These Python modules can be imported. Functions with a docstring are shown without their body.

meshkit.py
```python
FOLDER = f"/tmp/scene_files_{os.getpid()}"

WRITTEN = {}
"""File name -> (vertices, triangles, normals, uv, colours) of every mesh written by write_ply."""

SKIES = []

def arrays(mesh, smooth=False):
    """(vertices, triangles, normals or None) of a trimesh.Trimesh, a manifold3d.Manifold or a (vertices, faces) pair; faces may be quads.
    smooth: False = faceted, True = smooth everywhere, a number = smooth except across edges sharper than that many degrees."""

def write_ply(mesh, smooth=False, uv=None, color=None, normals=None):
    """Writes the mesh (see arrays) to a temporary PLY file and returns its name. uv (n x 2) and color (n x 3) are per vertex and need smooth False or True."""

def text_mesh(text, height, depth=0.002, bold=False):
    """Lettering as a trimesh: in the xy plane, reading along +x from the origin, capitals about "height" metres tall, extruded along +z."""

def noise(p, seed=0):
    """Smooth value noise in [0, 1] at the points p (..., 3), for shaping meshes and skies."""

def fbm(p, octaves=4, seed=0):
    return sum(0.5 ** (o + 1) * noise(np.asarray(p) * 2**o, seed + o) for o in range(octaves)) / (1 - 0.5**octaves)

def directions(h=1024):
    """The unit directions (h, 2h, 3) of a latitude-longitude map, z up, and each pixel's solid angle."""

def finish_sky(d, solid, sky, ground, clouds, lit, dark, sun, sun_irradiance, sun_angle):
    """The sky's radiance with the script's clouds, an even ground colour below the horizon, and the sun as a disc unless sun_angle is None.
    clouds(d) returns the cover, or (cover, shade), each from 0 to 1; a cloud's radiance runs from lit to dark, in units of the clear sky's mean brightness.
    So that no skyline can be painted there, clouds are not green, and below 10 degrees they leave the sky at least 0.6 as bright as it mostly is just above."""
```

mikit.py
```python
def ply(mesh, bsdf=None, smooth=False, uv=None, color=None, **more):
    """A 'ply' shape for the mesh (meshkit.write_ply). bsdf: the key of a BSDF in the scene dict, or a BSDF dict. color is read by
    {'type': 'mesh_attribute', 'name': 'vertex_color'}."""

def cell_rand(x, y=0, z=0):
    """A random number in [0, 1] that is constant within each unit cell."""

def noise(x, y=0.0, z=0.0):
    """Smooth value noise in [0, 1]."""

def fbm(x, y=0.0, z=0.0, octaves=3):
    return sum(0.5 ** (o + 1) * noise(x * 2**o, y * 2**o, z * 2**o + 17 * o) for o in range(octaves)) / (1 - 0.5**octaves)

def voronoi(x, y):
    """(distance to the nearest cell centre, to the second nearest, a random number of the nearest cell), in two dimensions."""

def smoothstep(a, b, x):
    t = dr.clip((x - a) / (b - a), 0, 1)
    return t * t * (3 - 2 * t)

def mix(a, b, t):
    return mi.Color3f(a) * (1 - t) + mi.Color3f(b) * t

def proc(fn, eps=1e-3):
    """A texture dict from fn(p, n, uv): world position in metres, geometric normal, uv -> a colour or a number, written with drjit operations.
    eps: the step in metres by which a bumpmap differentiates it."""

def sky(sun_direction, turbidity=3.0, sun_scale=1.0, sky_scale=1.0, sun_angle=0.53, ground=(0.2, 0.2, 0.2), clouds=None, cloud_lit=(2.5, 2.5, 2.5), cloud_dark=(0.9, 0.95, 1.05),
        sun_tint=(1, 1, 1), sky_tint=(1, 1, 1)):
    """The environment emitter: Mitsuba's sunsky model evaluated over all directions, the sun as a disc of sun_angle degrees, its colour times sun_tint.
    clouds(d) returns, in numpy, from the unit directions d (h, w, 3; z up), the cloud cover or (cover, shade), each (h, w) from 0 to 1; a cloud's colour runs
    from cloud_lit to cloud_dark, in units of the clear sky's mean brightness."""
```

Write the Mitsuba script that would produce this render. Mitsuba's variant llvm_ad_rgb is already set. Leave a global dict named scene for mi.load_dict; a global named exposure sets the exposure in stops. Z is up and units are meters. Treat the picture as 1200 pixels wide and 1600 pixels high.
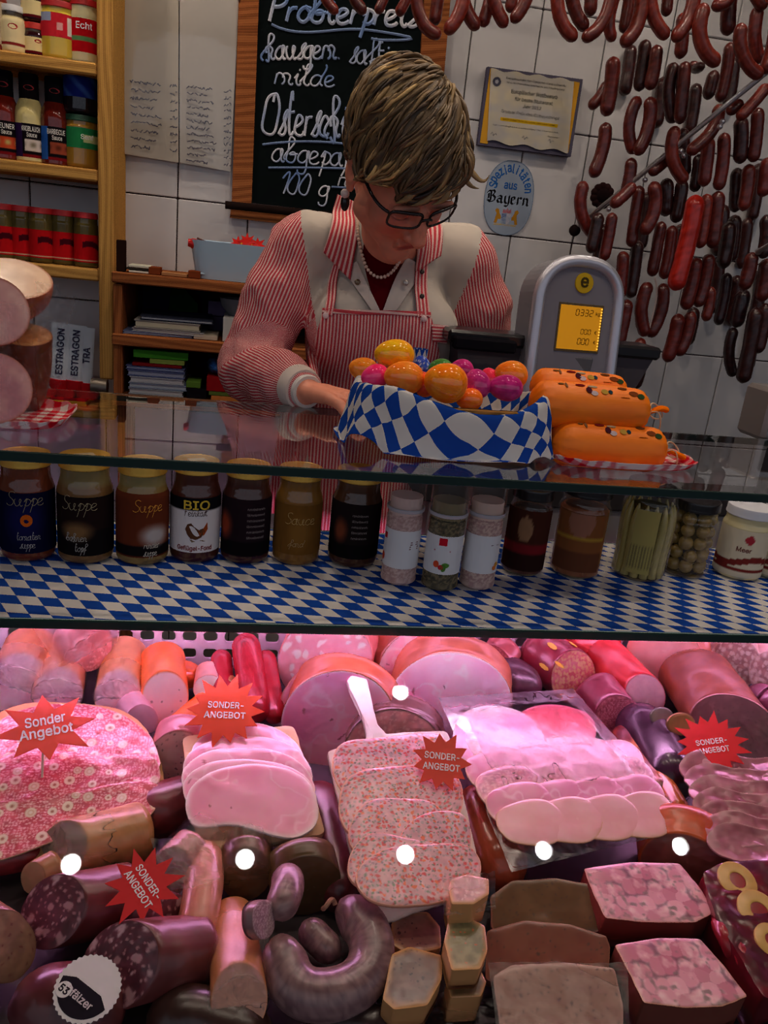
import math, random
import numpy as np, trimesh, drjit as dr, mitsuba as mi
import mikit, meshkit
from mikit import proc, noise, fbm, cell_rand, smoothstep, mix
from scipy.ndimage import map_coordinates
from scipy.interpolate import splprep, splev
scene, labels = {}, {}
T4 = mi.ScalarTransform4f
# ---------------------------------------------------------------- camera (600,800 centre, focal length 1250 px of the 1200x1600 frame)
FPX = 1250.0
_dn = np.array([-410, 3800, FPX]); _dn /= np.linalg.norm(_dn)
_rx = np.array([6900, 336, FPX]); _rx -= _dn * (_rx @ _dn); _rx /= np.linalg.norm(_rx)
CM = np.array([_rx, np.cross(_rx, _dn), -_dn])            # world axes in camera axes (right, down, forward)
CAM = np.array([0.0, 0.0, 1.55])
scene['camera'] = {'type': 'perspective', 'fov': math.degrees(2 * math.atan(600 / FPX)), 'fov_axis': 'x', 'near_clip': 0.02, 'far_clip': 100.0,
    'to_world': T4().look_at(origin=CAM.tolist(), target=(CAM + CM @ [0, 0, 1]).tolist(), up=(CM @ [0, -1, 0]).tolist())}
exposure = 0.0
PINK = (1.0, 0.46, 0.92)
E_MEAT, E_SPOT, SKY = 46.0, 430.0, 2.7
def _clouds(d):
    return np.full(d.shape[:2], 0.97), np.full(d.shape[:2], 0.4)
scene['sky'] = mikit.sky((0.3, -0.6, 0.75), sun_scale=0.0, sky_scale=SKY, clouds=_clouds, cloud_lit=(2.0, 2.1, 2.4), cloud_dark=(0.9, 1.0, 1.25), ground=(0.12, 0.12, 0.12))

# ---------------------------------------------------------------- survey helpers
def ray(px, py): return CM @ np.array([(px - 600) / FPX, (py - 800) / FPX, 1.0])
def PY(px, py, Y):
    d = ray(px, py); return CAM + d * (Y / d[1])
def PZ(px, py, Z):
    d = ray(px, py); return CAM + d * ((Z - CAM[2]) / d[2])
def pxm(p): return float((CM.T @ (np.asarray(p) - CAM))[2]) / FPX      # metres per pixel at a point
def nrm(v): v = np.asarray(v, float); return v / (np.linalg.norm(v) + 1e-12)
# ---------------------------------------------------------------- materials (colour lives in the vertices)
VC = {'type': 'mesh_attribute', 'name': 'vertex_color'}
def pr(**k): return {'type': 'twosided', 'bsdf': {'type': 'principled', 'base_color': VC, **k}}
def df(tex): return {'type': 'twosided', 'bsdf': {'type': 'diffuse', 'reflectance': tex}}
for k, v in dict(
    matte=df(VC), fabric=df(VC), satin=df(VC), soft=pr(roughness=0.5, specular=0.45), gloss=pr(roughness=0.22, specular=0.5), wet=pr(roughness=0.30, specular=0.6), glaze=pr(roughness=0.09, specular=0.6),
    metal=pr(roughness=0.25, metallic=0.95, specular=0.5), brushed=pr(roughness=0.38, metallic=0.75, specular=0.5)).items():
    scene['m_' + k] = v
scene['m_glass'] = {'type': 'thindielectric', 'int_ior': 1.5}
scene['m_haze'] = {'type': 'blendbsdf', 'weight': 0.035, 'bsdf_0': {'type': 'null'}, 'bsdf_1': {'type': 'twosided', 'bsdf': {'type': 'roughconductor', 'material': 'none', 'alpha': 0.16, 'specular_reflectance': {'type': 'rgb', 'value': [.85, .85, .88]}}}}
scene['m_bag'] = {**scene['m_haze'], 'weight': 0.30}
scene['m_film'] = {'type': 'thindielectric', 'int_ior': 1.38}
def lin(c):
    c = np.asarray(c, float) / 255.0
    return np.where(c <= 0.04045, c / 12.92, ((np.maximum(c, 0) + 0.055) / 1.055) ** 2.4)
def lz(p, n, uv):                        # white and blue lozenges, one per unit of uv
    a, b = uv.x + uv.y, uv.x - uv.y
    k = dr.floor(a) + dr.floor(b)
    odd = k - 2 * dr.floor(k / 2)
    return mix((0.60, 0.56, 0.53), (0.012, 0.055, 0.30), odd)
scene['m_lozenge'] = df(proc(lz))
def st(p, n, uv):                        # fine red and white stripes along v, uv in metres
    t = uv.x / 0.0062
    s = smoothstep(0.16, 0.30, dr.abs(t - dr.floor(t) - 0.5))
    return mix((0.74, 0.46, 0.42), (0.50, 0.055, 0.07), s)
scene['m_stripe'] = df(proc(st))
def wood(c0, c1):
    def fn(p, n, uv):
        q = dr.sin(uv.x * 5 + uv.y * 31) + 0.6 * dr.sin(uv.x * 11.3 - uv.y * 57 + 1.7)
        w = 0.5 + 0.28 * dr.sin(uv.y * 310 + 3.1 * q) + 0.22 * dr.sin(uv.y * 1230 + 5 * q + uv.x * 9)
        return mix(c0, c1, smoothstep(0.15, 0.9, w))
    return df(proc(fn))
scene['m_pine'] = wood((0.62, 0.33, 0.09), (0.40, 0.19, 0.05))
scene['m_darkwood'] = wood((0.36, 0.12, 0.04), (0.19, 0.055, 0.02))

# ---------------------------------------------------------------- building helpers
_count = {}
def nm(name):
    k = _count.get(name, 0); _count[name] = k + 1
    return name if k == 0 else f'{name}_{k:03d}'
def lab(key, label, cat=None, group=None, kind=None):
    d = labels[key] = {}
    if label: d['label'] = label
    if cat: d['category'] = cat
    if group: d['group'] = group
    if kind: d['kind'] = kind
    return key
def tm(m):
    if hasattr(m, 'to_mesh'):
        q = m.to_mesh(); return trimesh.Trimesh(q.vert_properties[:, :3], q.tri_verts, process=False)
    if isinstance(m, tuple):
        v, f = m; f = np.asarray(f)
        if f.shape[1] == 4: f = np.vstack([f[:, [0, 1, 2]], f[:, [0, 2, 3]]])
        return trimesh.Trimesh(np.asarray(v, float), f, process=False)
    return m
def put(key, mesh, mat='satin', col=(200, 200, 200), smooth=False, M=None, uv=None, **more):
    """one shape entry; col: sRGB 0-255 tuple, array, or fn(local vertices) -> n x 3"""
    m = tm(mesh)
    if smooth not in (True, False):
        if uv is None: m = trimesh.graph.smooth_shade(m, angle=math.radians(smooth), facet_minarea=None)
        smooth = True
    v, f = np.array(m.vertices), np.array(m.faces)
    c = col(v) if callable(col) else np.broadcast_to(np.asarray(col, float), (len(v), 3))
    if M is not None:
        v = v @ M[:3, :3].T + M[:3, 3]
        if np.linalg.det(M[:3, :3]) < 0: f = f[:, ::-1]
    base = key
    k = 1
    while key in scene:
        key = f'{base}_{k:03d}'; k += 1
    kw = {}
    if mat not in ('glass', 'film', 'haze', 'bag', 'lozenge', 'stripe', 'pine', 'darkwood') or mat == 'emit': kw['color'] = lin(np.clip(c, 0, 255))
    scene[key] = mikit.ply((v, f), 'm_' + mat, smooth, uv, **kw, **more)
    return key
def frame(x, y, z, o):
    M = np.eye(4); M[:3, 0], M[:3, 1], M[:3, 2], M[:3, 3] = x, y, z, o
    return M
def fr(o, z, xh=(1, 0, 0)):
    """frame at o with local z along z and local x near xh"""
    z = nrm(z); x = np.asarray(xh, float); x = nrm(x - z * (x @ z)); return frame(x, np.cross(z, x), z, o)
def cbox(sx, sy, sz, c=0.002, grain=0):
    """chamfered box centred on the origin: (mesh, uv)"""
    h = np.array([sx, sy, sz]) / 2; c = min(c, h.min() * 0.9)
    V, F, ids = [], [], {}
    for a in range(3):
        for s in np.ndindex(2, 2, 2):
            p = [(1 if s[i] else -1) * (h[i] - (0 if i == a else c)) for i in range(3)]
            ids[(a,) + s] = len(V); V.append(p)
    def quad(q):
        p = np.array([V[i] for i in q]); n = np.cross(p[1] - p[0], p[2] - p[0])
        if n @ p.mean(0) < 0: q = q[::-1]
        for i in range(1, len(q) - 1): F.append([q[0], q[i], q[i + 1]])
    for a in range(3):
        b, d = [i for i in range(3) if i != a]
        for s in (0, 1):
            def I(u, w):
                t = [0, 0, 0]; t[a], t[b], t[d] = s, u, w; return ids[(a,) + tuple(t)]
            quad([I(0, 0), I(1, 0), I(1, 1), I(0, 1)])
        for u in (0, 1):
            for w in (0, 1):                      # edge along a
                def E(ax, e):
                    t = [0, 0, 0]; t[a], t[b], t[d] = e, u, w; return ids[(ax,) + tuple(t)]
                quad([E(b, 0), E(b, 1), E(d, 1), E(d, 0)])
    for s in np.ndindex(2, 2, 2): quad([ids[(a,) + s] for a in range(3)])
    V = np.array(V); o = [i for i in range(3) if i != grain]
    return (V, np.array(F)), np.stack([V[:, grain], V[:, o[0]] + 1.31 * V[:, o[1]]], 1)
def box(key, lo, hi, mat='satin', col=(200, 200, 200), c=0.002, grain=0, M=None, **k):
    lo, hi = np.asarray(lo, float), np.asarray(hi, float)
    m, uv = cbox(*(hi - lo), c, grain)
    v = m[0] + (lo + hi) / 2
    return put(key, (v, m[1]), mat, col, False, M, uv=uv + (lo[grain], lo.sum()) if mat in ('pine', 'darkwood') else None, **k)
def lathe(prof, n=40):
    """prof: list of (r, z), r may be 0 at the ends; smooth where the profile is dense"""
    prof = np.asarray(prof, float); a = np.arange(n) * 2 * np.pi / n
    V = np.stack([prof[:, 0, None] * np.cos(a), prof[:, 0, None] * np.sin(a), np.repeat(prof[:, 1, None], n, 1)], -1).reshape(-1, 3)
    i, j = np.meshgrid(np.arange(len(prof) - 1), np.arange(n), indexing='ij')
    q = np.stack([i * n + j, i * n + (j + 1) % n, (i + 1) * n + (j + 1) % n, (i + 1) * n + j], -1).reshape(-1, 4)
    m = trimesh.Trimesh(V, np.vstack([q[:, [0, 1, 2]], q[:, [0, 2, 3]]]), process=False)
    m.merge_vertices(); m.update_faces(m.nondegenerate_faces()); m.remove_unreferenced_vertices()
    return m
def curve(pts, n=24):
    pts = np.asarray(pts, float)
    if len(pts) == 2: return pts[0] + (pts[1] - pts[0]) * np.linspace(0, 1, n)[:, None]
    d = np.r_[0, np.cumsum(np.linalg.norm(np.diff(pts, axis=0), axis=1))]
    tck, _ = splprep(pts.T, u=d / d[-1], s=0, k=min(3, len(pts) - 1))
    return np.array(splev(np.linspace(0, 1, n), tck)).T
def sweep(P, R, sides=12, flat=None, cap=True):
    """tube along P with radii R (parallel transport); flat=(a, b) scales the two cross axes; returns mesh, (s, angle) per vertex"""
    P = np.asarray(P, float); n = len(P); R = np.broadcast_to(R, (n,))
    t = np.gradient(P, axis=0); t /= np.linalg.norm(t, axis=1, keepdims=True) + 1e-12
    a = nrm(np.cross(t[0], (0, 0, 1) if abs(t[0][2]) < 0.9 else (1, 0, 0))); A = [a]
    for i in range(1, n):
        a = nrm(A[-1] - t[i] * (A[-1] @ t[i])); A.append(a)
    A = np.array(A); B = np.cross(t, A); an = np.arange(sides) * 2 * np.pi / sides
    fa, fb = flat or (1, 1)
    V = P[:, None] + R[:, None, None] * (fa * np.cos(an)[None, :, None] * A[:, None] + fb * np.sin(an)[None, :, None] * B[:, None])
    i, j = np.meshgrid(np.arange(n - 1), np.arange(sides), indexing='ij')
    q = np.stack([i * sides + j, i * sides + (j + 1) % sides, (i + 1) * sides + (j + 1) % sides, (i + 1) * sides + j], -1).reshape(-1, 4)
    F = np.vstack([q[:, [0, 1, 2]], q[:, [0, 2, 3]]])
    V = V.reshape(-1, 3)
    if cap:
        V = np.vstack([V, P[:1], P[-1:]]); k = n * sides; j = np.arange(sides); l = (n - 1) * sides
        F = np.vstack([F, np.stack([(j + 1) % sides, j, 0 * j + k], 1), np.stack([l + j, l + (j + 1) % sides, 0 * j + k + 1], 1)])
    return trimesh.Trimesh(V, F, process=False)
def rod(key, a, b, r, mat='metal', col=(200, 200, 205), sides=16):
    return put(key, sweep(np.array([a, a + (np.asarray(b) - a) * 0.5, b]), r, sides), mat, col, 40)
def grid_mesh(nu, nv):
    i, j = np.meshgrid(np.arange(nu - 1), np.arange(nv - 1), indexing='ij')
    a = (i * nv + j).ravel()
    return np.vstack([np.stack([a, a + nv, a + nv + 1], 1), np.stack([a, a + nv + 1, a + 1], 1)])
def sheet(fn, nu, nv, thick=0):
    """fn(u, v) arrays in [0,1] -> points; thick > 0 closes it into a slab along its normals"""
    u, v = np.meshgrid(np.linspace(0, 1, nu), np.linspace(0, 1, nv), indexing='ij')
    P = fn(u, v).reshape(-1, 3); F = grid_mesh(nu, nv)
    if not thick: return trimesh.Trimesh(P, F, process=False)
    m = trimesh.Trimesh(P, F, process=False); N = np.array(m.vertex_normals)
    k = len(P); idx = np.arange(k).reshape(nu, nv)
    rim = np.r_[idx[:-1, 0], idx[-1, :-1], idx[:0:-1, -1], idx[0, :0:-1]]; nx = np.roll(rim, -1)
    return trimesh.Trimesh(np.vstack([P, P - N * thick]), np.vstack([F, F[:, ::-1] + k, np.stack([rim, nx + k, nx], 1), np.stack([rim, rim + k, nx + k], 1)]), process=False)
def polyslab(pts, depth, c=0.0):
    from shapely.geometry import Polygon
    return trimesh.creation.extrude_polygon(Polygon(pts), depth, engine='earcut')
def text(s, h, depth=0.0006, bold=False, center=True, w=None):
    m = meshkit.text_mesh(s, h, depth, bold); v = np.array(m.vertices)
    if w is not None: v[:, 0] *= w / (v[:, 0].max() - v[:, 0].min())
    if center: v[:, :2] -= (v[:, :2].max(0) + v[:, :2].min(0)) / 2
    return trimesh.Trimesh(v, m.faces, process=False)
# numpy patterns
def h2(i, j, s): 
    h = (i.astype(np.int64) * 374761393 + j.astype(np.int64) * 668265263 + s * 2147483647) & 0xFFFFFFFF
    h = ((h ^ (h >> 13)) * 1274126177) & 0xFFFFFFFF
    return ((h ^ (h >> 16)) & 0xFFFFFF) / 16777215.0
def spots(u, v, cell, prob, r0, r1, seed=0, soft=0.25, blob=0.0):
    """nearest jittered spot: (mask 0..1, distance / radius, random id)"""
    if blob: 
        w = np.stack([u, v, 0 * u], -1) / cell * 1.7
        u, v = u + blob * cell * (meshkit.fbm(w, 2, seed + 5) - .5), v + blob * cell * (meshkit.fbm(w, 2, seed + 9) - .5)
    U, V = u / cell, v / cell; I, J = np.floor(U), np.floor(V)
    best = np.full(U.shape, 9.0); which = np.zeros(U.shape)
    for a in (-1, 0, 1):
        for b in (-1, 0, 1):
            i, j = I + a, J + b
            on = h2(i, j, seed + 1) < prob
            r = (r0 + (r1 - r0) * h2(i, j, seed + 2)) / cell
            d = np.hypot(i + .2 + .6 * h2(i, j, seed + 3) - U, j + .2 + .6 * h2(i, j, seed + 4) - V) / r
            d = np.where(on, d, 9.0); k = d < best
            best = np.where(k, d, best); which = np.where(k, h2(i, j, seed + 7), which)
    return np.clip((1 + soft - best) / (2 * soft), 0, 1), best, which
def fb(p, s, oct=3, seed=0): return meshkit.fbm(np.asarray(p) * s, oct, seed)
def lerp(a, b, t): return np.asarray(a, float) + (np.asarray(b, float) - np.asarray(a, float)) * np.asarray(t)[..., None]
def noisy(c, amp=10, s=60, seed=0, c2=None):
    """vertex colours: c wandering towards c2 (or lighter and darker) by noise of s cycles per metre"""
    def fn(v):
        t = fb(v, s, 3, seed)
        if c2 is not None: return lerp(c, c2, np.clip((t - .3) * 2.2, 0, 1))
        return np.asarray(c, float) + (t[:, None] - .5) * 2 * amp
    return fn

# ---------------------------------------------------------------- structure: the room
YW = 2.5
k = lab('floor', 'grey tiled floor of the shop', kind='structure'); box(k, (-2.5, -0.9, -0.1), (3.5, YW + .1, 0), 'matte', (70, 64, 60))
k = lab('floor_staff', 'raised floor behind the counter', kind='structure'); box(k, (-2.0, 1.42, 0.002), (3.2, YW - .012, 0.2), 'matte', (84, 76, 70))
k = lab('ceiling', 'dim ceiling above the counter', kind='structure'); box(k, (-2.5, -0.7, 2.75), (3.5, YW + .1, 2.85), 'matte', (84, 76, 70))
k = lab('wall_left', 'plain left wall of the shop', kind='structure'); box(k, (-2.5, 0.3, 0), (-2.4, YW, 2.75), 'matte', (96, 90, 84))
k = lab('wall_right', 'plain right wall of the shop', kind='structure'); box(k, (3.4, 0.3, 0), (3.5, YW, 2.75), 'matte', (96, 90, 84))
k = lab('wall_back', 'back wall of white portrait tiles with dark grout', kind='structure')
box(k, (-2.4, YW, 0), (3.4, YW + .1, 2.75), 'matte', (62, 52, 48))
_rng = random.Random(5)
_x0, _tw, _z0, _th = PY(278, 310, YW)[0], 0.1975, PY(278, 310, YW)[2], 0.3035
_tv = [cbox(_tw - .0035, .012, _th - .0035, .0022)[0] for _ in range(1)]
for i in range(-5, 12):
    for j in range(-5, 4):
        cx, cz = _x0 + (i + .5) * _tw, _z0 + (j + .5) * _th
        if cz + _th / 2 > 2.76 or cz < 0.2: continue
        g = 196 + _rng.uniform(-7, 7)
        v = _tv[0][0] @ trimesh.transformations.rotation_matrix(_rng.uniform(-.004, .004), (0, 0, 1))[:3, :3].T + (cx, YW - .0055, cz)
        put('wall_back__tile', (v, _tv[0][1]), 'gloss', (g + 2, g - 2, g - 1))
# ---------------------------------------------------------------- the display counter: shelves, back grille, deck, lamps
SX0, SX1 = -0.95, 1.75
Z1, Z2 = 1.272, 1.046
t = lab('glass_counter', 'long glass butcher display counter filled with sausage and cold cuts', 'counter')
def gshelf(part, z, y0, y1, th=.013, opaque=False):
    if opaque: box(t + '__' + part, (SX0, y0 + .003, z - .003), (SX1, y1 - .003, z), 'gloss', (150, 168, 160), .0008)
    else: put(t + '__' + part, (np.array([[SX0, y0, z], [SX1, y0, z], [SX1, y1, z], [SX0, y1, z]]), np.array([[0, 1, 2], [0, 2, 3]])), 'glass')
    box(t + f'__{part}__edge', (SX0, y0 - .001, z - th), (SX1, y0 + .003, z - .0003), 'gloss', (20, 42, 38), .001)
    box(t + f'__{part}__edge', (SX0, y1 - .003, z - th), (SX1, y1 + .001, z - .0003), 'gloss', (20, 42, 38), .001)
gshelf('top_shelf', Z1, 1.0, 1.405)
gshelf('lower_shelf', Z2, 1.0, 1.39, opaque=True)
labels[t + '__top_shelf'] = {'label': 'clear glass top shelf with dark green edge'}
labels[t + '__lower_shelf'] = {'label': 'glass shelf lined with blue and white lozenge paper'}
# front pane leaning towards the customers, with its bottom channel
put(t + '__front_pane', (np.array([[SX0, .38, .80], [SX1, .38, .80], [SX1, .995, 1.034], [SX0, .995, 1.034]]), np.array([[0, 1, 2], [0, 2, 3]])), 'glass')
box(t + '__front_channel', (SX0, .355, .775), (SX1, .40, .81), 'brushed', (150, 150, 155), .004)
box(t + '__base', (SX0, .36, 0.0), (SX1, 1.30, .70), 'matte', (120, 116, 112), .01)
box(t + '__back_rail', (SX0, 1.255, .70), (SX1, 1.30, .80), 'brushed', (160, 158, 160), .004)
for x in (SX0, SX1):
    box(t + '__end_panel', (x - .02, .36, .0), (x + .02, 1.39, 1.28), 'matte', (120, 116, 112), .006)
def deck_z(Y): return .775 + (np.asarray(Y) - .6) * .11
DY0, DY1 = .40, 1.235
m, _ = cbox(SX1 - SX0 - .04, DY1 - DY0, .012, .003)
v = m[0] + ((SX0 + SX1) / 2, (DY0 + DY1) / 2, 0); v[:, 2] += deck_z(v[:, 1]) - .006
put(t + '__deck', (v, m[1]), 'brushed', (52, 46, 48))
# lozenge paper liner on the lower shelf (flat print)
def liner(u, v):
    x = SX0 + .03 + u * (SX1 - SX0 - .06); y = 1.004 + v * .375
    return np.stack([x, y, Z2 + .0012 + .0004 * np.sin(x * 9)], -1)
m = sheet(liner, 60, 6, .0006); v = np.array(m.vertices)
k = lab('shelf_liner', 'blue and white lozenge paper lining the lower glass shelf', 'paper liner')
la, lb = (v[:, 0] + .55 * v[:, 1]) / .0265, (v[:, 1] + .10 * v[:, 0]) / .026
put(k, m, 'lozenge', uv=np.stack([(la + lb) / 2, (la - lb) / 2], 1))
# perforated plastic grille at the back of the display
t2 = t
GY, pit, hole = 1.245, .0345, .0225
from shapely.geometry import box as sbox
from shapely.ops import unary_union
hx = np.arange(SX0 + .05, SX1 - .05, pit)
panels = np.array_split(hx, 5)
for w in panels:
    x0, x1 = w[0] - pit / 2, w[-1] + pit / 2
    pl = sbox(x0, .808, x1, 1.012)
    hs = [sbox(x - hole / 2 + .006, z - hole * .42 + .006, x + hole / 2 - .006, z + hole * .42 - .006).buffer(.006, 3) for x in w for z in np.arange(.868, 1.0, pit * .92)]
    m = trimesh.creation.extrude_polygon(pl.difference(unary_union(hs)), .005, engine='earcut')
    put(t + '__grille', m, 'satin', (236, 226, 236), M=frame((1, 0, 0), (0, 0, 1), (0, -1, 0), (0, GY, 0)))
for w in panels[1:]:
    box(t + '__grille_post', (w[0] - pit / 2 - .005, GY + .0002, .81), (w[0] - pit / 2 + .005, GY + .008, 1.012), 'satin', (230, 220, 230), .001)
labels[t + '__grille'] = {'label': 'white perforated plastic panel at the back of the display'}
# meat lamp: a pink fluorescent tube in a white housing under the lower shelf
k = lab('meat_lamp', 'pink fluorescent tube under the lower glass shelf', 'lamp')
box(k + '__housing', (SX0 + .05, 1.006, 1.0425), (SX1 - .05, 1.05, 1.0445), 'satin', (235, 232, 230), .001)
m = lathe([(0, 0), (.0055, 0)] + [(.0055, z) for z in np.linspace(0.001, SX1 - SX0 - .16, 12)] + [(0, SX1 - SX0 - .159)], 12)
put(k + '__tube', m, 'matte', (255, 220, 240), M=frame((0, 0, 1), (0, 1, 0), (-1, 0, 0), (SX1 - .08, 1.019, 1.0355)), emitter={'type': 'area', 'radiance': {'type': 'rgb', 'value': [E_MEAT * c for c in PINK]}})
m = lathe([(0, 0), (.0055, 0)] + [(.0055, z) for z in np.linspace(0.001, SX1 - SX0 - .16, 12)] + [(0, SX1 - SX0 - .159)], 12)
k2 = lab('meat_lamp_001', 'second pink fluorescent tube, further back under the lower glass shelf', 'lamp')
box(k2 + '__housing', (SX0 + .05, 1.165, 1.0425), (SX1 - .05, 1.205, 1.0445), 'satin', (235, 232, 230), .001)
put(k2 + '__tube', m, 'matte', (255, 220, 240), M=frame((0, 0, 1), (0, 1, 0), (-1, 0, 0), (SX1 - .08, 1.185, 1.0355)), emitter={'type': 'area', 'radiance': {'type': 'rgb', 'value': [.24 * E_MEAT * c for c in PINK]}})
# ceiling downlights over the counter (their reflections show in the front pane)
def downlight(x, y, e, where, col=(1.0, .84, .68), r=.030, z=2.75):
    k = nm('ceiling_downlight'); lab(k, 'small round ceiling downlight ' + where, 'lamp', 'ceiling downlights')
    put(k + '__trim', lathe([(r + .002, 0), (r + .016, -.001), (r + .014, -.008), (r + .002, -.010), (r + .002, 0)], 24), 'brushed', (200, 200, 200), 30, frame((1, 0, 0), (0, 1, 0), (0, 0, 1), (x, y, z)))
    a = np.arange(24) * 2 * np.pi / 24
    v = np.vstack([[[0, 0, 0]], np.stack([r * np.cos(a), r * np.sin(a), 0 * a], 1)]) + (x, y, z - .004)
    put(k + '__lens', (v, np.array([[0, 1 + (i + 1) % 24, 1 + i] for i in range(24)])), 'matte', (255, 240, 220), emitter={'type': 'area', 'radiance': {'type': 'rgb', 'value': [e * E_SPOT * c for c in col]}})
for x, y, e, w in ((.07, .9, .5, 'second from the left above the counter front'), (.585, .9, .5, 'in the middle of the row above the counter front'), (1.06, .9, .5, 'second from the right above the counter front'), (1.56, .9, .5, 'rightmost above the counter front'), (-.45, .9, .5, 'leftmost above the counter front'),
        (.60, 1.44, .8, 'over the egg basket and the scale'), (-.55, 1.95, 1.1, 'over the left end of the staff aisle'), (.05, 1.95, .9, 'over the woman behind the counter'), (1.15, 1.90, .9, 'over the staff aisle near the hanging sausages')): downlight(x, y, e, w)
# ================================================================ on the back wall
def wallquad(key, corners, Y, th, mat, col, c=0, uv=False, **k):
    """a board whose front face has its corners at these picture points on the plane y = Y; th = thickness towards the wall"""
    P = np.array([PY(x, y, Y) for x, y in corners])
    V = np.vstack([P, P + (0, th, 0)])
    F = [[0, 1, 2], [0, 2, 3], [4, 6, 5], [4, 7, 6]]
    for i in range(4):
        j = (i + 1) % 4; F += [[i, i + 4, j + 4], [i, j + 4, j]]
    m = trimesh.Trimesh(V, F, process=False)
    if trimesh.Trimesh(V, F).volume < 0: m.invert()
    UV = None
    if uv: 
        ax = nrm(P[1] - P[0]); UV = np.stack([V @ ax, V @ np.cross(ax, (0, 1, 0)) + V[:, 1]], 1)
    return put(key, m, mat, col, uv=UV, **k)
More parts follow.
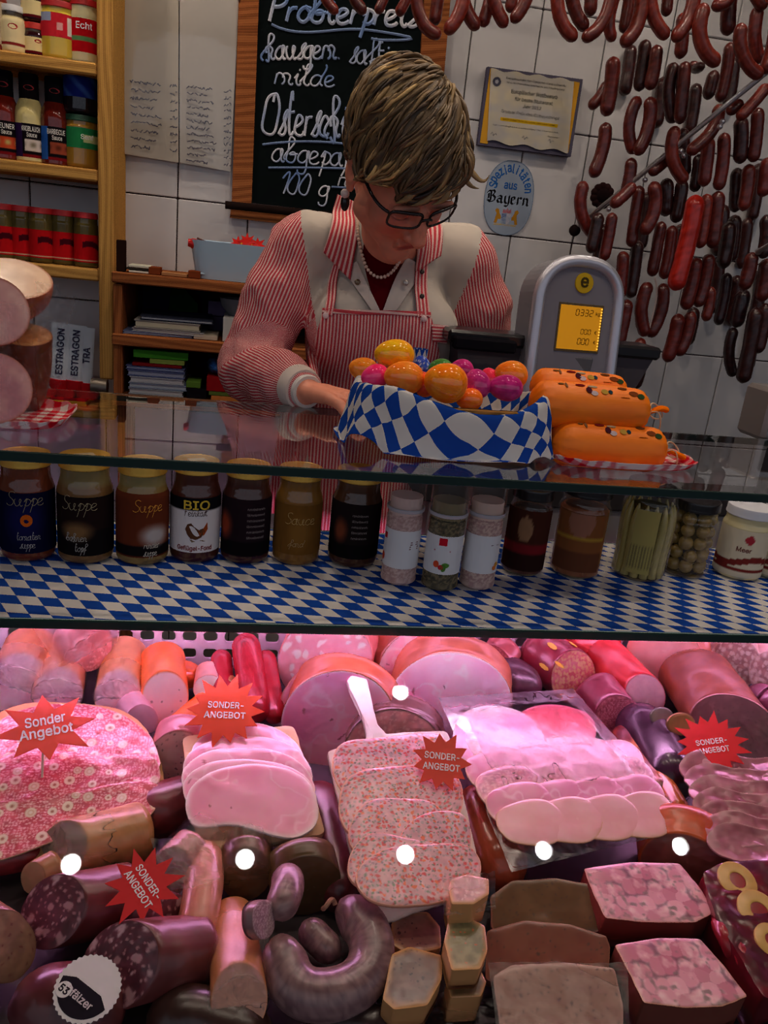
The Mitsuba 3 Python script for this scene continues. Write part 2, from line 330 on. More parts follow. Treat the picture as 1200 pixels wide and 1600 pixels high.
GLY = {'a': [[(.42,.42),(.25,.5),(.06,.35),(.05,.1),(.2,0),(.38,.15),(.42,.48)],[(.42,.48),(.42,.1),(.5,0),(.56,.06)]],
 'b': [[(.02,.1),(.18,.6),(.24,.95),(.14,1),(.08,.5),(.1,.05),(.3,0),(.42,.2),(.35,.4),(.2,.38),(.5,.36)]],
 'c': [[(.4,.4),(.25,.5),(.06,.3),(.1,.05),(.3,0),(.44,.1)]],
 'd': [[(.42,.42),(.25,.5),(.06,.35),(.05,.1),(.2,0),(.38,.15),(.44,.5)],[(.5,1),(.44,.4),(.44,.1),(.54,.02)]],
 'e': [[(.05,.2),(.3,.3),(.36,.42),(.22,.5),(.06,.3),(.12,.04),(.3,0),(.46,.12)]],
 'f': [[(.0,0),(.3,.6),(.42,.95),(.3,1),(.2,.6),(.16,-.1),(.12,-.4)],[(.1,.1),(.38,.25)]],
 'g': [[(.42,.42),(.25,.5),(.06,.35),(.05,.1),(.2,.02),(.38,.15),(.44,.5)],[(.44,.48),(.42,-.2),(.3,-.42),(.1,-.35),(.08,-.25)]],
 'h': [[(.0,-.05),(.2,.55),(.32,.95),(.22,1),(.12,.7),(.1,0)],[(.1,.25),(.25,.48),(.36,.42),(.36,.1),(.46,0),(.54,.08)]],
 'i': [[(.02,.3),(.14,.5),(.14,.1),(.22,0),(.32,.1)],[(.17,.66),(.19,.74)]],
 'l': [[(.0,.2),(.25,.7),(.28,.98),(.18,.98),(.12,.5),(.14,.08),(.24,0),(.34,.1)]],
 'm': [[(.05,0),(.07,.48)],[(.07,.3),(.22,.5),(.34,.4),(.34,0)],[(.34,.3),(.5,.5),(.62,.4),(.62,.08),(.7,0),(.78,.08)]],
 'n': [[(.05,0),(.07,.48)],[(.07,.3),(.22,.48),(.32,.42),(.32,.08),(.4,0),(.5,.08)]],
 'o': [[(.25,.5),(.08,.35),(.08,.12),(.24,0),(.4,.14),(.4,.36),(.25,.5),(.45,.46)]],
 'p': [[(.05,.3),(.14,.5),(.1,-.45)],[(.13,.3),(.26,.5),(.42,.4),(.4,.12),(.24,.02),(.12,.12)]],
 'r': [[(.05,0),(.08,.48)],[(.08,.3),(.2,.46),(.34,.46)]],
 's': [[(.02,.02),(.25,.52),(.22,.38),(.34,.15),(.22,0),(.06,.04)]],
 't': [[(.2,.85),(.15,.15),(.24,0),(.36,.1)],[(.03,.55),(.34,.58)]],
 'u': [[(.05,.48),(.06,.12),(.18,0),(.34,.14),(.38,.48)],[(.38,.48),(.38,.1),(.46,0),(.54,.08)]],
 'ß': [[(.0,-.4),(.1,.3),(.16,.85),(.3,1),(.42,.85),(.26,.55),(.44,.35),(.4,.06),(.22,0)]],
 'k': [[(.06,0),(.14,1)],[(.4,.48),(.12,.22),(.42,0)]],
 'P': [[(.15,-.02),(.2,.95)],[(.05,.8),(.25,1.02),(.55,.95),(.6,.7),(.42,.5),(.2,.48)]],
 'S': [[(.5,.9),(.3,1),(.12,.85),(.2,.6),(.45,.4),(.45,.1),(.2,0),(.02,.12)]],
 'F': [[(.2,0),(.26,.95)],[(.05,.9),(.3,1),(.6,.95)],[(.1,.5),(.45,.52)]],
 'O': [[(.55,1),(.25,.95),(.05,.5),(.15,.05),(.45,0),(.7,.35),(.72,.75),(.55,1),(.42,.8)]],
 '1': [[(.05,.7),(.25,1),(.2,0)]], '0': [[(.3,1),(.08,.6),(.1,.1),(.3,0),(.46,.4),(.44,.85),(.3,1)]], '.': [[(.1,.0),(.14,.04)]]}
def script(s, gap=.06):
    """handwriting strokes of a word, in x-heights of 0.5"""
    out, x = [], 0
    for ch in s:
        if ch == ' ': x += .4; continue
        g = GLY[ch]; w = max(p[0] for st_ in g for p in st_)
        out += [[(x + a + .18 * b, b) for a, b in st_] for st_ in g]; x += w + (gap if ch.isupper() or ch.isdigit() else gap - .05)
    return out, x
def strokes3(sts, fn, r):
    ms = []
    for s in sts:
        P = curve([fn(*p) for p in s], 4 + 4 * len(s)) if len(s) > 2 else np.array([fn(*s[0]), fn(*((np.array(s[0]) + s[1]) / 2)), fn(*s[1])])
        ms.append(sweep(P, r, 6))
    return trimesh.util.concatenate(ms)
# ---- chalkboard
BY = 2.472
k = lab('chalkboard', 'black chalkboard in a brown wooden frame with handwritten offers behind the woman', 'chalkboard')
wallquad(k + '__board', [(398, -140), (686, -140), (640, 345), (388, 316)], BY, .012, 'matte', (16, 21, 22))
wallquad(k + '__frame', [(378, -150), (410, -150), (393, 318), (362, 316)], BY - .014, .026, 'darkwood', 0, uv=True)
wallquad(k + '__frame', [(672, -140), (716, -140), (672, 372), (640, 372)], BY - .014, .026, 'darkwood', 0, uv=True)
wallquad(k + '__frame', [(362, 318), (660, 350), (660, 374), (359, 340)], BY - .012, .024, 'darkwood', 0, uv=True)
a, b = PY(352, 320, BY - .035), PY(655, 352, BY - .035)
put(k + '__chalk_ledge', sweep(np.array([a, (a + b) / 2, b]), .011, 10), 'satin', (34, 24, 22), 40)
labels[k + '__chalk_ledge'] = {'label': 'dark ledge for chalk along the lower edge'}
WH, BL = (206, 206, 214), (110, 135, 180)
def chalk(s, x0, x1, y0, y1, hpx, col=WH, r=.0032, slant=0):
    r *= .82
    sts, w = script(s); 
    def fn(a, b):
        X = x0 + (x1 - x0) * a / w; return PY(X + slant * b, y0 + (y1 - y0) * a / w - b * hpx, BY - .002)
    put(k + '__chalk_writing', strokes3(sts, fn, r), 'matte', lambda v: lerp(col, BL, np.clip(fb(v, 11, 2, 3) * 3 - 1.1, 0, 1)))
def chalkline(pts, r=.003): put(k + '__chalk_writing', sweep(curve([PY(x, y, BY - .002) for x, y in pts], 24), r, 6), 'matte', (120, 140, 175))
chalk('Probierpreis', 414, 652, 32, 42, 46, r=.0062)
chalkline([(424, 38), (440, 45), (540, 46), (610, 52), (644, 60), (610, 63), (580, 60)], .0036)
chalk('hausgem.', 412, 530, 93, 92, 40, r=.0040)
chalk('saftig', 545, 622, 98, 106, 42, r=.0034)
chalk('milde', 427, 522, 131, 136, 34, r=.0034)
chalk('Osterschinken', 408, 606, 210, 217, 64, r=.0050)
chalkline([(410, 226), (450, 222), (560, 228)], .0034)
chalk('abgepaßt', 423, 566, 252, 262, 40, r=.0034)
chalkline([(419, 262), (470, 262), (560, 264)], .0032)
chalk('100 g', 436, 512, 302, 308, 34, r=.0034)
chalk('nur', 526, 580, 290, 296, 28, r=.003)
chalkline([(518, 292), (560, 294)], .003)
labels[k + '__chalk_writing'] = {'label': 'white and blue chalk handwriting'}
# ---- price lists in clear hanging sleeves
k = lab('price_list', 'handwritten price list in a clear plastic sleeve hanging beside the chalkboard', 'price list')
def hang(x0, x1, y0, y1, Y, bow):
    def fn(u, v):
        x, y = x0[0] + (x0[1] - x0[0]) * v, y0[0] + (y0[1] - y0[0]) * u
        px, py = x + (x1[0] - x0[0] + (x1[1] - x0[1] - x1[0] + x0[0]) * v) * u, y + (y1[0] - y0[0] + (y1[1] - y0[1] - y1[0] + y0[0]) * u) * v
        P = np.array([PY(a, b, Y) for a, b in zip(px.ravel(), py.ravel())])
        P[:, 1] -= bow * (np.sin(u.ravel() * 3) * .6 + .4 * np.sin(v.ravel() * 4 + u.ravel() * 2)); return P
    return fn
put(k + '__sleeve', sheet(hang((184, 376), (188, 358), (-30, 244), (-12, 272), 2.455, .012), 16, 12), 'film')
put(k + '__paper', sheet(hang((188, 279), (190, 279), (-25, 240), (-18, 254), 2.468, .010), 14, 10, .0006), 'matte', noisy((186, 178, 166), 8, 4))
put(k + '__paper', sheet(hang((281, 374), (281, 360), (-18, 254), (-12, 268), 2.468, .008), 14, 10, .0006), 'matte', noisy((182, 176, 170), 8, 4))
rng = random.Random(8); ms = []
for (X0, X1, YA, n) in ((204, 258, 128, 9), (292, 342, 136, 12)):
    for i in range(n):
        y = YA + i * 10.5 * (1.2 if n == 9 else 1); x = X0 + rng.uniform(-1, 1); xe = X0 + (X1 - X0) * rng.uniform(.55, .9)
        while x < xe:
            q = [PY(x + d, y + rng.uniform(-3, 2) + (x - X0) * .12, 2.455) for d in (0, 2, 3.5, 5)]
            ms.append(sweep(curve(q, 7), .0011, 4)); x += rng.uniform(5, 7)
        for d in (0, 4, 8):
            q = [PY(X1 + 8 + d + e, y + 6 + rng.uniform(-3, 3), 2.455) for e in (0, 1.5, 3)]
            ms.append(sweep(curve(q, 5), .0011, 4))
put(k + '__handwriting', trimesh.util.concatenate(ms), 'matte', (70, 68, 88))
# ---- certificate
k = lab('certificate', 'framed award certificate with yellow border strips on the tiled wall', 'certificate')
CY = 2.465
wallquad(k + '__frame', [(762, 104), (911, 124), (892, 245), (746, 226)], CY, .018, 'satin', (84, 80, 98))
wallquad(k + '__border', [(766, 107), (775, 108), (762, 225), (750, 223)], CY - .0015, .002, 'satin', (205, 150, 50))
wallquad(k + '__border', [(896, 127), (906, 129), (888, 238), (882, 237)], CY - .0015, .002, 'satin', (205, 150, 50))
c4 = [(767, 108), (897, 126), (887, 238), (761, 220)]
P4 = np.array([PY(x, y, CY - .003) for x, y in c4])
def cert(u, v):
    P = (P4[0] * (1 - u[..., None]) + P4[1] * u[..., None]) * (1 - v[..., None]) + (P4[3] * (1 - u[..., None]) + P4[2] * u[..., None]) * v[..., None]
    ed = .004 * np.sin(u * 17) * (v > .97) + .003 * np.sin(u * 23 + 1) * (v < .03)
    P[..., 2] += ed; return P
put(k + '__paper', sheet(cert, 40, 30, .0015), 'satin', noisy((196, 184, 160), 12, 25, 2, (176, 172, 172)))
ex, ez = nrm(P4[1] - P4[0]), nrm(P4[0] - P4[3]); ez = nrm(ez - ex * (ez @ ex)); cw, chh = np.linalg.norm(P4[1] - P4[0]), np.linalg.norm(P4[0] - P4[3])
def onpaper(mesh, u, v, key, col): put(key, mesh, 'matte', col, M=frame(ex, ez, np.cross(ex, ez), P4[0] + ex * cw * u - ez * chh * v + (0, -.0017, 0)))
for s, u, v, h, w in (('Gesamtverein der Fleischer Deutschlands', .55, .09, .006, .72), ('Sitz im Handwerkerhaus am Marktplatz', .55, .15, .005, .70), ('Europäischer Wettbewerb', .55, .27, .010, .56), ('für beste Blutwurst', .55, .36, .009, .46), ('Jahr 2012', .54, .45, .008, .22), ('Grosser Preis des Blutwurstrings', .53, .56, .008, .70), ('für vorzügliche Leistungen im Handwerk', .5, .76, .003, .8), ('Obermeister', .84, .83, .003, .14)):
    onpaper(text(s, h, .0005, v in (.27, .36, .45), w=w * cw), u, v, k + '__lettering', (74, 70, 66))
m, _ = cbox(cw * .70, chh * .05, .0004, .0001); onpaper(m, .53, .665, k + '__gold_band', (200, 160, 30))
onpaper(text('MEISTERBETRIEB IM FLEISCHERHANDWERK', .004, .0006, True, w=cw * .64), .53, .665, k + '__lettering', (120, 80, 20))
onpaper(lathe([(0, .0006), (.012, .0006), (.012, 0)], 24), .085, .16, k + '__seal', (70, 70, 84))
onpaper(lathe([(0, .001), (.006, .001), (.006, 0)], 5), .085, .16, k + '__seal', (150, 150, 160))
for u, v, q in ((.12, .9, 0), (.5, .9, 1), (.82, .9, 2)):
    onpaper(sweep(curve([(-.008, 0, .0004), (-.003, .005, .0004), (.0, -.003, .0004), (.004, .003, .0004), (.009, .0, .0004)], 16), .0006, 5), u, v, k + '__signature', (80, 78, 90))
# ---- oval sticker
k = lab('oval_sticker', 'pale blue oval sticker reading Spezialitäten aus Bayern below the certificate', 'sticker')
SC = PY(795, 310, 2.4865); sx, sz = 39 * pxm(SC), 54 * pxm(SC)
M0 = frame((1, 0, 0), (0, 0, 1), (0, -1, 0), SC)
th = np.arange(64) * 2 * np.pi / 64
sup = lambda c: np.sign(c) * np.abs(c) ** .86
put(k + '__disc', polyslab(np.stack([sx * sup(np.cos(th)), sz * sup(np.sin(th))], 1), .001), 'satin', (150, 162, 180), M=M0)
put(k + '__rim', sweep(np.vstack([np.stack([sx * sup(np.cos(th)), sz * sup(np.sin(th)), 0 * th + .001], 1)] * 1 + [[[sx, 0, .001]]]), .0012, 6, cap=False), 'satin', (124, 140, 165), M=M0)
for i, ch in enumerate('Spezialitäten'):
    a = math.radians(168 - i * 13.4); m = text(ch, .025, .0008, True)
    v = np.array(m.vertices) * (.72, 1.0, 1); ca, sa = math.cos(a - math.pi / 2), math.sin(a - math.pi / 2)
    v = v @ np.array([[ca, sa, 0], [-sa, ca, 0], [0, 0, 1]]) + (sx * .74 * math.cos(a), sz * .18 + sx * .86 * math.sin(a), .001)
    put(k + '__lettering', (v, m.faces), 'satin', (38, 92, 160), M=M0)
m = text('aus', .019, .0008, True); put(k + '__lettering', (np.array(m.vertices) * (.95, 1.15, 1) + (0, sz * .33, .001), m.faces), 'satin', (38, 92, 160), M=M0)
# blackletter word drawn with a broad nib
BLK = {'B': [[(0,.75),(.12,.95),(.3,.9),(.3,.1)],[(.3,.95),(.5,1),(.62,.85),(.45,.6),(.68,.4),(.6,.12),(.3,.0),(.05,.15)],[(.12,.7),(.12,.3),(.02,.2)]],
 'a': [[(.05,.5),(.25,.62),(.4,.55),(.4,.08),(.5,.0)],[(.4,.35),(.15,.38),(.05,.2),(.18,.02),(.4,.12)]],
 'y': [[(.08,.62),(.08,.12),(.25,.0),(.42,.1)],[(.42,.68),(.42,.0),(.3,-.25),(.1,-.2)]],
 'e': [[(.08,.58),(.08,.1),(.24,.0),(.4,.12)],[(.08,.58),(.3,.62),(.36,.45),(.12,.32)]],
 'r': [[(.1,.62),(.1,.03)],[(.1,.5),(.28,.64),(.38,.52)]],
 'n': [[(.08,.62),(.08,.03)],[(.08,.5),(.3,.62),(.4,.5),(.4,.06),(.48,0)]]}
import shapely
def nibbed(s, nib):
    x, geo = 0, []
    nv = np.array([math.cos(math.radians(40)), math.sin(math.radians(40))]) * nib / 2
    for ch in s:
        for st_ in BLK[ch]:
            q = np.array(st_) + (x, 0)
            for p0, p1 in zip(q[:-1], q[1:]): geo.append(shapely.MultiPoint([p0 - nv, p0 + nv, p1 - nv, p1 + nv]).convex_hull)
        x += max(p[0] for st_ in BLK[ch] for p in st_) + .13
    g = unary_union(geo).buffer(.012)
    return trimesh.util.concatenate([trimesh.creation.extrude_polygon(q, .02, engine='earcut') for q in getattr(g, 'geoms', [g])]), x
m, w = nibbed('Bayern', .16); s = 1.78 * sx / w
put(k + '__lettering', (np.array(m.vertices) * s * (1, .9, .05) + (-.90 * sx, -sz * .03 - .012, .0011), m.faces), 'satin', (18, 18, 22), M=M0)
# the coat of arms: shield, crown of leaves and the two supporting lions on their plinth
def em(pts, col, z=.001, part='__emblem'): put(k + part, polyslab(np.array(pts) * sx + (0, -sz * .58), z), 'satin', col, M=M0)
em([(-.2, .22), (0, .22), (0, -.2), (-.14, -.12), (-.2, 0)], (60, 80, 140)); em([(0, .22), (.2, .22), (.2, 0), (.14, -.12), (0, -.2)], (190, 180, 190))
em([(-.18, .24), (.18, .24), (.16, .42), (.06, .34), (0, .46), (-.06, .34), (-.16, .42)], (170, 40, 40))
em([(-.52, -.24), (.48, -.24), (.42, -.17), (-.46, -.17)], (190, 150, 30))
for s in (-1, 1): em([(s * x, y) for x, y in ((.22, .1), (.3, .22), (.34, .36), (.44, .4), (.5, .3), (.42, .2), (.46, .02), (.5, -.16), (.38, -.16), (.34, 0), (.24, -.02), (.22, .05))], (176, 124, 40), .0012)

# ---- pine cabinet on the left with three shelves
CF = 2.27
k = lab('shelf_cabinet', 'open pine wall shelf filled with sauce jars at the left edge', 'shelf')
pa, pb = PY(153, 0, CF), PY(179, 0, CF)
px0, px1 = PY(153, 300, CF)[0], PY(177, 300, CF)[0]
ztop, zbot = 2.74, PY(152, 592, CF)[2]
box(k + '__post', (px0, CF, zbot), (px1, YW - .014, ztop), 'pine', 0, .004, 2)
box(k + '__post', (px0 - 1.2, CF, zbot), (px0 - 1.2 + .045, YW - .014, ztop), 'pine', 0, .004, 2)
shelf_z = []
for ya, yb in ((98, 118), (265, 284), (421, 440)):
    za, zb = PY(152, ya, CF)[2], PY(152, yb, CF)[2]; shelf_z.append(za)
    box(k + '__shelf', (px0 - 1.15, CF + .004, zb), (px0 - .001, YW - .014, za), 'pine', 0, .004, 0)
zlow = PY(110, 636, CF)[2]
box(k + '__shelf', (px0 - 1.15, CF + .004, zlow - .03), (px0 + .04, YW - .014, zlow), 'pine', 0, .004, 0)
shelf_z.append(zlow)
put(k + '__hinge', sweep(np.array([PY(143, 603, CF - .02), PY(155, 604, CF - .02), PY(168, 605, CF - .02)]), .022, 16), 'brushed', (120, 110, 100), 40)
labels[k + '__hinge'] = {'label': 'grey metal cylinder at the foot of the post'}
# ---- jars and bottles
def wrap(m, R, a0=0.0, z0=0.0):
    m = tm(m); v = np.array(m.vertices); a = -np.pi / 2 + a0 + v[:, 0] / R; r = R + v[:, 2]
    return (np.stack([r * np.cos(a), r * np.sin(a), v[:, 1] + z0], 1), m.faces)
def band(R, z0, z1, amin=-1.5, amax=1.5, na=40, nz=14, prof=None):
    u, w = np.meshgrid(np.linspace(amin, amax, na), np.linspace(z0, z1, nz), indexing='ij')
    r = R if prof is None else prof(w)
    return trimesh.Trimesh(np.stack([r * np.sin(u), -r * np.cos(u), w], -1).reshape(-1, 3), grid_mesh(na, nz), process=False)
def arcprof(R, H, foot=.12, sh=.72, neck=.86, top=1.0):
    """jar profile: rounded foot, straight body, shoulder, neck"""
    f, a = foot * R * 2, np.linspace(0, np.pi / 2, 6)
    p = [(0, 0.001), (R - f * .9, 0.0)] + [(R - f + f * math.sin(x), f - f * math.cos(x)) for x in a] + [(R, z) for z in np.linspace(f * 1.1, H * sh, 6)]
    p += [(R * (neck + (1 - neck) * (0.5 + 0.5 * math.cos(x))), H * (sh + (0.9 - sh) * x / np.pi)) for x in np.linspace(.3, np.pi, 7)] + [(R * neck, H * top), (0, H * top)]
    return p
def lidmesh(R, h, z):
    p = [(R * .97, z), (R, z + .001), (R, z + h * .25), (R * .985, z + h * .3), (R * .985, z + h * .8), (R * .96, z + h * .96), (R * .86, z + h), (R * .80, z + h * .93), (0, z + h * .93)]
    return lathe(p, 40)
def jar(name, label, base, R, H, content, lid, lab_spec=None, lidh=.012, group=None, cat='jar', turn=0.0, sh=.72, neck=.86, level=.84, glass=(70, 60, 50), R2=None, prof=None, mat='glaze', texts=(), pics=(), lidtop=None):
    """base: foot centre; lab_spec: (z0, z1, colour or fn(angle, z), halfangle) as fractions of H; texts: (string, cap height/H, z/H, angle, colour, width/R); pics: (fn -> mesh in label plane, colour)"""
    key = lab(nm(name), label, cat, group)
    # face the customers: turn about z towards the camera
    d = math.atan2(base[0] - CAM[0], base[1] - CAM[1]); c, s = math.cos(-d + turn), math.sin(-d + turn)
    M = np.array([[c, -s, 0, base[0]], [s, c, 0, base[1]], [0, 0, 1, base[2] + .0006], [0, 0, 0, 1.0]])
    hb = H - lidh
    pf = prof or arcprof(R, hb, sh=sh, neck=neck)
    def bodycol(v):
        t = np.clip((v[:, 2] / hb - level) * 30, 0, 1); cc = content(v) if callable(content) else np.broadcast_to(np.asarray(content, float), (len(v), 3))
        return cc * (1 - t[:, None]) + np.asarray(glass, float) * t[:, None]
    put(key + '__body', lathe(pf, 40), mat, bodycol, 40, M)
    if lid is not None:
        rl = R * neck * 1.07 if R2 is None else R2
        put(key + '__lid', lidmesh(rl, lidh * 1.25, hb - lidh * .25), 'brushed' if lid == 'gold' else 'soft', (236, 186, 84) if lid == 'gold' else lid, 40, M)
        if lidtop: 
            m, _ = cbox(rl * .8, rl * .45, .0004, .0001); put(key + '__price_tag', m, 'matte', lidtop, M=M @ frame((.9, .3, 0), (-.3, .9, 0), (0, 0, 1), (0, -rl * .2, H + .0012)))
    if lab_spec:
        z0, z1, lc, ha = lab_spec
        pf2 = np.array([p for p in pf]); pr_ = lambda w: np.interp(w, pf2[2:-1, 1], pf2[2:-1, 0]) + .0005
        m = band(R, z0 * hb, z1 * hb, -ha, ha, 56, 30, pr_); v0 = np.array(m.vertices)
        put(key + '__label', m, 'satin', (lambda v: lc(np.arctan2(v[:, 0], -v[:, 1]), v[:, 2] / hb)) if callable(lc) else lc, True, M)
    for sss, h, z, a, colr, w in texts:
        m = text(sss, h * H, .0005, True, w=None if w is None else w * R)
        put(key + '__lettering', wrap(m, R + .0006, a, z * hb), 'satin', colr, M=M)
    for m, z, a, colr in pics:
        put(key + '__picture', wrap(m, R + .0006, a, z * hb), 'satin', colr, M=M)
    return key
def at_shelf(px, i, Y=2.36):
    p = PY(px, 100, Y); z = shelf_z[i]
    for _ in range(3):
        q = PY(px, (98, 265, 421, 600)[i], Y); p = np.array([q[0], Y, z])
    return p
def oval(rx, ry, n=20): 
    a = np.arange(n) * 2 * np.pi / n; return polyslab(np.stack([rx * np.cos(a), ry * np.sin(a)], 1), .0005)
pm = .0019
def creamlab(a, z): return np.where((np.abs(z - .22) < .035)[:, None], (130, 40, 40), (222, 205, 160)).astype(float)
jar('mayonnaise_jar', 'cream jar with white lid and pale label on the top left shelf', at_shelf(22, 0, 2.33), 16 * pm, 55 * pm, (226, 206, 150), (214, 214, 216), (.12, .8, creamlab, 1.7), pics=[(oval(.011, .006), .62, 0, (170, 40, 50))])
jar('sauce_jar', 'dark tall jar cut by the left picture edge on the top shelf', at_shelf(-8, 0, 2.33), 17 * pm, 86 * pm, (120, 40, 30), (40, 30, 30), (.1, .7, (190, 170, 140), 1.2))
def jamlab(a, z): return np.where((z < .2)[:, None], (90, 16, 24), (226, 206, 150)).astype(float)
p = at_shelf(56, 0, 2.345)
jar('jam_jar', 'small dark jar with red lid, lower of two stacked beside the mustard', p, 16 * pm, 40 * pm, (44, 12, 18), (190, 40, 30), (.12, .68, jamlab, 1.3), pics=[(oval(.008, .004), .55, .2, (150, 40, 40))], neck=.9)
jar('jam_jar', 'small dark jar with red lid, upper of two stacked beside the mustard', p + (0, 0, 40 * pm + .002), 16 * pm, 40 * pm, (44, 12, 18), (190, 40, 30), (.12, .68, jamlab, 1.3), neck=.9)
def muslab(a, z):
    c = np.broadcast_to(np.array([200, 40, 52.]), (len(a), 3)).copy(); c[(a > .45) & (a < .85) & (z > .48) & (z < .8)] = (220, 214, 205); c[(a > -.1) & (a < .2) & (z > .55) & (z < .68)] = (225, 160, 160)
    c[(a < -.4) & (z > .7)] = (150, 160, 190); return c
p = at_shelf(93, 0, 2.35)
jar('mustard_jar', 'big yellow mustard jar with red label, lower of its stack', p, 23 * pm, 68 * pm, (196, 168, 60), (170, 30, 36), (.42, .86, muslab, 1.4), sh=.86, neck=.94, level=2)
jar('mustard_jar', 'big yellow mustard jar cut by the upper picture edge, upper of its stack', p + (0, 0, 68 * pm + .002), 23 * pm, 68 * pm, (196, 168, 60), (170, 30, 36), (.42, .86, muslab, 1.4), sh=.86, neck=.94, level=2)
def canlab(a, z):
    c = np.broadcast_to(np.array([186, 20, 30.]), (len(a), 3)).copy(); c[np.abs(z - .42) < .045] = (90, 140, 90); return c
p = at_shelf(132, 0, 2.35)
for i, w in enumerate(('lower', 'upper')):
    jar('horseradish_jar', f'slim pale jar with broad red label beside the pine post, {w} of its stack', p + (0, 0, i * (75 * pm + .002)), 18.5 * pm, 75 * pm, (206, 196, 150), (176, 28, 34), (.2, .76, canlab, 1.6), sh=.8, neck=.96, level=2, texts=[('Echt', .10, .64, 0, (226, 226, 230), None)])
# bottles on the second shelf
def botprof(R, H):
    return [(0, 0), (R * .9, 0), (R, H * .02)] + [(R, H * t) for t in np.linspace(.04, .48, 6)] + [(R * (1 + .06 * math.sin(t * np.pi)) * (1 - .42 * t ** 1.6), H * (.48 + .26 * t)) for t in np.linspace(.05, 1, 10)] + [(R * .58, H * .78), (0, H * .78)]
def bottle(label, px, content, stripe, cap, name, txt, pic, hpx=108):
    b = at_shelf(px, 1, 2.34); R, H = 18.5 * pm, hpx * pm
    def lc(a, z):
        c = np.broadcast_to(np.array([22, 18, 22.]), (len(a), 3)).copy(); c[z < .10] = (120, 24, 30)
        if stripe: c[a < -.55] = stripe
        g = (z > .14) & (z < .27) & (a > -.4); c[g] = lerp(pic[0], pic[1], (np.sin(a * 9) * .5 + .5) * (np.cos(z * 60) * .5 + .5))[g]; return c
    key = jar('sauce_bottle', label, b, R, H, content, None, (.06, .46, lc, 1.5), prof=botprof(R, H), level=2, cat='bottle', texts=[(txt, .055, .40, .05, (214, 210, 205), 1.25), ('Sauce', .05, .33, .1, (210, 206, 200), .7)])
    d = math.atan2(b[0], b[1]); M = frame((math.cos(d), -math.sin(d), 0), (math.sin(d), math.cos(d), 0), (0, 0, 1), b)
    put(key + '__cap', lathe([(R * .62, H * .70), (R * .66, H * .71), (R * .66, H * .98), (R * .6, H), (0, H)], 32), 'satin', cap, 40, M)
    put(key + '__emblem', wrap(oval(.0125, .006), R * .665, 0, H * .84), 'satin', (170, 60, 66), M=M)
bottle('dark red sauce bottle with black cap at the left edge of the second shelf', 10, (110, 26, 16), None, (22, 18, 20), 0, 'CEUNER', ((190, 70, 40), (190, 180, 110)))
bottle('cream coloured sauce bottle with black cap between two red sauce bottles', 49, (214, 196, 130), (44, 24, 66), (24, 20, 22), 0, 'KNOBLAUCH', ((214, 200, 190), (120, 110, 90)))
bottle('dark red sauce bottle with blue stripe on its label', 88, (96, 24, 16), (40, 90, 170), (20, 20, 24), 0, 'BARBECUE', ((150, 70, 50), (90, 40, 30)))
p = at_shelf(128, 1, 2.35)
def greenlab(a, z): return np.where(((z > .5) & (a > .1) & (np.abs(z - .62) < .08))[:, None], (190, 200, 140), (36, 120, 70)).astype(float)
jar('gherkin_jar', 'brown jar with green label beside the pine post, below the blue jar', p, 22 * pm, 66 * pm, (150, 110, 40), (30, 70, 50), (.42, .84, greenlab, 1.5), sh=.86, neck=.95, level=2, texts=[('Senf', .09, .66, .35, (225, 225, 215), None)])
jar('blue_label_jar', 'dark jar with blue wrapper stacked on the green labelled jar', p + (0, 0, 66 * pm + .002), 22 * pm, 62 * pm, (24, 18, 26), (28, 40, 130), (.35, .92, lambda a, z: lerp((22, 34, 110), (70, 110, 170), np.clip(np.sin(a * 5 + z * 14), 0, 1) * .6), 1.6), sh=.86, neck=.95)
# red jars on the third shelf
def redlab(a, z):
    c = np.broadcast_to(np.array([190, 22, 28.]), (len(a), 3)).copy(); g = np.abs(z - .42 - .06 * np.sin(a * 2 + 1)) < .06; c[g & (a > -.3)] = (70, 14, 26); c[np.abs(z - .14) < .012] = (210, 180, 150); return c
for i, (x, w) in enumerate(((6, 'at the left picture edge'), (37, 'second from the left picture edge'), (66, 'in the middle of its row'), (100, 'second from the pine post'), (135, 'right beside the pine post'))):
    jar('pickle_jar', f'olive green jar with red lid and red label, {w}', at_shelf(x, 2, 2.33 + .012 * (i % 2)), 16 * pm, 72 * pm, (86, 74, 36), (186, 34, 40), (.1, .66, redlab, 1.6), group='red labelled jars on the third shelf', sh=.82, neck=.94, level=2)
# tarragon mustard tubes and cartons at the foot of the cabinet
def packet(label, px, y0, y1, w, txt):
    key = lab(nm('tarragon_packet'), label, 'packet'); Y = 2.33
    a, b = PY(px - 4, y1, Y), PY(px, y0, Y); H = np.linalg.norm(b - a); W = w * pm
    def fn(u, v):
        an = v * 2 * np.pi; r = W / 2; z = u * H; fl = np.clip(u * 1.0, 0, 1)
        return np.stack([r * (1 + .05 * fl) * np.cos(an), (r * .8 * (1 - fl) + .004 * fl) * np.sin(an), z], -1)
    Mx = fr(a, b - a)
    put(key + '__tube', sheet(fn, 12, 25), 'satin', (196, 204, 214), True, Mx)
    put(key + '__cap', lathe([(0, -.004), (W * .42, -.003), (W * .5, .004), (W * .52, .026), (0, .027)], 24), 'satin', (184, 26, 36), 40, Mx)
    m = text(txt, .0175, .0006, True); v = np.array(m.vertices)
    v = np.stack([-v[:, 1] * 1.0, v[:, 0] * .95, v[:, 2]], 1)          # reads upwards
    put(key + '__lettering', (np.stack([v[:, 0], -(W * .34 * (1 - np.clip((v[:, 1] + H * .55) / H, 0, 1)) + .006) - v[:, 2], v[:, 1] + H * .58], 1), m.faces), 'satin', (44, 46, 70), M=Mx)
    return key
packet('white tarragon packet with red foot leaning beside the post, reading ESTRAGON', 121, 508, 608, 26, 'ESTRAGON')
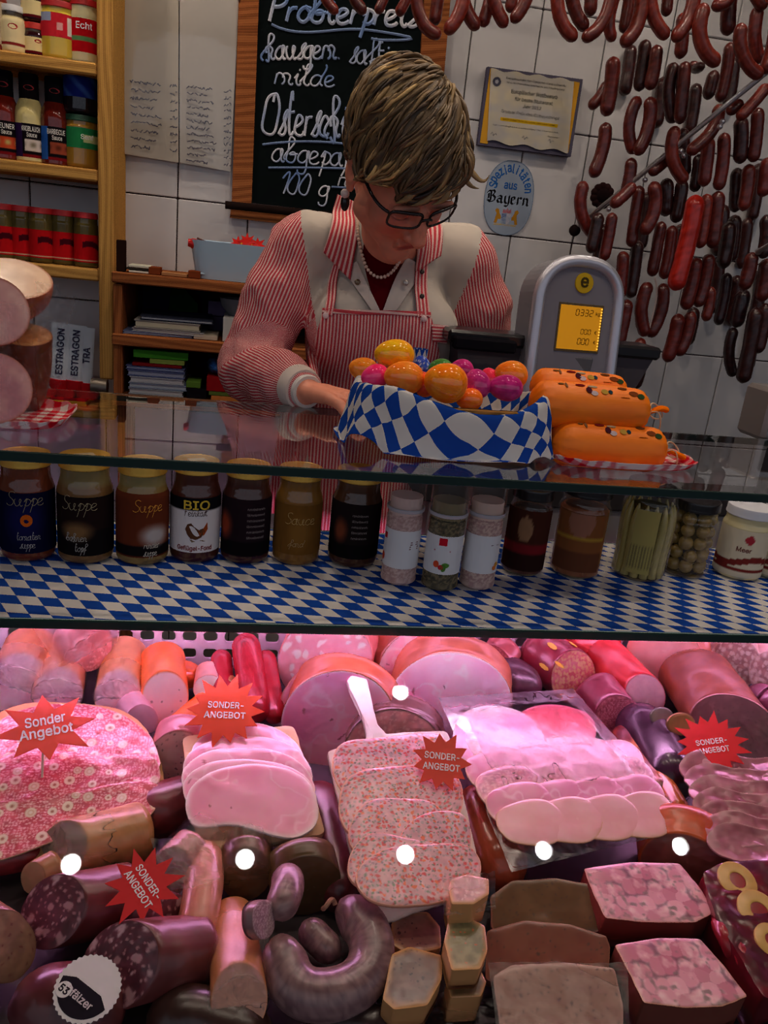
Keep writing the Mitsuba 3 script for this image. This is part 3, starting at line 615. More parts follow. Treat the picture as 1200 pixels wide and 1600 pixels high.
packet('white tarragon packet half hidden by the wrapped ham', 97, 505, 606, 28, 'ESTRAGON')
packet('plain side of the white tarragon packet nearest the post', 138, 512, 612, 18, 'TRA')
k = lab('mustard_carton', 'flat red and yellow carton lying below the tarragon packets', 'carton')
q = PY(116, 628, 2.30); box(k + '__lid', (q[0] - .06, 2.29, q[2] + .004), (q[0] + .035, 2.40, q[2] + .022), 'satin', (196, 36, 44)); box(k + '__body', (q[0] - .06, 2.29, q[2] - .014), (q[0] + .035, 2.40, q[2] + .004), 'satin', (214, 180, 60))
# ================================================================ low dark wooden shelf unit with papers, and what lies on it
LF = 2.16
k = lab('low_shelf', 'low dark stained wooden shelf unit stuffed with papers behind the woman', 'shelf')
lx0, lx1 = PY(174, 430, LF)[0], PY(540, 460, LF)[0]
lz = []
for ya, yb in ((424, 441), (521, 539), (617, 634)):
    za, zb = PY(176, ya, LF)[2], PY(176, yb, LF)[2]; lz.append(za)
    box(k + '__board', (lx0, LF, zb), (lx1, YW - .016, za), 'darkwood', 0, .003, 0)
for x in (lx0 + .002, lx1 - .03): box(k + '__side', (x, LF + .012, lz[2]), (x + .022, YW - .018, lz[0] - .03), 'darkwood', 0, .003, 2)
box(k + '__back', (lx0 + .01, YW - .026, lz[2] - .0), (lx1 - .01, YW - .018, lz[0] - .03), 'satin', (58, 44, 46))
box(k + '__leg', (lx0 + .01, LF + .03, .2), (lx0 + .05, LF + .07, lz[2] - .03), 'darkwood', 0, .003, 2)
box(k + '__leg', (lx1 - .05, LF + .03, .2), (lx1 - .01, LF + .07, lz[2] - .03), 'darkwood', 0, .003, 2)
rng = random.Random(21)
def flat(name, label, cat, px0_, px1_, lev, z, h, col, Y0=LF + .02, Y1=LF + .22, rot=0, mat='satin', group=None, pages=None, tilt=0):
    """a book, folder or paper lying on a shelf level"""
    key = lab(nm(name), label, cat, group); zz = lz[lev] + z
    x0, x1 = PY(px0_, 480, LF)[0], PY(px1_, 480, LF)[0]; cx, cy = (x0 + x1) / 2, (Y0 + Y1) / 2
    M = trimesh.transformations.rotation_matrix(rot, (0, 0, 1)) @ trimesh.transformations.rotation_matrix(tilt, (0, 1, 0)); M[:3, 3] = (cx, cy, zz + h / 2 + abs(math.sin(tilt)) * (x1 - x0) / 2)
    if pages:
        m, _ = cbox(x1 - x0, Y1 - Y0, h * .18, .0008)
        put(key + '__cover', (m[0] + (0, 0, h * .41), m[1]), mat, col, M=M); put(key + '__cover', (m[0] - (0, 0, h * .41), m[1]), mat, col, M=M)
        m, _ = cbox(x1 - x0 - .006, Y1 - Y0 - .006, h * .64, .0008); put(key + '__pages', m, 'matte', pages, M=M)
    else:
        m, _ = cbox(x1 - x0, Y1 - Y0, h, .001); put(key, m, mat, col, M=M)
    return zz + h - lz[lev]
R = lambda: rng.uniform(-.05, .05)
# middle level
z = flat('paper_stack', 'crumpled blue and white paper, lowest in the pile on the middle board', 'paper', 188, 300, 1, .001, .006, (110, 120, 160), rot=.03, pages=(170, 175, 185))
z = flat('magazine', 'pale magazine lying under the open book on the middle board', 'magazine', 205, 320, 1, z + .001, .008, (176, 176, 182), rot=-.02, pages=(190, 186, 180))
z = flat('book', 'thick cream paged book in the pile on the middle board', 'book', 207, 312, 1, z + .001, .022, (150, 146, 140), rot=.015, pages=(196, 188, 164))
z = flat('magazine', 'dark striped magazine, topmost of the pile on the middle board', 'magazine', 214, 330, 1, z + .001, .009, (50, 54, 72), rot=.06, pages=(170, 172, 180))
flat('notebook', 'cream notebook with rounded corner right of the paper pile', 'notebook', 303, 341, 1, .001, .012, (190, 176, 156), Y1=LF + .14)
flat('dark_box', 'dark storage box standing at the left end of the middle board', 'box', 202, 256, 1, .001, .125, (40, 38, 58), Y0=LF + .25, Y1=LF + .31)
key = lab('green_folder', 'dark green folder standing behind the magazines', 'folder'); p = PY(262, 480, LF + .26)
m = polyslab([(0, 0), (.082, 0), (.086, .07), (.045, .115), (.012, .122)], .02); put(key, m, 'satin', (28, 58, 22), M=frame((1, 0, 0), (0, 0, 1), (0, -1, 0), (p[0], LF + .25, lz[1] + .001)))
for i, w in enumerate(('lower', 'upper')): flat('purple_binder', f'grey purple binder lying behind, {w} of the two', 'binder', 318, 372, 1, .002 + i * .042, .04, (104, 92, 124), Y0=LF + .24, Y1=LF + .31)
flat('white_box', 'small white open cardboard box at the sleeve of the woman', 'box', 349, 420, 1, .001, .062, (200, 198, 194), Y1=LF + .16)
key = lab('grey_bowl', 'grey bowl standing in the white box beside the sleeve', 'bowl'); p = PY(372, 490, LF + .09)
put(key, lathe([(0, 0), (.025, 0), (.045, .025), (.05, .045), (.046, .045), (.04, .026), (0, .008)], 28), 'satin', (110, 112, 118), 40, frame((1, 0, 0), (0, 1, 0), (0, 0, 1), (p[0], LF + .09, lz[1] + .063)))
# lower level
z = .001
for lb, c, h, x0, x1, pg in (('grey patterned booklet, lowest of the stack on the lower board', (150, 160, 170), .016, 200, 290, (180, 186, 190)), ('pale blue patterned booklet, second lowest of the stack', (130, 142, 168), .014, 198, 294, (170, 178, 190)),
        ('white and grey booklet in the middle of the stack', (168, 172, 184), .016, 200, 288, (185, 185, 190)), ('slate blue book under the thin blue one', (88, 98, 140), .016, 197, 290, (150, 156, 180)), ('thin blue book in the upper half of the stack', (76, 84, 130), .010, 195, 291, (140, 150, 180)), ('thin dark red booklet under the green folders', (120, 24, 30), .008, 204, 284, None)):
    z = flat('booklet', lb, 'book', x0, x1, 2, z + .0008, h, c, rot=R() * .6, pages=pg)
z = flat('folder', 'pale green folder on top of the booklet stack', 'folder', 232, 288, 2, z + .001, .012, (130, 150, 70), rot=.02)
z = flat('folder', 'bright green ribbed folder, topmost on the lower board', 'folder', 204, 292, 2, z + .001, .02, (60, 130, 40), rot=.05)
flat('green_box', 'small green packet right of the booklet stack', 'box', 293, 316, 2, .03, .016, (88, 124, 48), Y1=LF + .1)
flat('dark_case', 'black case carrying the small green packet', 'box', 294, 326, 2, .001, .028, (22, 20, 26))
z = flat('booklet', 'orange booklet, lowest on the right of the lower board', 'book', 334, 400, 2, .001, .012, (190, 120, 60))
z = flat('booklet', 'green booklet on the orange one', 'book', 330, 400, 2, z + .001, .010, (90, 110, 50))
z = flat('red_box', 'flat red box below the blue bag', 'box', 326, 410, 2, z + .001, .038, (150, 24, 30))
key = lab('blue_bag', 'crumpled blue and black plastic bag on the red box', 'bag'); m = trimesh.creation.icosphere(4, .05); v = np.array(m.vertices)
v = v * (1.0, .9, .5) * (1 + .5 * (fb(v + 3, 25, 3, 4) - .5))[:, None]; p = PY(352, 575, LF + .07)
put(key, (v, m.faces), 'gloss', lambda v: lerp((24, 26, 36), (50, 110, 190), np.clip(fb(v, 30, 2, 8) * 4 - 1.6, 0, 1)), True, frame((1, 0, 0), (0, 1, 0), (0, 0, 1), (p[0], LF + .07, lz[2] + z + .026)))
# on the top board
flat('paper_stack', 'few loose white sheets on the top board beside the post', 'paper', 196, 236, 0, .001, .005, (210, 206, 190), Y1=LF + .12, rot=.1)
flat('wallet', 'dark wallet between the loose sheets', 'wallet', 194, 232, 0, .0075, .005, (50, 44, 40), Y1=LF + .1, rot=.06)
flat('paper_stack', 'white card on the dark wallet', 'paper', 198, 232, 0, .0135, .006, (196, 194, 176), Y1=LF + .1, rot=.02)
for px, w in ((238, 'left'), (300, 'right, next to the tub')): flat('wooden_block', f'small reddish wooden block on the top board, {w}', 'block', px - 8, px + 10, 0, .001, .018, (120, 56, 30), Y1=LF + .07)
flat('wooden_strip', 'flat pale wooden strip between the two blocks', 'strip', 250, 290, 0, .001, .008, (170, 120, 80), Y1=LF + .06)
flat('clothes_clip', 'dark bracket standing at the left end of the top board', 'bracket', 180, 193, 0, .001, .075, (40, 24, 20), Y1=LF + .05)
key = lab('plastic_tub', 'pale blue plastic tub with red tools and tags on the low shelf', 'tub'); c = PY(372, 420, LF + .12); tw, td, thh = .125, .10, .095
def tub(u, v):
    a = v * 2 * np.pi; e = .35; cs, sn = np.cos(a), np.sin(a); k2 = .86 + .14 * np.clip(u * 2, 0, 1)
    inner = u > .55; zz = np.where(u < .55, u / .55, 1 - (u - .55) / .45 * .9); sc = np.where(inner, .95, 1.0) * (.86 + .14 * zz)
    return np.stack([tw * sc * np.sign(cs) * np.abs(cs) ** e, td * sc * np.sign(sn) * np.abs(sn) ** e, zz * thh], -1)
Mt = frame((1, 0, 0), (0, 1, 0), (0, 0, 1), (c[0], LF + .13, lz[0] + .001))
put(key + '__body', sheet(tub, 23, 64), 'soft', (168, 194, 214), 50, Mt)
m, _ = cbox(tw * 1.7, td * 1.7, .006, .002); put(key + '__bottom', (m[0] + (0, 0, .012), m[1]), 'satin', (160, 186, 206), M=Mt)
key = lab('red_tool', 'red handled tool lying across the rim of the pale blue tub', 'tool')
def tub_p(px, py, dy=.06): return PY(px, py, LF + dy)
put(key + '__handle', sweep(curve([tub_p(294, 379), tub_p(315, 384), tub_p(345, 393), tub_p(362, 396)], 24), [.010] * 2 + [.013] * 3 + [.011] * 19, 14), 'gloss', (196, 26, 24), 40)
put(key + '__blade', sweep(curve([tub_p(308, 372), tub_p(350, 388), tub_p(400, 398)], 12), .010, 10, flat=(1, .25)), 'satin', (92, 60, 56), 40)
key = lab('clear_bag', 'clear plastic bag of red and yellow star tags in the tub', 'bag')
m = trimesh.creation.icosphere(4, .045); v = np.array(m.vertices) * (1.1, .8, .7); v *= (1 + .5 * (fb(v, 30, 3, 4) - .5))[:, None]
put(key, (v + tub_p(395, 384, .1), m.faces), 'film', smooth=True)
def star(n, r0, r1, th, seed=0, sx=1.0, sy=1.0):
    rg = random.Random(seed); P = []
    for i in range(2 * n):
        a = np.pi * i / n; r = (r0 * rg.uniform(.88, 1.08)) if i % 2 == 0 else r1
        P.append((r * math.cos(a) * sx, r * math.sin(a) * sy))
    return polyslab(P, th)
for i, (x, y, w) in enumerate(((372, 382, 'left, above the tool blade'), (386, 378, 'middle, above the yellow tag'), (402, 384, 'right, at the sleeve'))):
    key = lab(nm('star_tag'), f'small red star price tag in the tub, {w}', 'sign', 'star tags in the tub'); put(key, star(8, .024, .012, .0015, i), 'satin', (224, 44, 40), M=fr(tub_p(x, y, .08), (-.1 + .1 * i, -1, .35)))
key = lab('yellow_tag', 'small yellow tag among the red stars in the tub', 'sign'); m, _ = cbox(.03, .02, .0015, .0005); put(key, m, 'satin', (226, 190, 60), M=fr(tub_p(385, 386, .075), (0, -1, .4)))

# ================================================================ dried sausages hanging in front of the tiles
def sausage_mesh(P3, r, n=22, sides=14, seed=0, bump=.06):
    P = curve(P3, n + 12)
    d = np.r_[0, np.cumsum(np.linalg.norm(np.diff(P, axis=0), axis=1))]; L = d[-1]
    q = np.concatenate([np.linspace(0, 1.15 * r, 7)[:-1], np.linspace(1.15 * r, L - 1.15 * r, n), L - np.linspace(1.15 * r, 0, 7)[1:]])
    q = np.clip(q, 0, L); P = np.stack([np.interp(q, d, P[:, i]) for i in range(3)], 1)
    e = np.minimum(q, L - q) / (1.15 * r); R = r * np.sqrt(np.clip(1 - (1 - np.clip(e, 0, 1)) ** 2, .012, 1))
    R = np.maximum(R, r * .16)
    m = sweep(P, R, sides); v = np.array(m.vertices); nn = np.array(m.vertex_normals)
    m.vertices = v + nn * ((fb(v, .8 / r, 2, seed) - .5) * bump * 2 * r)[:, None]
    return m
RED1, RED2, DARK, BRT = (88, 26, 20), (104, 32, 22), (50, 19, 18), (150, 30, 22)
def hang_sausage(label, pts, Y, rpx=7.4, col=RED1, name='hanging_sausage', Y2=None, group='dried sausages hanging on the wall'):
    key = lab(nm(name), label, 'sausage', group); n = len(pts); sd = _count[name]
    if np.linalg.norm(np.subtract(pts[0], pts[-1])) < 60 and n == 2: pass
    P = np.array([PY(x, y, Y + ((Y2 - Y) * i / (n - 1) if Y2 else 0)) for i, (x, y) in enumerate(pts)])
    r = 1.28 * rpx * pxm(P[n // 2]) * (1 + .06 * math.sin(sd * 2.7)); c = np.asarray(col, float) * (1 + .12 * math.sin(sd * 1.9))
    put(key, sausage_mesh(P, r, seed=sd), 'gloss' if col == BRT else 'wet', lambda v: c + (fb(v, 130, 3, sd)[:, None] - .5) * np.array([80, 34, 26.]), True)
    return key
# thick bent sausages hooked over the rail above, nearest to the counter
for lb, pts, Y, r in (
    ('thick bent dried sausage at the left end of the upper row above the certificate', [(868, -50), (870, -10), (876, 30), (902, 60)], 2.0, 8),
    ('thick bent dried sausage, right arm of the leftmost loop in the upper row', [(962, -50), (954, 0), (940, 36), (909, 60)], 1.98, 8.2),
    ('dried sausage behind the leftmost loop of the upper row', [(888, -50), (894, 0), (903, 26), (918, 46)], 2.06, 7.6),
    ('dried sausage forming the left arm of the second loop in the upper row', [(966, -40), (956, 10), (952, 44), (960, 64)], 2.03, 7.6),
    ('thick dried sausage, right arm of the second loop in the upper row', [(1008, -50), (1004, 0), (996, 37), (970, 70)], 1.98, 8.4),
    ('dried sausage between the arms of the second loop in the upper row', [(986, -40), (983, 0), (973, 52)], 2.07, 7.6),
    ('thick dried sausage, left arm of the third loop in the upper row', [(1014, -50), (1016, 0), (1023, 30), (1045, 58)], 1.98, 8.2),
    ('thick dried sausage, right arm of the third loop in the upper row', [(1090, -50), (1084, 0), (1076, 28), (1050, 62)], 1.97, 8.6),
    ('dried sausage hanging behind the third loop in the upper row', [(1046, -50), (1044, -10), (1040, 26)], 2.08, 7.4),
    ('thick curved dried sausage with a free end right of the third loop', [(1104, 6), (1093, 44), (1099, 74), (1125, 98)], 1.95, 8.4),
    ('dried sausage behind the free curved one, touching the upper picture edge', [(1140, -40), (1138, 0), (1112, 8)], 2.05, 8),
    ('straight dark sausage from the upper picture edge right of the curved one', [(1142, -40), (1139, 0), (1137, 56)], 2.1, 9),
    ('thick curved sausage, left arm of the rightmost loop', [(1160, 36), (1156, 62), (1163, 92), (1192, 118)], 1.95, 8.4),
    ('dried sausage inside the rightmost loop', [(1186, 10), (1179, 50), (1182, 80), (1190, 98)], 2.02, 7.8),
    ('thick sausage, right arm of the rightmost loop at the picture edge', [(1214, 30), (1208, 70), (1194, 116)], 1.96, 8.4),
    ('dried sausage at the upper right corner of the picture', [(1176, -40), (1180, -10), (1197, 12)], 2.0, 8.2),
    ('dark sausage at the top between the two right loops', [(1066, 20), (1066, 60), (1062, 92)], 2.12, 7.6),
    # over the chalkboard and beside it
    ('dried sausage at the top left of the chalkboard writing', [(500, -30), (510, 0), (528, 20)], 2.0, 6.6), ('dried sausage over the middle of the chalkboard heading', [(548, -30), (556, 2), (572, 20)], 2.02, 6.6),
    ('dried sausage end hanging over the right of the chalkboard heading', [(606, -30), (598, 2), (588, 21)], 2.02, 6.4), ('dark dried sausage left of the board corner over the heading', [(640, -30), (634, 0), (620, 24)], 2.04, 6.6),
    ('dark sausage hanging behind the two left loops of the upper row', [(925, -60), (924, -20), (922, 26)], 2.15, 8), ('large dried sausage, left arm of the loop at the board corner', [(648, -30), (652, 10), (664, 40), (690, 54)], 1.98, 8), ('large dried sausage, right arm of the loop at the board corner', [(732, -40), (724, 0), (712, 32), (694, 50)], 1.98, 8),
    ('dried sausage inside the loop at the board corner', [(688, -40), (684, 0), (678, 40)], 2.05, 8), ('dried sausage, left arm of the small loop right of the chalkboard', [(722, -30), (728, 12), (748, 46)], 2.0, 7.6),
    ('dried sausage, middle of the small loop right of the chalkboard', [(770, -40), (764, 6), (752, 42)], 2.02, 7.8), ('dried sausage right of the small loop, bending to the right', [(766, -30), (776, 14), (792, 42)], 1.99, 7.8),
    ('dried sausage, right end of the row right of the chalkboard', [(828, -30), (820, 4), (799, 34)], 1.98, 7.6), ('short dark sausage hanging behind the small loop', [(806, -30), (800, 0), (796, 20)], 2.06, 7.4)):
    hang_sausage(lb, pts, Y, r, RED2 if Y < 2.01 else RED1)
A, B, C, D, E, F, G, H, I, J, K, L = ('in the leftmost chain beside the certificate', 'in the second chain from the left', 'in the chain third from the left', 'in the chain crossed by the upper rod', 'in the chain at the right picture edge', 'below the knob of the lower rod', 'in the chain just right of the scale display', 'in the chain behind the white string loop', 'in the bunch with the bright red sausage', 'in the chain below the bright red sausage', 'in the dark chain near the right edge', 'in the lowest chain near the right edge')
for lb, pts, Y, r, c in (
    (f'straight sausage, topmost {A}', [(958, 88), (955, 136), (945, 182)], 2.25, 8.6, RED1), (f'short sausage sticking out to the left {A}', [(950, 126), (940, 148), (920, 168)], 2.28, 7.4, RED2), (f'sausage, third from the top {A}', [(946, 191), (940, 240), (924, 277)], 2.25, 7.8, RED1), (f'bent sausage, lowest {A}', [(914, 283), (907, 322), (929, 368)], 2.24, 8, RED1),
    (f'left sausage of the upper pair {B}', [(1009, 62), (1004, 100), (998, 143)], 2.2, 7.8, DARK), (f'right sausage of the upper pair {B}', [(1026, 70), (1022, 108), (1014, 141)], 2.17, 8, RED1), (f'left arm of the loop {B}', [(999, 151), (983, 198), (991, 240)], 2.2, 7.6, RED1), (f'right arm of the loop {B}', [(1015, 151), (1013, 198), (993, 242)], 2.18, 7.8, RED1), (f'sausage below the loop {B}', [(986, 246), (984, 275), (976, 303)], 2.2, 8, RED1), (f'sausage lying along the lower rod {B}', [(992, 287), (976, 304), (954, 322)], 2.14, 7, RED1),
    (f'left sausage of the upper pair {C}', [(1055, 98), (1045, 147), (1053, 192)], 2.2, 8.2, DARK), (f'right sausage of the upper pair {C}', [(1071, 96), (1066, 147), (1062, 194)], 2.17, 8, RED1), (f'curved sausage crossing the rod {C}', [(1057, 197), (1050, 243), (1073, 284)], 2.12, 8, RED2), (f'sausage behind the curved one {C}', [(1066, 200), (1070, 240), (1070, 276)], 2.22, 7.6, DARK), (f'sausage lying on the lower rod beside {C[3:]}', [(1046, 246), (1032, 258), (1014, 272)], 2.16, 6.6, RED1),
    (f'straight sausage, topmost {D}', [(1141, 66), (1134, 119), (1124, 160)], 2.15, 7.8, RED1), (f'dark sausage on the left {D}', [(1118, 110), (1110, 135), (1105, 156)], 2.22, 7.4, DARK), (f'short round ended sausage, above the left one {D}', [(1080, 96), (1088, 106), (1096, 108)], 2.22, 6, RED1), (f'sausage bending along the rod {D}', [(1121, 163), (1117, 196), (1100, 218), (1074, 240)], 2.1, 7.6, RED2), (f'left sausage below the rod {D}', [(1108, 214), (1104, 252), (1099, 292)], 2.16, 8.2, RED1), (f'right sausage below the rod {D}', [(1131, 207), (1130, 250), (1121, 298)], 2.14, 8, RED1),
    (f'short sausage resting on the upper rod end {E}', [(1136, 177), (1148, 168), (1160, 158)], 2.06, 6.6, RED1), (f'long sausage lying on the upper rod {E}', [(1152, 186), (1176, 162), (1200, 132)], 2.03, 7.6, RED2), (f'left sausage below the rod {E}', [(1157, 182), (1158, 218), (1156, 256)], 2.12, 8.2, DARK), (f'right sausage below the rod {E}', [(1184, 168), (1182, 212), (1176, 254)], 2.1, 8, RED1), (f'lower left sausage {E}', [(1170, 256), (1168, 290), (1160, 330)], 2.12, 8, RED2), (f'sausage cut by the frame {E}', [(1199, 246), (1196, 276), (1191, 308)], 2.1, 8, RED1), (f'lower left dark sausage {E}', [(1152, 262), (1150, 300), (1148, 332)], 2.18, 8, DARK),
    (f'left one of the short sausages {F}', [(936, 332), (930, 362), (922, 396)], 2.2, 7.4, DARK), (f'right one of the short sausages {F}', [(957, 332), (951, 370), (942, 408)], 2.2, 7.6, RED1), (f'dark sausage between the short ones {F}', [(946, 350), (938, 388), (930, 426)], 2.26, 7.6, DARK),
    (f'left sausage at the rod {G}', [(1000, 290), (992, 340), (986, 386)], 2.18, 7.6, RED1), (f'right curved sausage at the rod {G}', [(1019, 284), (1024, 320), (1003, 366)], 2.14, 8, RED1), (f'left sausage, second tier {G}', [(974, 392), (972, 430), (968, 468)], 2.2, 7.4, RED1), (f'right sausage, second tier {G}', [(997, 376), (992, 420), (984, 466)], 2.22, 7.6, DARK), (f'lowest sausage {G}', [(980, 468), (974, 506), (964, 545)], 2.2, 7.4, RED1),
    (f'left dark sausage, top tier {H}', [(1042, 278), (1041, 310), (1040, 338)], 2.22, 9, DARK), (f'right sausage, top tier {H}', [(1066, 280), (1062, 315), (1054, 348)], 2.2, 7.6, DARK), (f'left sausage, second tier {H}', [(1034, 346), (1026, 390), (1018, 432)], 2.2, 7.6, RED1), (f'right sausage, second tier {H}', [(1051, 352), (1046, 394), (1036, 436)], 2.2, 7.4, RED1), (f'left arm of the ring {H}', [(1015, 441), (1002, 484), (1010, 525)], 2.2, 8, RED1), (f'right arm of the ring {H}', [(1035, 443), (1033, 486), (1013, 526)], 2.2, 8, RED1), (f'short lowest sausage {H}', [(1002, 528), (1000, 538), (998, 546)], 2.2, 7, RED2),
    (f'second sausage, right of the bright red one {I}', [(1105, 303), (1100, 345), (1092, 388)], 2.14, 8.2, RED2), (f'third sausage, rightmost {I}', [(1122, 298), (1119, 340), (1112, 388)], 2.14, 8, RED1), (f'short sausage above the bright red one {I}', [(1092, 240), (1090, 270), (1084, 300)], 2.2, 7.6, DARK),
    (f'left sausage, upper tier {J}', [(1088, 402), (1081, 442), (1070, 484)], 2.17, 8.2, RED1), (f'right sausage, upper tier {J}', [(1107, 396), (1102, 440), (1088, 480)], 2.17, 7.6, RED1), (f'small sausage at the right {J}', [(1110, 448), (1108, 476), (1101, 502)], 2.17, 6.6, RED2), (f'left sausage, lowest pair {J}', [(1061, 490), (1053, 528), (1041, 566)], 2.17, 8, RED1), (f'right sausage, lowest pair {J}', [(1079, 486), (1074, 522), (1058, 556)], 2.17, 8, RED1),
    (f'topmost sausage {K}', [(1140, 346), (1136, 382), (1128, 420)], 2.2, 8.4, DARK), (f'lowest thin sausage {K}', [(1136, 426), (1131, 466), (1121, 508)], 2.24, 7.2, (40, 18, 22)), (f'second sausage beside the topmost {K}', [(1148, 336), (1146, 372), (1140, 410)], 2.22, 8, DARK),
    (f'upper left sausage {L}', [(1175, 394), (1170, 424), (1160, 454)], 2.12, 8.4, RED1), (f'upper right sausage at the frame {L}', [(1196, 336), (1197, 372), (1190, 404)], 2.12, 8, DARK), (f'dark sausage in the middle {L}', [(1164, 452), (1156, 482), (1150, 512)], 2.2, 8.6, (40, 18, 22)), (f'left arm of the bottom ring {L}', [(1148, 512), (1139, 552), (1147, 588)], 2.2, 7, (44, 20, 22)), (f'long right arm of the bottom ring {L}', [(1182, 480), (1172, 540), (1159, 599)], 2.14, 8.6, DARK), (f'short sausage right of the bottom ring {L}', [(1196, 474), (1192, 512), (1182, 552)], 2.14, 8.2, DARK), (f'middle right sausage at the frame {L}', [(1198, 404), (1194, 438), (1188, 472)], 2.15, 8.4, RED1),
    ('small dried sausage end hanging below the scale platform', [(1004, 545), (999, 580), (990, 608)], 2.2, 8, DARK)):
    hang_sausage(lb, pts, Y, r, c)
_ord = ('first', 'second', 'third', 'fourth', 'fifth', 'sixth', 'seventh', 'eighth', 'ninth', 'tenth', 'eleventh', 'twelfth', 'thirteenth', 'fourteenth', 'fifteenth', 'sixteenth')
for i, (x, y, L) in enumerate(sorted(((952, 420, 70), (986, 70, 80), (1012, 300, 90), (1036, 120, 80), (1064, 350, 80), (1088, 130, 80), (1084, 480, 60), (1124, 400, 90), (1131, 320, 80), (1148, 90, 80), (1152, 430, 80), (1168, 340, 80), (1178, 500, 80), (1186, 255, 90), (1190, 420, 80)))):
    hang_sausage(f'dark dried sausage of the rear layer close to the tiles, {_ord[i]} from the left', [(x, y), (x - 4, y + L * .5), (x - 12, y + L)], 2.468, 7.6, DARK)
hang_sausage('smooth bright red sausage, thicker and longer than its neighbours', [(1088, 304), (1076, 370), (1053, 454)], 2.1, 11, BRT, 'bright_red_sausage')
for lb, (x, y), Y in (('small round sausage end below the third loop of the upper row', (1090, 106), 2.2),):
    p = PY(x, y, Y); m = trimesh.creation.icosphere(3, 8 * pxm(p)); kk = lab(nm('sausage_end'), lb, 'sausage'); put(kk, (np.array(m.vertices) * (1, 2.2, 1) + p, m.faces), 'wet', DARK, True)
k = lab('dried_rosette', 'dark dried rosette shaped bundle on the wall left of the lower rod', 'garland'); p = PY(941, 306, 2.44); ms = []
for i in range(11):
    a = i * 2 * np.pi / 11; m = trimesh.creation.icosphere(2, .012); ms.append(trimesh.Trimesh(np.array(m.vertices) * (1, .8, 1) + p + (.026 * math.cos(a), 0, .026 * math.sin(a)), m.faces, process=False))
put(k + '__petals', trimesh.util.concatenate(ms), 'satin', (44, 26, 26), True); m = trimesh.creation.icosphere(3, .024); put(k + '__centre', (np.array(m.vertices) * (1, .6, 1) + p, m.faces), 'satin', (32, 20, 22), True)
# rods
k = lab(nm('hanging_rod'), 'long chrome rod slanting across the sausage chains, knob at its lower left end', 'rod')
a, b = PY(899, 357, 2.30), PY(1260, 62, 1.92); rod(k + '__bar', a, b, .0065); m = trimesh.creation.icosphere(3, .016); put(k + '__knob', (np.array(m.vertices) + PY(898, 360, 2.30), m.faces), 'satin', (40, 30, 30), True)
for x, y, Y in ((951, 327, 2.24), (1008, 281, 2.18), (1064, 236, 2.12), (1069, 243, 2.12), (1129, 190, 2.06), (1125, 198, 2.06)):
    p = PY(x, y, Y); m = trimesh.creation.icosphere(2, .007); put(k + '__hook_ball', (np.array(m.vertices) + p, m.faces), 'metal', (225, 220, 225), True)
put(k + '__thread', sweep(np.array([PY(897, 368, 2.30), PY(893, 385, 2.34), PY(889, 408, 2.36)]), .0016, 6), 'satin', (70, 60, 64))
k = nm('hanging_rod'); lab(k, 'chrome rod with bright tip at the right picture edge', 'rod'); rod(k + '__bar', PY(1183, 394, 2.1), PY(1290, 330, 1.95), .0065)
m = trimesh.creation.icosphere(2, .009); put(k + '__tip', (np.array(m.vertices) + PY(1185, 393, 2.1), m.faces), 'metal', (225, 220, 225), True)
k = lab('ceiling_rail', 'steel rail under the ceiling from which the upper sausages hang', 'rail'); a, b = PY(470, -58, 2.03), PY(1260, -100, 2.03); a[2] = b[2]
rod(k + '__bar', a, b + (0, 0, a[2] - b[2]), .01)
for x in (.25, 1.0, 1.6): rod(k + '__hanger', np.array([x, 2.03, a[2]]), np.array([x, 2.03, 2.75]), .005)
k = lab('string_loop', 'white string holding the sausage ring below the bright red sausage', 'string')
put(k, sweep(curve([PY(1023, 434, 2.19), PY(1025, 470, 2.19), PY(1018, 500, 2.19), PY(1014, 518, 2.19)], 12), .0022, 6), 'matte', (190, 170, 165))

# ================================================================ the weighing scale behind the counter
WY = 1.44
k = lab('service_worktop', 'dark worktop behind the glass counter carrying the scale', 'worktop')
box(k + '__top', (PY(660, 700, WY)[0], 1.425, 1.10), (SX1, 1.535, 1.14), 'satin', (60, 56, 58), .004); box(k + '__cabinet', (PY(680, 700, WY)[0], 1.43, .2), (SX1 - .03, 1.52, 1.10), 'satin', (150, 146, 148), .004)
k = lab('scale', 'grey shop scale with arched display head showing an amber screen', 'scale')
hw, b0 = .0885, PY(886, 596, WY); H0 = PY(896, 400, WY)[2] - b0[2]
xh = nrm(PY(965, 560, WY) - PY(810, 560, WY)); xh = nrm(np.array([1, .10, 0])); ny = np.cross((0, 0, 1), xh); zt = nrm(np.array([.0, 0, 1]) + .10 * ny)
Mh = frame(xh, zt, np.cross(xh, zt), b0 + (0.004, 0, -.03)); H0 += .03
def arch(w, h, n=24, pw=2.4): 
    a = np.linspace(0, np.pi, n); tpr = 1.0
    return [(-w * 1.03, 0), ] + [(-w * np.sign(math.cos(x)) * abs(math.cos(x)) ** (2 / pw), h - w * .92 + w * .92 * math.sin(x) ** (2 / pw)) for x in a] + [(w * 1.03, 0)]
P = arch(hw, H0)
m = polyslab(P, .07); put(k + '__head', (np.array(m.vertices) - (0, 0, .07), m.faces), 'soft', (112, 110, 116), M=Mh)
put(k + '__head_rim', sweep(np.array([(x * .93, y, -.004) for x, y in P[1:-1]] if False else [(x * .925, y - .006 * (y > H0 * .6), .002) for x, y in [(-hw * 1.03, 0)] + P[1:-1] + [(hw * 1.03, 0)]]), .0115, 14), 'brushed', (196, 194, 204), 60, Mh)
put(k + '__face', (np.array(polyslab([(x * .86, y * .955) for x, y in P], .003).vertices), polyslab([(x * .86, y * .955) for x, y in P], .003).faces), 'satin', (122, 118, 126), M=Mh)
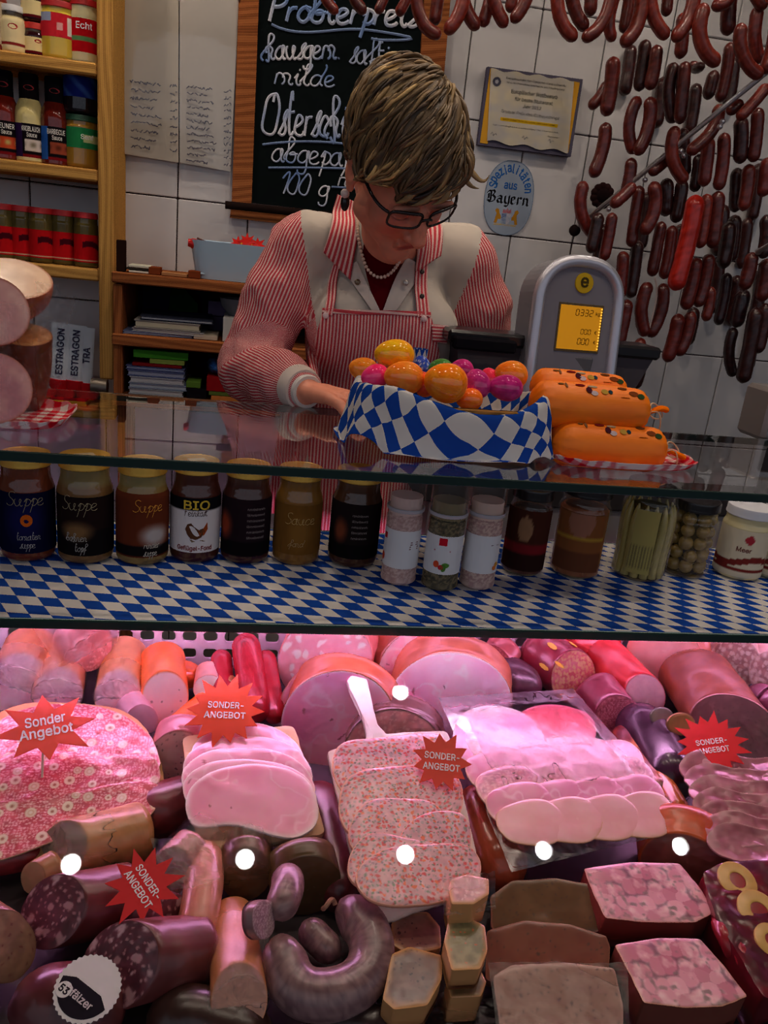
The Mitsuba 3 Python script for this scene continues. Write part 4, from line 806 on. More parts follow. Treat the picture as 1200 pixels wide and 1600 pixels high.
def sq(cx, cy, w, h, z, col, part, mat='satin', **kw): m, _ = cbox(w, h, .002, .0006); return put(k + '__' + part, (m[0] + (cx, cy, z), m[1]), mat, col, M=Mh, **kw)
sy = H0 - .125
sq(.006, sy, .092, .088, .004, (96, 82, 60), 'screen_frame')
m, _ = cbox(.086, .080, .0014, .0004)
put(k + '__screen', (m[0] + (.006, sy, .0056), m[1]), 'satin', (190, 130, 30), M=Mh, emitter={'type': 'area', 'radiance': {'type': 'rgb', 'value': [.26, .105, .005]}, 'sampling_weight': 0.1})
labels[k + '__screen'] = {'label': 'glowing amber display'}
SEG = {'0': 'abcdef', '3': 'abgcd', '2': 'abged', '1': 'bc', '8': 'abcdefg'}
def digit(ch, cx, cy, w, h, part='digits'):
    s = {'a': (0, h / 2, 1), 'g': (0, 0, 1), 'd': (0, -h / 2, 1), 'b': (w / 2, h / 4, 0), 'c': (w / 2, -h / 4, 0), 'f': (-w / 2, h / 4, 0), 'e': (-w / 2, -h / 4, 0)}
    ms = []
    for q in SEG[ch]:
        x, y, hz = s[q]; m, _ = cbox(w * .8 if hz else w * .2, w * .2 if hz else h * .4, .0006, .0001); ms.append(trimesh.Trimesh(m[0] + (cx + x + y * .08, cy + y, .0066), m[1], process=False))
    put(k + '__' + part, trimesh.util.concatenate(ms), 'satin', (92, 56, 12), M=Mh)
for i, ch in enumerate('0332'): digit(ch, -.002 + i * .0095, sy + .028, .0062, .011)
for i, ch in enumerate('000'): digit(ch, .012 + i * .0075, sy - .006, .005, .009); digit(ch, .008 + i * .0085, sy - .024, .006, .011)
for cx, cy, s_ in ((.040, sy + .027, 'kg'), (.040, sy - .006, '€'), (.040, sy - .024, '€')):
    put(k + '__unit', (np.array(text(s_, .006, .0005).vertices) + (cx, cy, .0066), text(s_, .006, .0005).faces), 'satin', (92, 56, 12), M=Mh)
ms = []
for i in range(15):                                           # row of little lamps along the right of the display
    m, _ = cbox(.0032, .0028, .002, .0006); ms.append(trimesh.Trimesh(m[0] + (.0475, sy - .036 + i * .0052, .0062), m[1], process=False))
put(k + '__lamp_row', trimesh.util.concatenate(ms), 'satin', (255, 190, 60), M=Mh, emitter={'type': 'area', 'radiance': {'type': 'rgb', 'value': [1.0, .52, .06]}, 'sampling_weight': 0.05})
put(k + '__badge', lathe([(0, .003), (.018, .003), (.0185, .001), (.0185, 0), (0, 0)], 36), 'satin', (196, 160, 40), 40, Mh @ frame((1, 0, 0), (0, 1, 0), (0, 0, 1), (.005, H0 - .044, .003)))
put(k + '__badge_letter', (np.array(text('e', .022, .001, True).vertices) + (.005, H0 - .043, .006), text('e', .022, .001, True).faces), 'satin', (66, 56, 30), M=Mh)
labels[k + '__badge'] = {'label': 'round yellow badge with the letter e'}
pl0, pl1 = PY(694, 548, WY + .04), PY(1026, 552, WY + .04)
box(k + '__platter', (pl0[0], WY + .02, pl1[2] - .012), (pl1[0], WY + .115, pl1[2] + .012), 'gloss', (22, 20, 24), .005)
m = trimesh.convex.convex_hull(np.array([(pl0[0] + .02, WY + .03, pl1[2] - .012), (pl1[0] - .01, WY + .03, pl1[2] - .012), (pl0[0] + .02, WY + .11, pl1[2] - .012), (pl1[0] - .01, WY + .11, pl1[2] - .012), (pl0[0] + .06, WY + .04, 1.20), (pl1[0] - .09, WY + .04, 1.20), (pl0[0] + .06, WY + .10, 1.20), (pl1[0] - .09, WY + .10, 1.20)]))
put(k + '__body', m, 'satin', (74, 68, 72)); box(k + '__foot', (pl0[0] + .06, WY - .012, 1.1405), (pl1[0] - .09, WY + .09, 1.20), 'satin', (84, 80, 84), .01)
box(k + '__keyboard', (pl0[0] + .005, WY - .01, pl1[2] - .02), (PY(806, 540, WY)[0], WY + .012, PY(750, 528, WY)[2]), 'satin', (24, 22, 26), .004)
box(k + '__column', (b0[0] - .05, WY + .005, 1.19), (b0[0] + .05, WY + .05, b0[2] + .05), 'satin', (96, 94, 98), .006)
k = lab('slicer', 'corner of a steel slicing machine at the right picture edge', 'machine'); c = PY(1218, 650, 1.46)
box(k + '__housing', (c[0] - .045, 1.435, c[2] - .05), (c[0] + .1, 1.53, c[2] + .055), 'brushed', (150, 142, 140), .008); box(k + '__front_plate', (c[0] - .035, 1.427, c[2] - .03), (c[0] + .1, 1.435, c[2] + .035), 'satin', (60, 54, 56), .004)
box(k + '__rail', (c[0] - .03, 1.415, c[2] - .062), (c[0] + .1, 1.46, c[2] - .048), 'metal', (180, 176, 176), .004); put(k + '__foot', lathe([(0, 0), (.016, 0), (.014, .0), (.012, c[2] - .05 - 1.14), (0, c[2] - .05 - 1.14)], 16), 'satin', (40, 38, 40), 40, frame((1, 0, 0), (0, 1, 0), (0, 0, 1), (c[0] + .02, 1.48, 1.1402)))
# ================================================================ jars on the lower glass shelf (on the lozenge paper)
def on_liner(px, foot, rpx):
    p = PZ(px, foot, Z2 + .0022); R = rpx * pxm(p); d = nrm(np.array([p[0], p[1], 0])); return p + d * R, R
CREAM = (214, 200, 170)
def dark_label(base, glow=None, bands=()):
    def fn(a, z):
        c = np.broadcast_to(np.asarray(base, float), (len(a), 3)).copy()
        for z0, z1, q in bands: c[(z > z0) & (z < z1)] = q
        if glow is not None:
            ga, gz, ra, rz, q = glow; t = np.clip(1.6 - 1.6 * np.hypot((a - ga) / ra, (z - gz) / rz), 0, 1); c = c * (1 - t[:, None]) + np.asarray(q, float) * t[:, None]
        return c
    return fn
def sjar(name, label, px, foot, rpx, hpx, content, lid, spec, lidh=.014, **k):
    b, R = on_liner(px, foot, rpx); H = hpx * pxm(b) / .93
    key = jar(name, label, b, R, H, content, lid, spec, lidh=lidh, **k); return key, b, R, H
def jscript(key, b, R, H, s, z, a0, h, col, w=1.0):
    """cursive word round the jar"""
    d = math.atan2(b[0], b[1]); c, sn = math.cos(-d), math.sin(-d)
    M = np.array([[c, -sn, 0, b[0]], [sn, c, 0, b[1]], [0, 0, 1, b[2]], [0, 0, 0, 1.0]])
    sts, wd = script(s); m = strokes3(sts, lambda x, y: np.array([(x - wd / 2) * h * w, y * h, 0.0002]), .00045)
    put(key + '__lettering', wrap(m, R + .0006, a0, z * H), 'satin', col, M=M)
ST = (150, 138, 110)
G = 'jars with golden lids on the lower shelf'
q = sjar('soup_jar', 'dark blue labelled glass jar with an orange disc, leftmost gold lidded jar', 46, 880, 41, 152, (104, 46, 26), 'gold', (.10, .74, dark_label((16, 16, 44), (-.15, .46, .9, .3, (26, 24, 70))), 1.75), lidtop=None, level=.93, glass=(96, 50, 34))
jscript(*q, 'Suppe', .56, -.1, .022, ST); d = q
put(q[0] + '__picture', wrap(oval(.0085, .0095), q[2] + .0007, -.05, .42 * q[3]), 'satin', (206, 92, 28), M=frame((math.cos(math.atan2(q[1][0], q[1][1])), -math.sin(math.atan2(q[1][0], q[1][1])), 0), (math.sin(math.atan2(q[1][0], q[1][1])), math.cos(math.atan2(q[1][0], q[1][1])), 0), (0, 0, 1), q[1]))
jscript(*q, 'tomaten', .23, 0, .012, (150, 148, 150), .8); jscript(*q, 'suppe', .15, -.05, .012, (150, 148, 150), .8)
q = sjar('soup_jar', 'glass jar with black label and a soup bowl picture, second gold lidded jar', 135, 884, 42, 152, (110, 78, 44), 'gold', (.10, .72, dark_label((22, 18, 20), (-.35, .36, .75, .13, (120, 88, 56)), ((.36, .72, (34, 22, 22)),)), 1.75), lidtop=(196, 176, 140), level=.80, glass=(120, 104, 66))
jscript(*q, 'Suppe', .54, -.25, .022, ST); jscript(*q, 'bohnen', .24, -.35, .013, (160, 156, 150), .8); jscript(*q, 'topf', .14, -.2, .013, (160, 156, 150), .8)
q = sjar('soup_jar', 'reddish brown glass jar with white cow pictures, third gold lidded jar', 222, 886, 40, 146, (122, 96, 50), 'gold', (.10, .80, dark_label((96, 44, 28), (.5, .34, .75, .15, (176, 166, 164)), ((.10, .24, (22, 18, 20)),)), 1.75), lidtop=(206, 190, 156), level=.84, glass=(130, 116, 74))
jscript(*q, 'Suppe', .56, .2, .019, (206, 140, 60)); jscript(*q, 'rinder', .19, .35, .012, (176, 170, 160), .8); jscript(*q, 'suppe', .11, .3, .012, (176, 170, 160), .8)
def biolab(a, z): return np.where((z > .60)[:, None], (18, 18, 22), (214, 206, 206)).astype(float)
q = sjar('stock_jar', 'glass jar with white label showing a hen, fourth gold lidded jar', 303, 882, 38.5, 144, (66, 30, 22), 'gold', (.13, .74, biolab, 1.7), lidtop=(206, 190, 156), level=.93, glass=(80, 40, 30), texts=[('BIO', .085, .665, .05, (206, 172, 60), 1.05), ('Geflügel-Fond', .045, .175, 0, (110, 40, 40), 1.45)])
jscript(*q, 'Feinkost', .50, .0, .013, (70, 50, 50), .8)
db = math.atan2(q[1][0], q[1][1]); Mj = frame((math.cos(db), -math.sin(db), 0), (math.sin(db), math.cos(db), 0), (0, 0, 1), q[1])
def jp(pts, col, s=1): put(q[0] + '__hen', wrap(polyslab(np.array(pts) * s, .0006), q[2] + .0006, .05, .34 * q[3]), 'satin', col, M=Mj)
jp([(-.017, .004), (-.014, .012), (-.008, .014), (-.003, .008), (.004, .003), (.010, .006), (.013, .001), (.008, -.009), (.0, -.013), (-.009, -.011), (-.014, -.004)], (84, 52, 36)); jp([(.003, .002), (.010, .004), (.017, .015), (.018, .004), (.012, -.006), (.006, -.006)], (150, 66, 30)); jp([(-.010, -.013), (.010, -.014), (.014, -.016), (-.006, -.017)], (110, 90, 70))
q = sjar('stock_jar', 'dark jar with small red pictures and white print, fifth gold lidded jar', 381, 884, 38, 140, (62, 30, 24), 'gold', (.10, .76, dark_label((34, 22, 28), (-1.0, .44, .5, .2, (140, 56, 36)), ((.1, .26, (18, 16, 18)),)), 1.75), level=.93, glass=(90, 60, 44), lidtop=None)
for i in range(6): q and put(q[0] + '__lettering', wrap(text('lllnnlmnnl' if i % 2 else 'nmlnlnnm', .004, .0004, w=.030), q[2] + .0006, .42, (.6 - .06 * i) * q[3]), 'satin', (130, 118, 116), M=frame((math.cos(math.atan2(q[1][0], q[1][1])), -math.sin(math.atan2(q[1][0], q[1][1])), 0), (math.sin(math.atan2(q[1][0], q[1][1])), math.cos(math.atan2(q[1][0], q[1][1])), 0), (0, 0, 1), q[1]))
q = sjar('stock_jar', 'amber brown jar with faint curly print, sixth gold lidded jar', 460, 886, 37, 138, (124, 84, 34), 'gold', (.14, .72, dark_label((112, 74, 32), (.1, .4, .6, .25, (128, 88, 40))), 1.7), level=.93, glass=(110, 80, 46))
jscript(*q, 'Sauce', .46, .1, .019, (176, 146, 96)); jscript(*q, 'fond', .22, 0, .012, (160, 130, 90))
q = sjar('stock_jar', 'dark jar beside the spice grinders, last of the gold lidded jars', 548, 890, 39, 138, (70, 42, 26), 'gold', (.12, .76, dark_label((32, 24, 24), (-.6, .44, .4, .18, (120, 60, 40)), ((.12, .28, (20, 18, 18)),)), 1.75), level=.93, glass=(86, 60, 40))
for i in range(5): put(q[0] + '__lettering', wrap(text('lllnnlmnnl' if i % 2 else 'nmlnlnnm', .004, .0004, w=.026), q[2] + .0006, .2, (.58 - .06 * i) * q[3]), 'satin', (140, 128, 122), M=frame((math.cos(math.atan2(q[1][0], q[1][1])), -math.sin(math.atan2(q[1][0], q[1][1])), 0), (math.sin(math.atan2(q[1][0], q[1][1])), math.cos(math.atan2(q[1][0], q[1][1])), 0), (0, 0, 1), q[1]))
# spice grinders: glass cylinder, contents, white label, clear cap
def grinder(label, px, foot, rpx, hpx, fill, fill2, red_at, pic):
    b, R = on_liner(px, foot, rpx); H = hpx * pxm(b) / .93; key = lab(nm('spice_grinder'), label, 'spice grinder')
    dd = math.atan2(b[0], b[1]); M = frame((math.cos(dd), -math.sin(dd), 0), (math.sin(dd), math.cos(dd), 0), (0, 0, 1), b + (0, 0, .0006))
    pf = [(0, .002), (R * .8, .0), (R * .98, .006), (R * .94, .016)] + [(R * .94, z) for z in np.linspace(.02, H * .58, 8)] + [(R * .9, H * .64), (0, H * .645)]
    m = lathe(pf, 36)
    put(key + '__body', m, 'glaze', lambda v: lerp(fill, fill2, np.clip(spots(np.arctan2(v[:, 1], v[:, 0]) * R * 1.0, v[:, 2], .004, .8, .001, .002, 3)[0] + 0 * v[:, 0], 0, 1)), 40, M)
    def pepper(v): return lerp(fill, fill2, np.clip(fb(v, 330, 2, 4) * 3.4 - 1.2, 0, 1))
    mm = band(R * .95, .004, H * .62, -1.6, 1.6, 70, 60); put(key + '__contents', mm, 'gloss', pepper, True, M)
    put(key + '__label', band(R * .97, H * .16, H * .50, -1.62, 1.62, 40, 4), 'satin', (222, 218, 218), True, M)
    put(key + '__neck', lathe([(R * .9, H * .62), (R * .92, H * .66), (R * .86, H * .70), (R * .86, H * .78), (0, H * .78)], 32), 'gloss', fill2, 40, M)
    put(key + '__cap', lathe([(R * .98, H * .655), (R * 1.0, H * .67), (R * .97, H * .98), (R * .9, H), (0, H)], 36), 'film', (255, 255, 255), 40, M)
    put(key + '__cap_ring', lathe([(R * .99, H * .655), (R * 1.02, H * .665), (R * 1.02, H * .685), (R * .99, H * .69)], 36), 'glaze', (170, 166, 172), 40, M)
    put(key + '__cap_top', lathe([(0, H * .97), (R * .9, H * .97), (R * .97, H * .985), (R * .9, H + .0005), (R * .5, H - .001), (0, H - .001)], 32), 'glaze', (150, 146, 154), 40, M)
    for a, z, w, h, c in red_at: 
        m, _ = cbox(w * R, h * H, .0005, .0001); put(key + '__print', wrap(m, R * .97 + .0005, a, z * H), 'satin', c, M=M)
    for rx, rz, a, z, c in pic: put(key + '__print', wrap(oval(rx, rz), R * .97 + .0006, a, z * H), 'satin', c, M=M)
    return key, b, R, H, M
g = grinder('spice grinder of pink salt with label turned aside, left of the three', 620, 917, 29, 166, (176, 136, 130), (206, 176, 166), [(-1.1, .43, .25, .05, (180, 40, 46)), (.75, .40, .5, .008, (120, 80, 84)), (.75, .38, .5, .008, (120, 80, 84)), (.75, .36, .6, .008, (120, 80, 84)), (.75, .34, .6, .008, (120, 80, 84))], [(.004, .007, -1.2, .24, (206, 80, 60))])
g = grinder('spice grinder of dark pepper with red square on its label, middle of the three', 684, 926, 30, 168, (60, 56, 40), (120, 106, 76), [(-.05, .45, .42, .065, (196, 30, 46)), (-.05, .37, .9, .010, (170, 60, 70))], [(.0045, .0055, -.3, .25, (214, 80, 50)), (.004, .004, -.05, .225, (190, 40, 50)), (.006, .004, .2, .245, (90, 140, 60)), (.004, .006, .1, .22, (80, 120, 50))])
g = grinder('spice grinder of pink salt with plain white label, right of the three', 742, 924, 29, 166, (170, 130, 126), (206, 176, 160), [(.8, .42, .5, .006, (130, 110, 120))], [(.004, .004, 1.1, .24, (214, 150, 60)), (.004, .004, .95, .21, (220, 120, 60))])
# pickle jars on the right: clear glass shells with their contents
def clear_jar(name, label, px, foot, rpx, hpx, lid, fill, lab_spec=None, liquid=(110, 90, 50), **k):
    b, R = on_liner(px, foot, rpx); H = hpx * pxm(b) / .93; key = lab(nm(name), label, 'jar')
    dd = math.atan2(b[0], b[1]); M = frame((math.cos(dd), -math.sin(dd), 0), (math.sin(dd), math.cos(dd), 0), (0, 0, 1), b + (0, 0, .0006)); hb = H - .016
    put(key + '__glass', lathe(arcprof(R, hb, sh=.8, neck=.88)[1:-1], 40), 'film', smooth=40, M=M)
    put(key + '__foot', lathe([(0, .0005), (R * .82, .0005), (R * .86, .004), (0, .004)], 32), 'glaze', liquid, 40, M)
    put(key + '__lid', lidmesh(R * .95, .018, hb - .004), 'gloss', lid, 40, M)
    fill(key, R, hb, M)
    if lab_spec:
        z0, z1, lc, ha = lab_spec; m = band(R + .0005, z0 * hb, z1 * hb, -ha, ha, 44, 20); v0 = np.array(m.vertices)
        put(key + '__label', m, 'satin', lambda v: lc(np.arctan2(v[:, 0], -v[:, 1]), v[:, 2] / hb), True, M)
    return key, b, R, H
def core(col0, col1, s=60, seed=1):
    def f(key, R, hb, M):
        m = lathe([(0, .005)] + [(R * .92, z) for z in np.linspace(.005, hb * .8, 24)] + [(R * .8, hb * .84), (0, hb * .84)], 56)
        put(key + '__contents', m, 'wet', lambda v: lerp(col0, col1, np.clip(fb(v, s, 3, seed) * 2.6 - .8, 0, 1)), 40, M)
    return f
def balls(c0, c1, br):
    def f(key, R, hb, M):
        rg = random.Random(3); ms = []; ico = trimesh.creation.icosphere(2, 1.0)
        z = .006 + br
        while z < hb * .86:
            n = int(2 * math.pi * (R - br) / (2.05 * br))
            for i in range(n):
                a = (i + (int(z / br) % 2) * .5) * 2 * math.pi / n + rg.uniform(-.1, .1); rr = R * .94 - br
                v = np.array(ico.vertices) * br * rg.uniform(.92, 1.03) + (rr * math.cos(a), rr * math.sin(a), z + rg.uniform(-.15, .15) * br); ms.append(trimesh.Trimesh(v, ico.faces, process=False))
            z += br * 1.75
        put(key + '__olives', trimesh.util.concatenate(ms), 'wet', lambda v: lerp(c0, c1, fb(v, 90, 2, 1)), True, M); labels[key + '__olives'] = {'label': 'green olives', 'kind': 'stuff'}
        put(key + '__brine', lathe([(0, .005), (R * .62, .005), (R * .62, hb * .84), (0, hb * .84)], 24), 'satin', (70, 56, 24), 40, M)
    return f
def stalks(key, R, hb, M):
    rg = random.Random(4); ms = []
    for i in range(15):
        a = i * 2 * math.pi / 15; rr = R * .80; x, y = rr * math.cos(a), rr * math.sin(a)
        P = np.array([(x, y, .006), (x * .99, y * .99, hb * .4), (x, y, hb * .80), (x * .97, y * .97, hb * .86)]); m = sweep(curve(P, 12), np.r_[np.full(9, R * .16), R * .14, R * .10, R * .03], 8); ms.append(m)
    put(key + '__asparagus', trimesh.util.concatenate(ms), 'wet', lambda v: lerp((150, 134, 66), (176, 160, 96), fb(v * (1, 1, .2), 160, 2, 1)), True, M); labels[key + '__asparagus'] = {'label': 'pale yellow asparagus stalks', 'kind': 'stuff'}
    put(key + '__brine', lathe([(0, .005), (R * .60, .005), (R * .60, hb * .82), (0, hb * .82)], 24), 'satin', (96, 84, 40), 40, M)
def redlab2(a, z):
    c = np.broadcast_to(np.array([70, 36, 28.]), (len(a), 3)).copy(); c[z < .44] = (120, 30, 36); c[z < .3] = (48, 26, 24); g = np.hypot((a + .1) / .35, (z - .62) / .16) < 1; c[g] = (150, 110, 80); return c
clear_jar('pickle_glass', 'dark glass jar with red band on its label, right of the grinders', 812, 902, 34, 128, (26, 22, 24), core((70, 36, 24), (106, 60, 36)), (.08, .86, redlab2, 1.3))
def brlab(a, z):
    c = np.broadcast_to(np.array([130, 78, 44.]), (len(a), 3)).copy(); g = np.hypot(a / .5, (z - .72) / .2) < 1; c[g] = (150, 100, 80); c[np.abs(z - .5) < .03] = (170, 130, 50); c[z < .34] = (100, 58, 40); return c
clear_jar('pickle_glass', 'large jar of orange brown pickles with black lid', 893, 906, 41, 134, (24, 20, 22), core((120, 66, 34), (150, 90, 50), 40, 2), (.1, .8, brlab, 1.0))
clear_jar('asparagus_jar', 'jar of yellow green asparagus stalks with black lid', 991, 910, 43, 142, (28, 26, 26), stalks, (.1, .82, lambda a, z: np.where((np.abs(z - .3) < .14)[:, None] & (np.sin(a * 60) > 0)[:, None], (120, 110, 70), (164, 150, 88)).astype(float), .42))
clear_jar('olive_jar', 'shorter jar of green brown olives with black lid', 1062, 904, 38, 112, (22, 18, 20), balls((120, 96, 46), (150, 122, 66), .0125))
def hlab(a, z):
    c = np.broadcast_to(np.array([214, 200, 172.]), (len(a), 3)).copy(); g = np.abs(z - .30 - .05 * np.sin(a * 2.2)) < .05; c[g] = (120, 44, 40); c[np.abs(z - .17) < .018] = (120, 44, 40); c[np.hypot((a - .25) / .18, (z - .66) / .07) < 1] = (170, 50, 60); return c
for px, w, rp in ((1146, 'left one of two beside the olives', 37), (1204, 'cut by the right picture edge', 36)):
    sjar('horseradish_glass', f'cream filled jar with white lid and pale label, {w}', px, 907, rp, 104, (206, 192, 146), (206, 206, 212), (.06, .80, hlab, 1.35), sh=.8, neck=.92, level=2, texts=[('Meer', .06, .50, .1, (110, 70, 60), None)])
k = lab('blue_ribbon', 'short blue and white ribbon lying behind the olive jar', 'ribbon')
def rib(u, v): 
    P0, P1 = PZ(1050, 868, Z2 + .003) + (0, .09, 0), PZ(1135, 872, Z2 + .003) + (0, .06, 0); P = P0 + (P1 - P0) * u[..., None]; P = P + np.stack([0 * u, 0 * u, .012 * v + .010 * np.sin(u * 9) ** 2], -1); return P
m = sheet(rib, 30, 4, .001); put(k, m, 'lozenge', uv=np.array(m.vertices)[:, [0, 2]] / .012)

# ================================================================ on the top shelf: basket of coloured eggs
k = lab('egg_basket', 'low basket wrapped in a blue and white lozenge napkin, full of coloured eggs', 'basket')
bc = PZ(676, 668, Z1); bc = np.array([bc[0] - .006, 1.185, Z1 + .001]); BW, BD, BH = .143, .096, .076
def sup2(a, e=.62): c, s = np.cos(a), np.sin(a); return np.sign(c) * np.abs(c) ** e, np.sign(s) * np.abs(s) ** e
def bask(u, v):
    cs, sn = sup2(v * 2 * np.pi); zz = np.where(u < .55, u / .55, 1 - (u - .55) / .45); sc = (.84 + .16 * zz) * np.where(u < .55, 1, .94)
    weave = .0018 * np.sign(np.sin(v * 60 * np.pi)) * np.sin(zz * 40)
    return np.stack([bc[0] + (BW * sc + weave) * cs, bc[1] + (BD * sc + weave) * sn, bc[2] + zz * BH], -1)
put(k + '__wicker', sheet(bask, 26, 120), 'matte', (150, 104, 56), True)
m, _ = cbox(BW * 1.6, BD * 1.6, .006, .002); put(k + '__bottom', (m[0] + bc + (0, 0, .006), m[1]), 'matte', (140, 96, 52))
# napkin: inside, over the rim and down outside, its corners hanging lower and standing out
def napkin(u, v):
    a = v * 2 * np.pi; cs, sn = sup2(a, .7)
    def nz(s, sd, fx=1.0): return meshkit.fbm(np.stack([np.cos(a) * s * fx, np.sin(a) * s * fx, u * s * 1.1], -1), 3, sd) - .5
    fold = .5 + .5 * np.sin(a * 9 + 4 * nz(1.2, 3))
    hang = .086 + .022 * np.cos(4 * a + .6) + .012 * nz(2, 5) + .010 * (sn < 0)
    rim = BH + .010 + .010 * np.cos(a * 3 + .8) + .008 * nz(2, 9) + .012 * np.exp(-((a - 2.9) ** 2) * 3) - .010 * (sn < -.3) * np.exp(-((cs - .15) / .4) ** 2)
    uin, uout = np.clip(u / .4, 0, 1), np.clip((u - .4) / .6, 0, 1)
    r = np.where(u < .4, .78 + .18 * uin, .99 + .07 * np.sin(np.clip(uout * 3, 0, 1) * np.pi / 2) + .10 * uout ** 1.5)
    r = r + (.045 * fold * uout + .05 * nz(3, 7) * (.2 + uout)) 
    z = np.where(u < .4, .035 + (rim - .035) * uin ** 1.2, rim + .006 * np.sin(np.clip(uout * 4, 0, 1) * np.pi) - hang * uout * 1.0)
    z = np.maximum(z + .006 * nz(5, 11), .0015 + .004 * fold)
    return np.stack([bc[0] + BW * r * cs, bc[1] + BD * r * sn, bc[2] + z], -1)
nu, nv = 56, 260
u_, v_ = np.meshgrid(np.linspace(0, 1, nu), np.linspace(0, 1, nv), indexing='ij')
m = sheet(napkin, nu, nv, .0008); uvn = np.stack([v_ * .86 / .0335 + .25 * np.sin(u_ * 4 + v_ * 9), u_ * .17 / .040 + .35 * np.sin(v_ * 2 * np.pi * 2 + 1)], -1).reshape(-1, 2)
put(k + '__napkin', m, 'lozenge', 0, True, uv=np.vstack([uvn, uvn])); labels[k + '__napkin'] = {'label': 'blue and white lozenge patterned napkin'}
def egg_mesh(L, W):
    t = np.linspace(0, np.pi, 26); z = -np.cos(t) * L / 2; r = np.sin(t) * W / 2 * (1 - .13 * np.cos(t) * -1 * -1)
    return lathe(np.stack([np.maximum(r, 0), z], 1), 30)
EGGS = [('large yellow egg, topmost of the heap', 616, 554, 62, 46, 1.19, (236, 168, 10), 0), ('orange egg left behind the yellow one', 568, 577, 46, 36, 1.24, (240, 130, 24), 10), ('pink egg half hidden under the yellow egg', 586, 588, 44, 36, 1.165, (226, 44, 92), -15), ('orange egg below the yellow one', 631, 590, 62, 50, 1.145, (240, 124, 24), 5),
    ('big glossy orange egg at the front middle', 696, 598, 68, 60, 1.125, (244, 122, 10), 12), ('purple egg right of the big orange one', 745, 600, 42, 46, 1.155, (150, 40, 96), 80), ('magenta egg behind the big orange one', 720, 580, 40, 36, 1.215, (150, 34, 92), -10), ('pinkish red egg between the purple eggs', 765, 594, 34, 38, 1.20, (224, 46, 66), 70),
    ('orange egg at the right end of the heap', 798, 586, 52, 44, 1.19, (240, 122, 20), 8), ('purple egg at the right front', 790, 606, 54, 40, 1.15, (146, 30, 92), 4), ('dark blue dotted egg behind the heap', 659, 573, 28, 34, 1.235, (20, 66, 150), 75), ('green egg peeping out behind the big orange one', 688, 578, 40, 34, 1.225, (40, 112, 34), 0), ('orange egg peeping out under the big orange one', 733, 624, 42, 34, 1.135, (236, 112, 20), 0), ('reddish orange egg low between the two orange eggs', 663, 600, 34, 40, 1.165, (238, 90, 40), 60)]
for lb, x, y, w, h, Y, c, rot in EGGS:
    p = PY(x, y, Y); s = pxm(p); L, Wd = max(w, h) * s * 1.03, min(w, h) * s * 1.03
    if Wd < L * .74: Wd = L * .76
    ax = CM @ np.array([math.cos(math.radians(rot)), math.sin(math.radians(rot)), .25]); sd = _count.get('easter_egg', 0)
    def ecol(v, c=np.array(c, float), sd=sd):
        t = fb(v, 120, 3, sd); c = np.minimum(c * np.array([1.12, .95, 1.05]) + np.array([12, 0, 6.]), 255); q = lerp(c, np.minimum(c * 1.12 + 16, 255), np.clip(t * 2.4 - .7, 0, 1))
        if c[2] > 140: q = np.where((spots(np.arctan2(v[:, 1], v[:, 0]) * .02, v[:, 2], .008, .8, .0012, .0018, 5)[0] > .4)[:, None], (200, 210, 230), q)
        return q
    put(lab(nm('easter_egg'), lb, 'egg', 'coloured eggs in the basket'), egg_mesh(L, Wd), 'glaze', ecol, True, fr(p, ax, (0, 0, 1)))
k = lab('paper_cup', 'small blue and white pointed paper standing behind the eggs', 'paper'); p = PY(656, 558, 1.262); s = pxm(p)
m = lathe([(10 * s, -.05), (12 * s, 13 * s), (11.4 * s, 13 * s), (9.4 * s, -.05)], 20); v = np.array(m.vertices); put(k, m, 'lozenge', uv=np.stack([np.arctan2(v[:, 1], v[:, 0]) * 1.3, v[:, 2] / .03], 1), M=frame((1, 0, 0), (0, 1, 0), (0, 0, 1), p))

# ================================================================ tray of plump orange sausages
def gingham(v, s=.011):
    a = (np.floor(v[:, 0] / s) % 2 == 0).astype(float) + (np.floor(v[:, 1] / s) % 2 == 0); return lerp((214, 196, 190), (186, 20, 36), a / 2)
def tray(key, c, hx, hy, rot=0, h=.012):
    def fn(u, v):
        cs, sn = sup2(v * 2 * np.pi, .5); w = np.clip((u - .75) / .25, 0, 1); r = np.minimum(u / .75, 1) * .86 + .14 * w
        wav = .0012 * np.sin(v * 90) * w
        return np.stack([(hx * r + wav) * cs, (hy * r + wav) * sn, .001 + h * w ** 1.6 + wav], -1)
    M = frame((math.cos(rot), math.sin(rot), 0), (-math.sin(rot), math.cos(rot), 0), (0, 0, 1), c)
    put(key, sheet(fn, 60, 220, .0008), 'satin', gingham, True, M)
tc = PZ(950, 715, Z1); tc[1] = 1.155
k = lab('paper_tray', 'paper tray with red and white gingham rim under the orange sausages', 'tray'); tray(k, tc + (0.004, 0, .0012), .122, .075, .05)
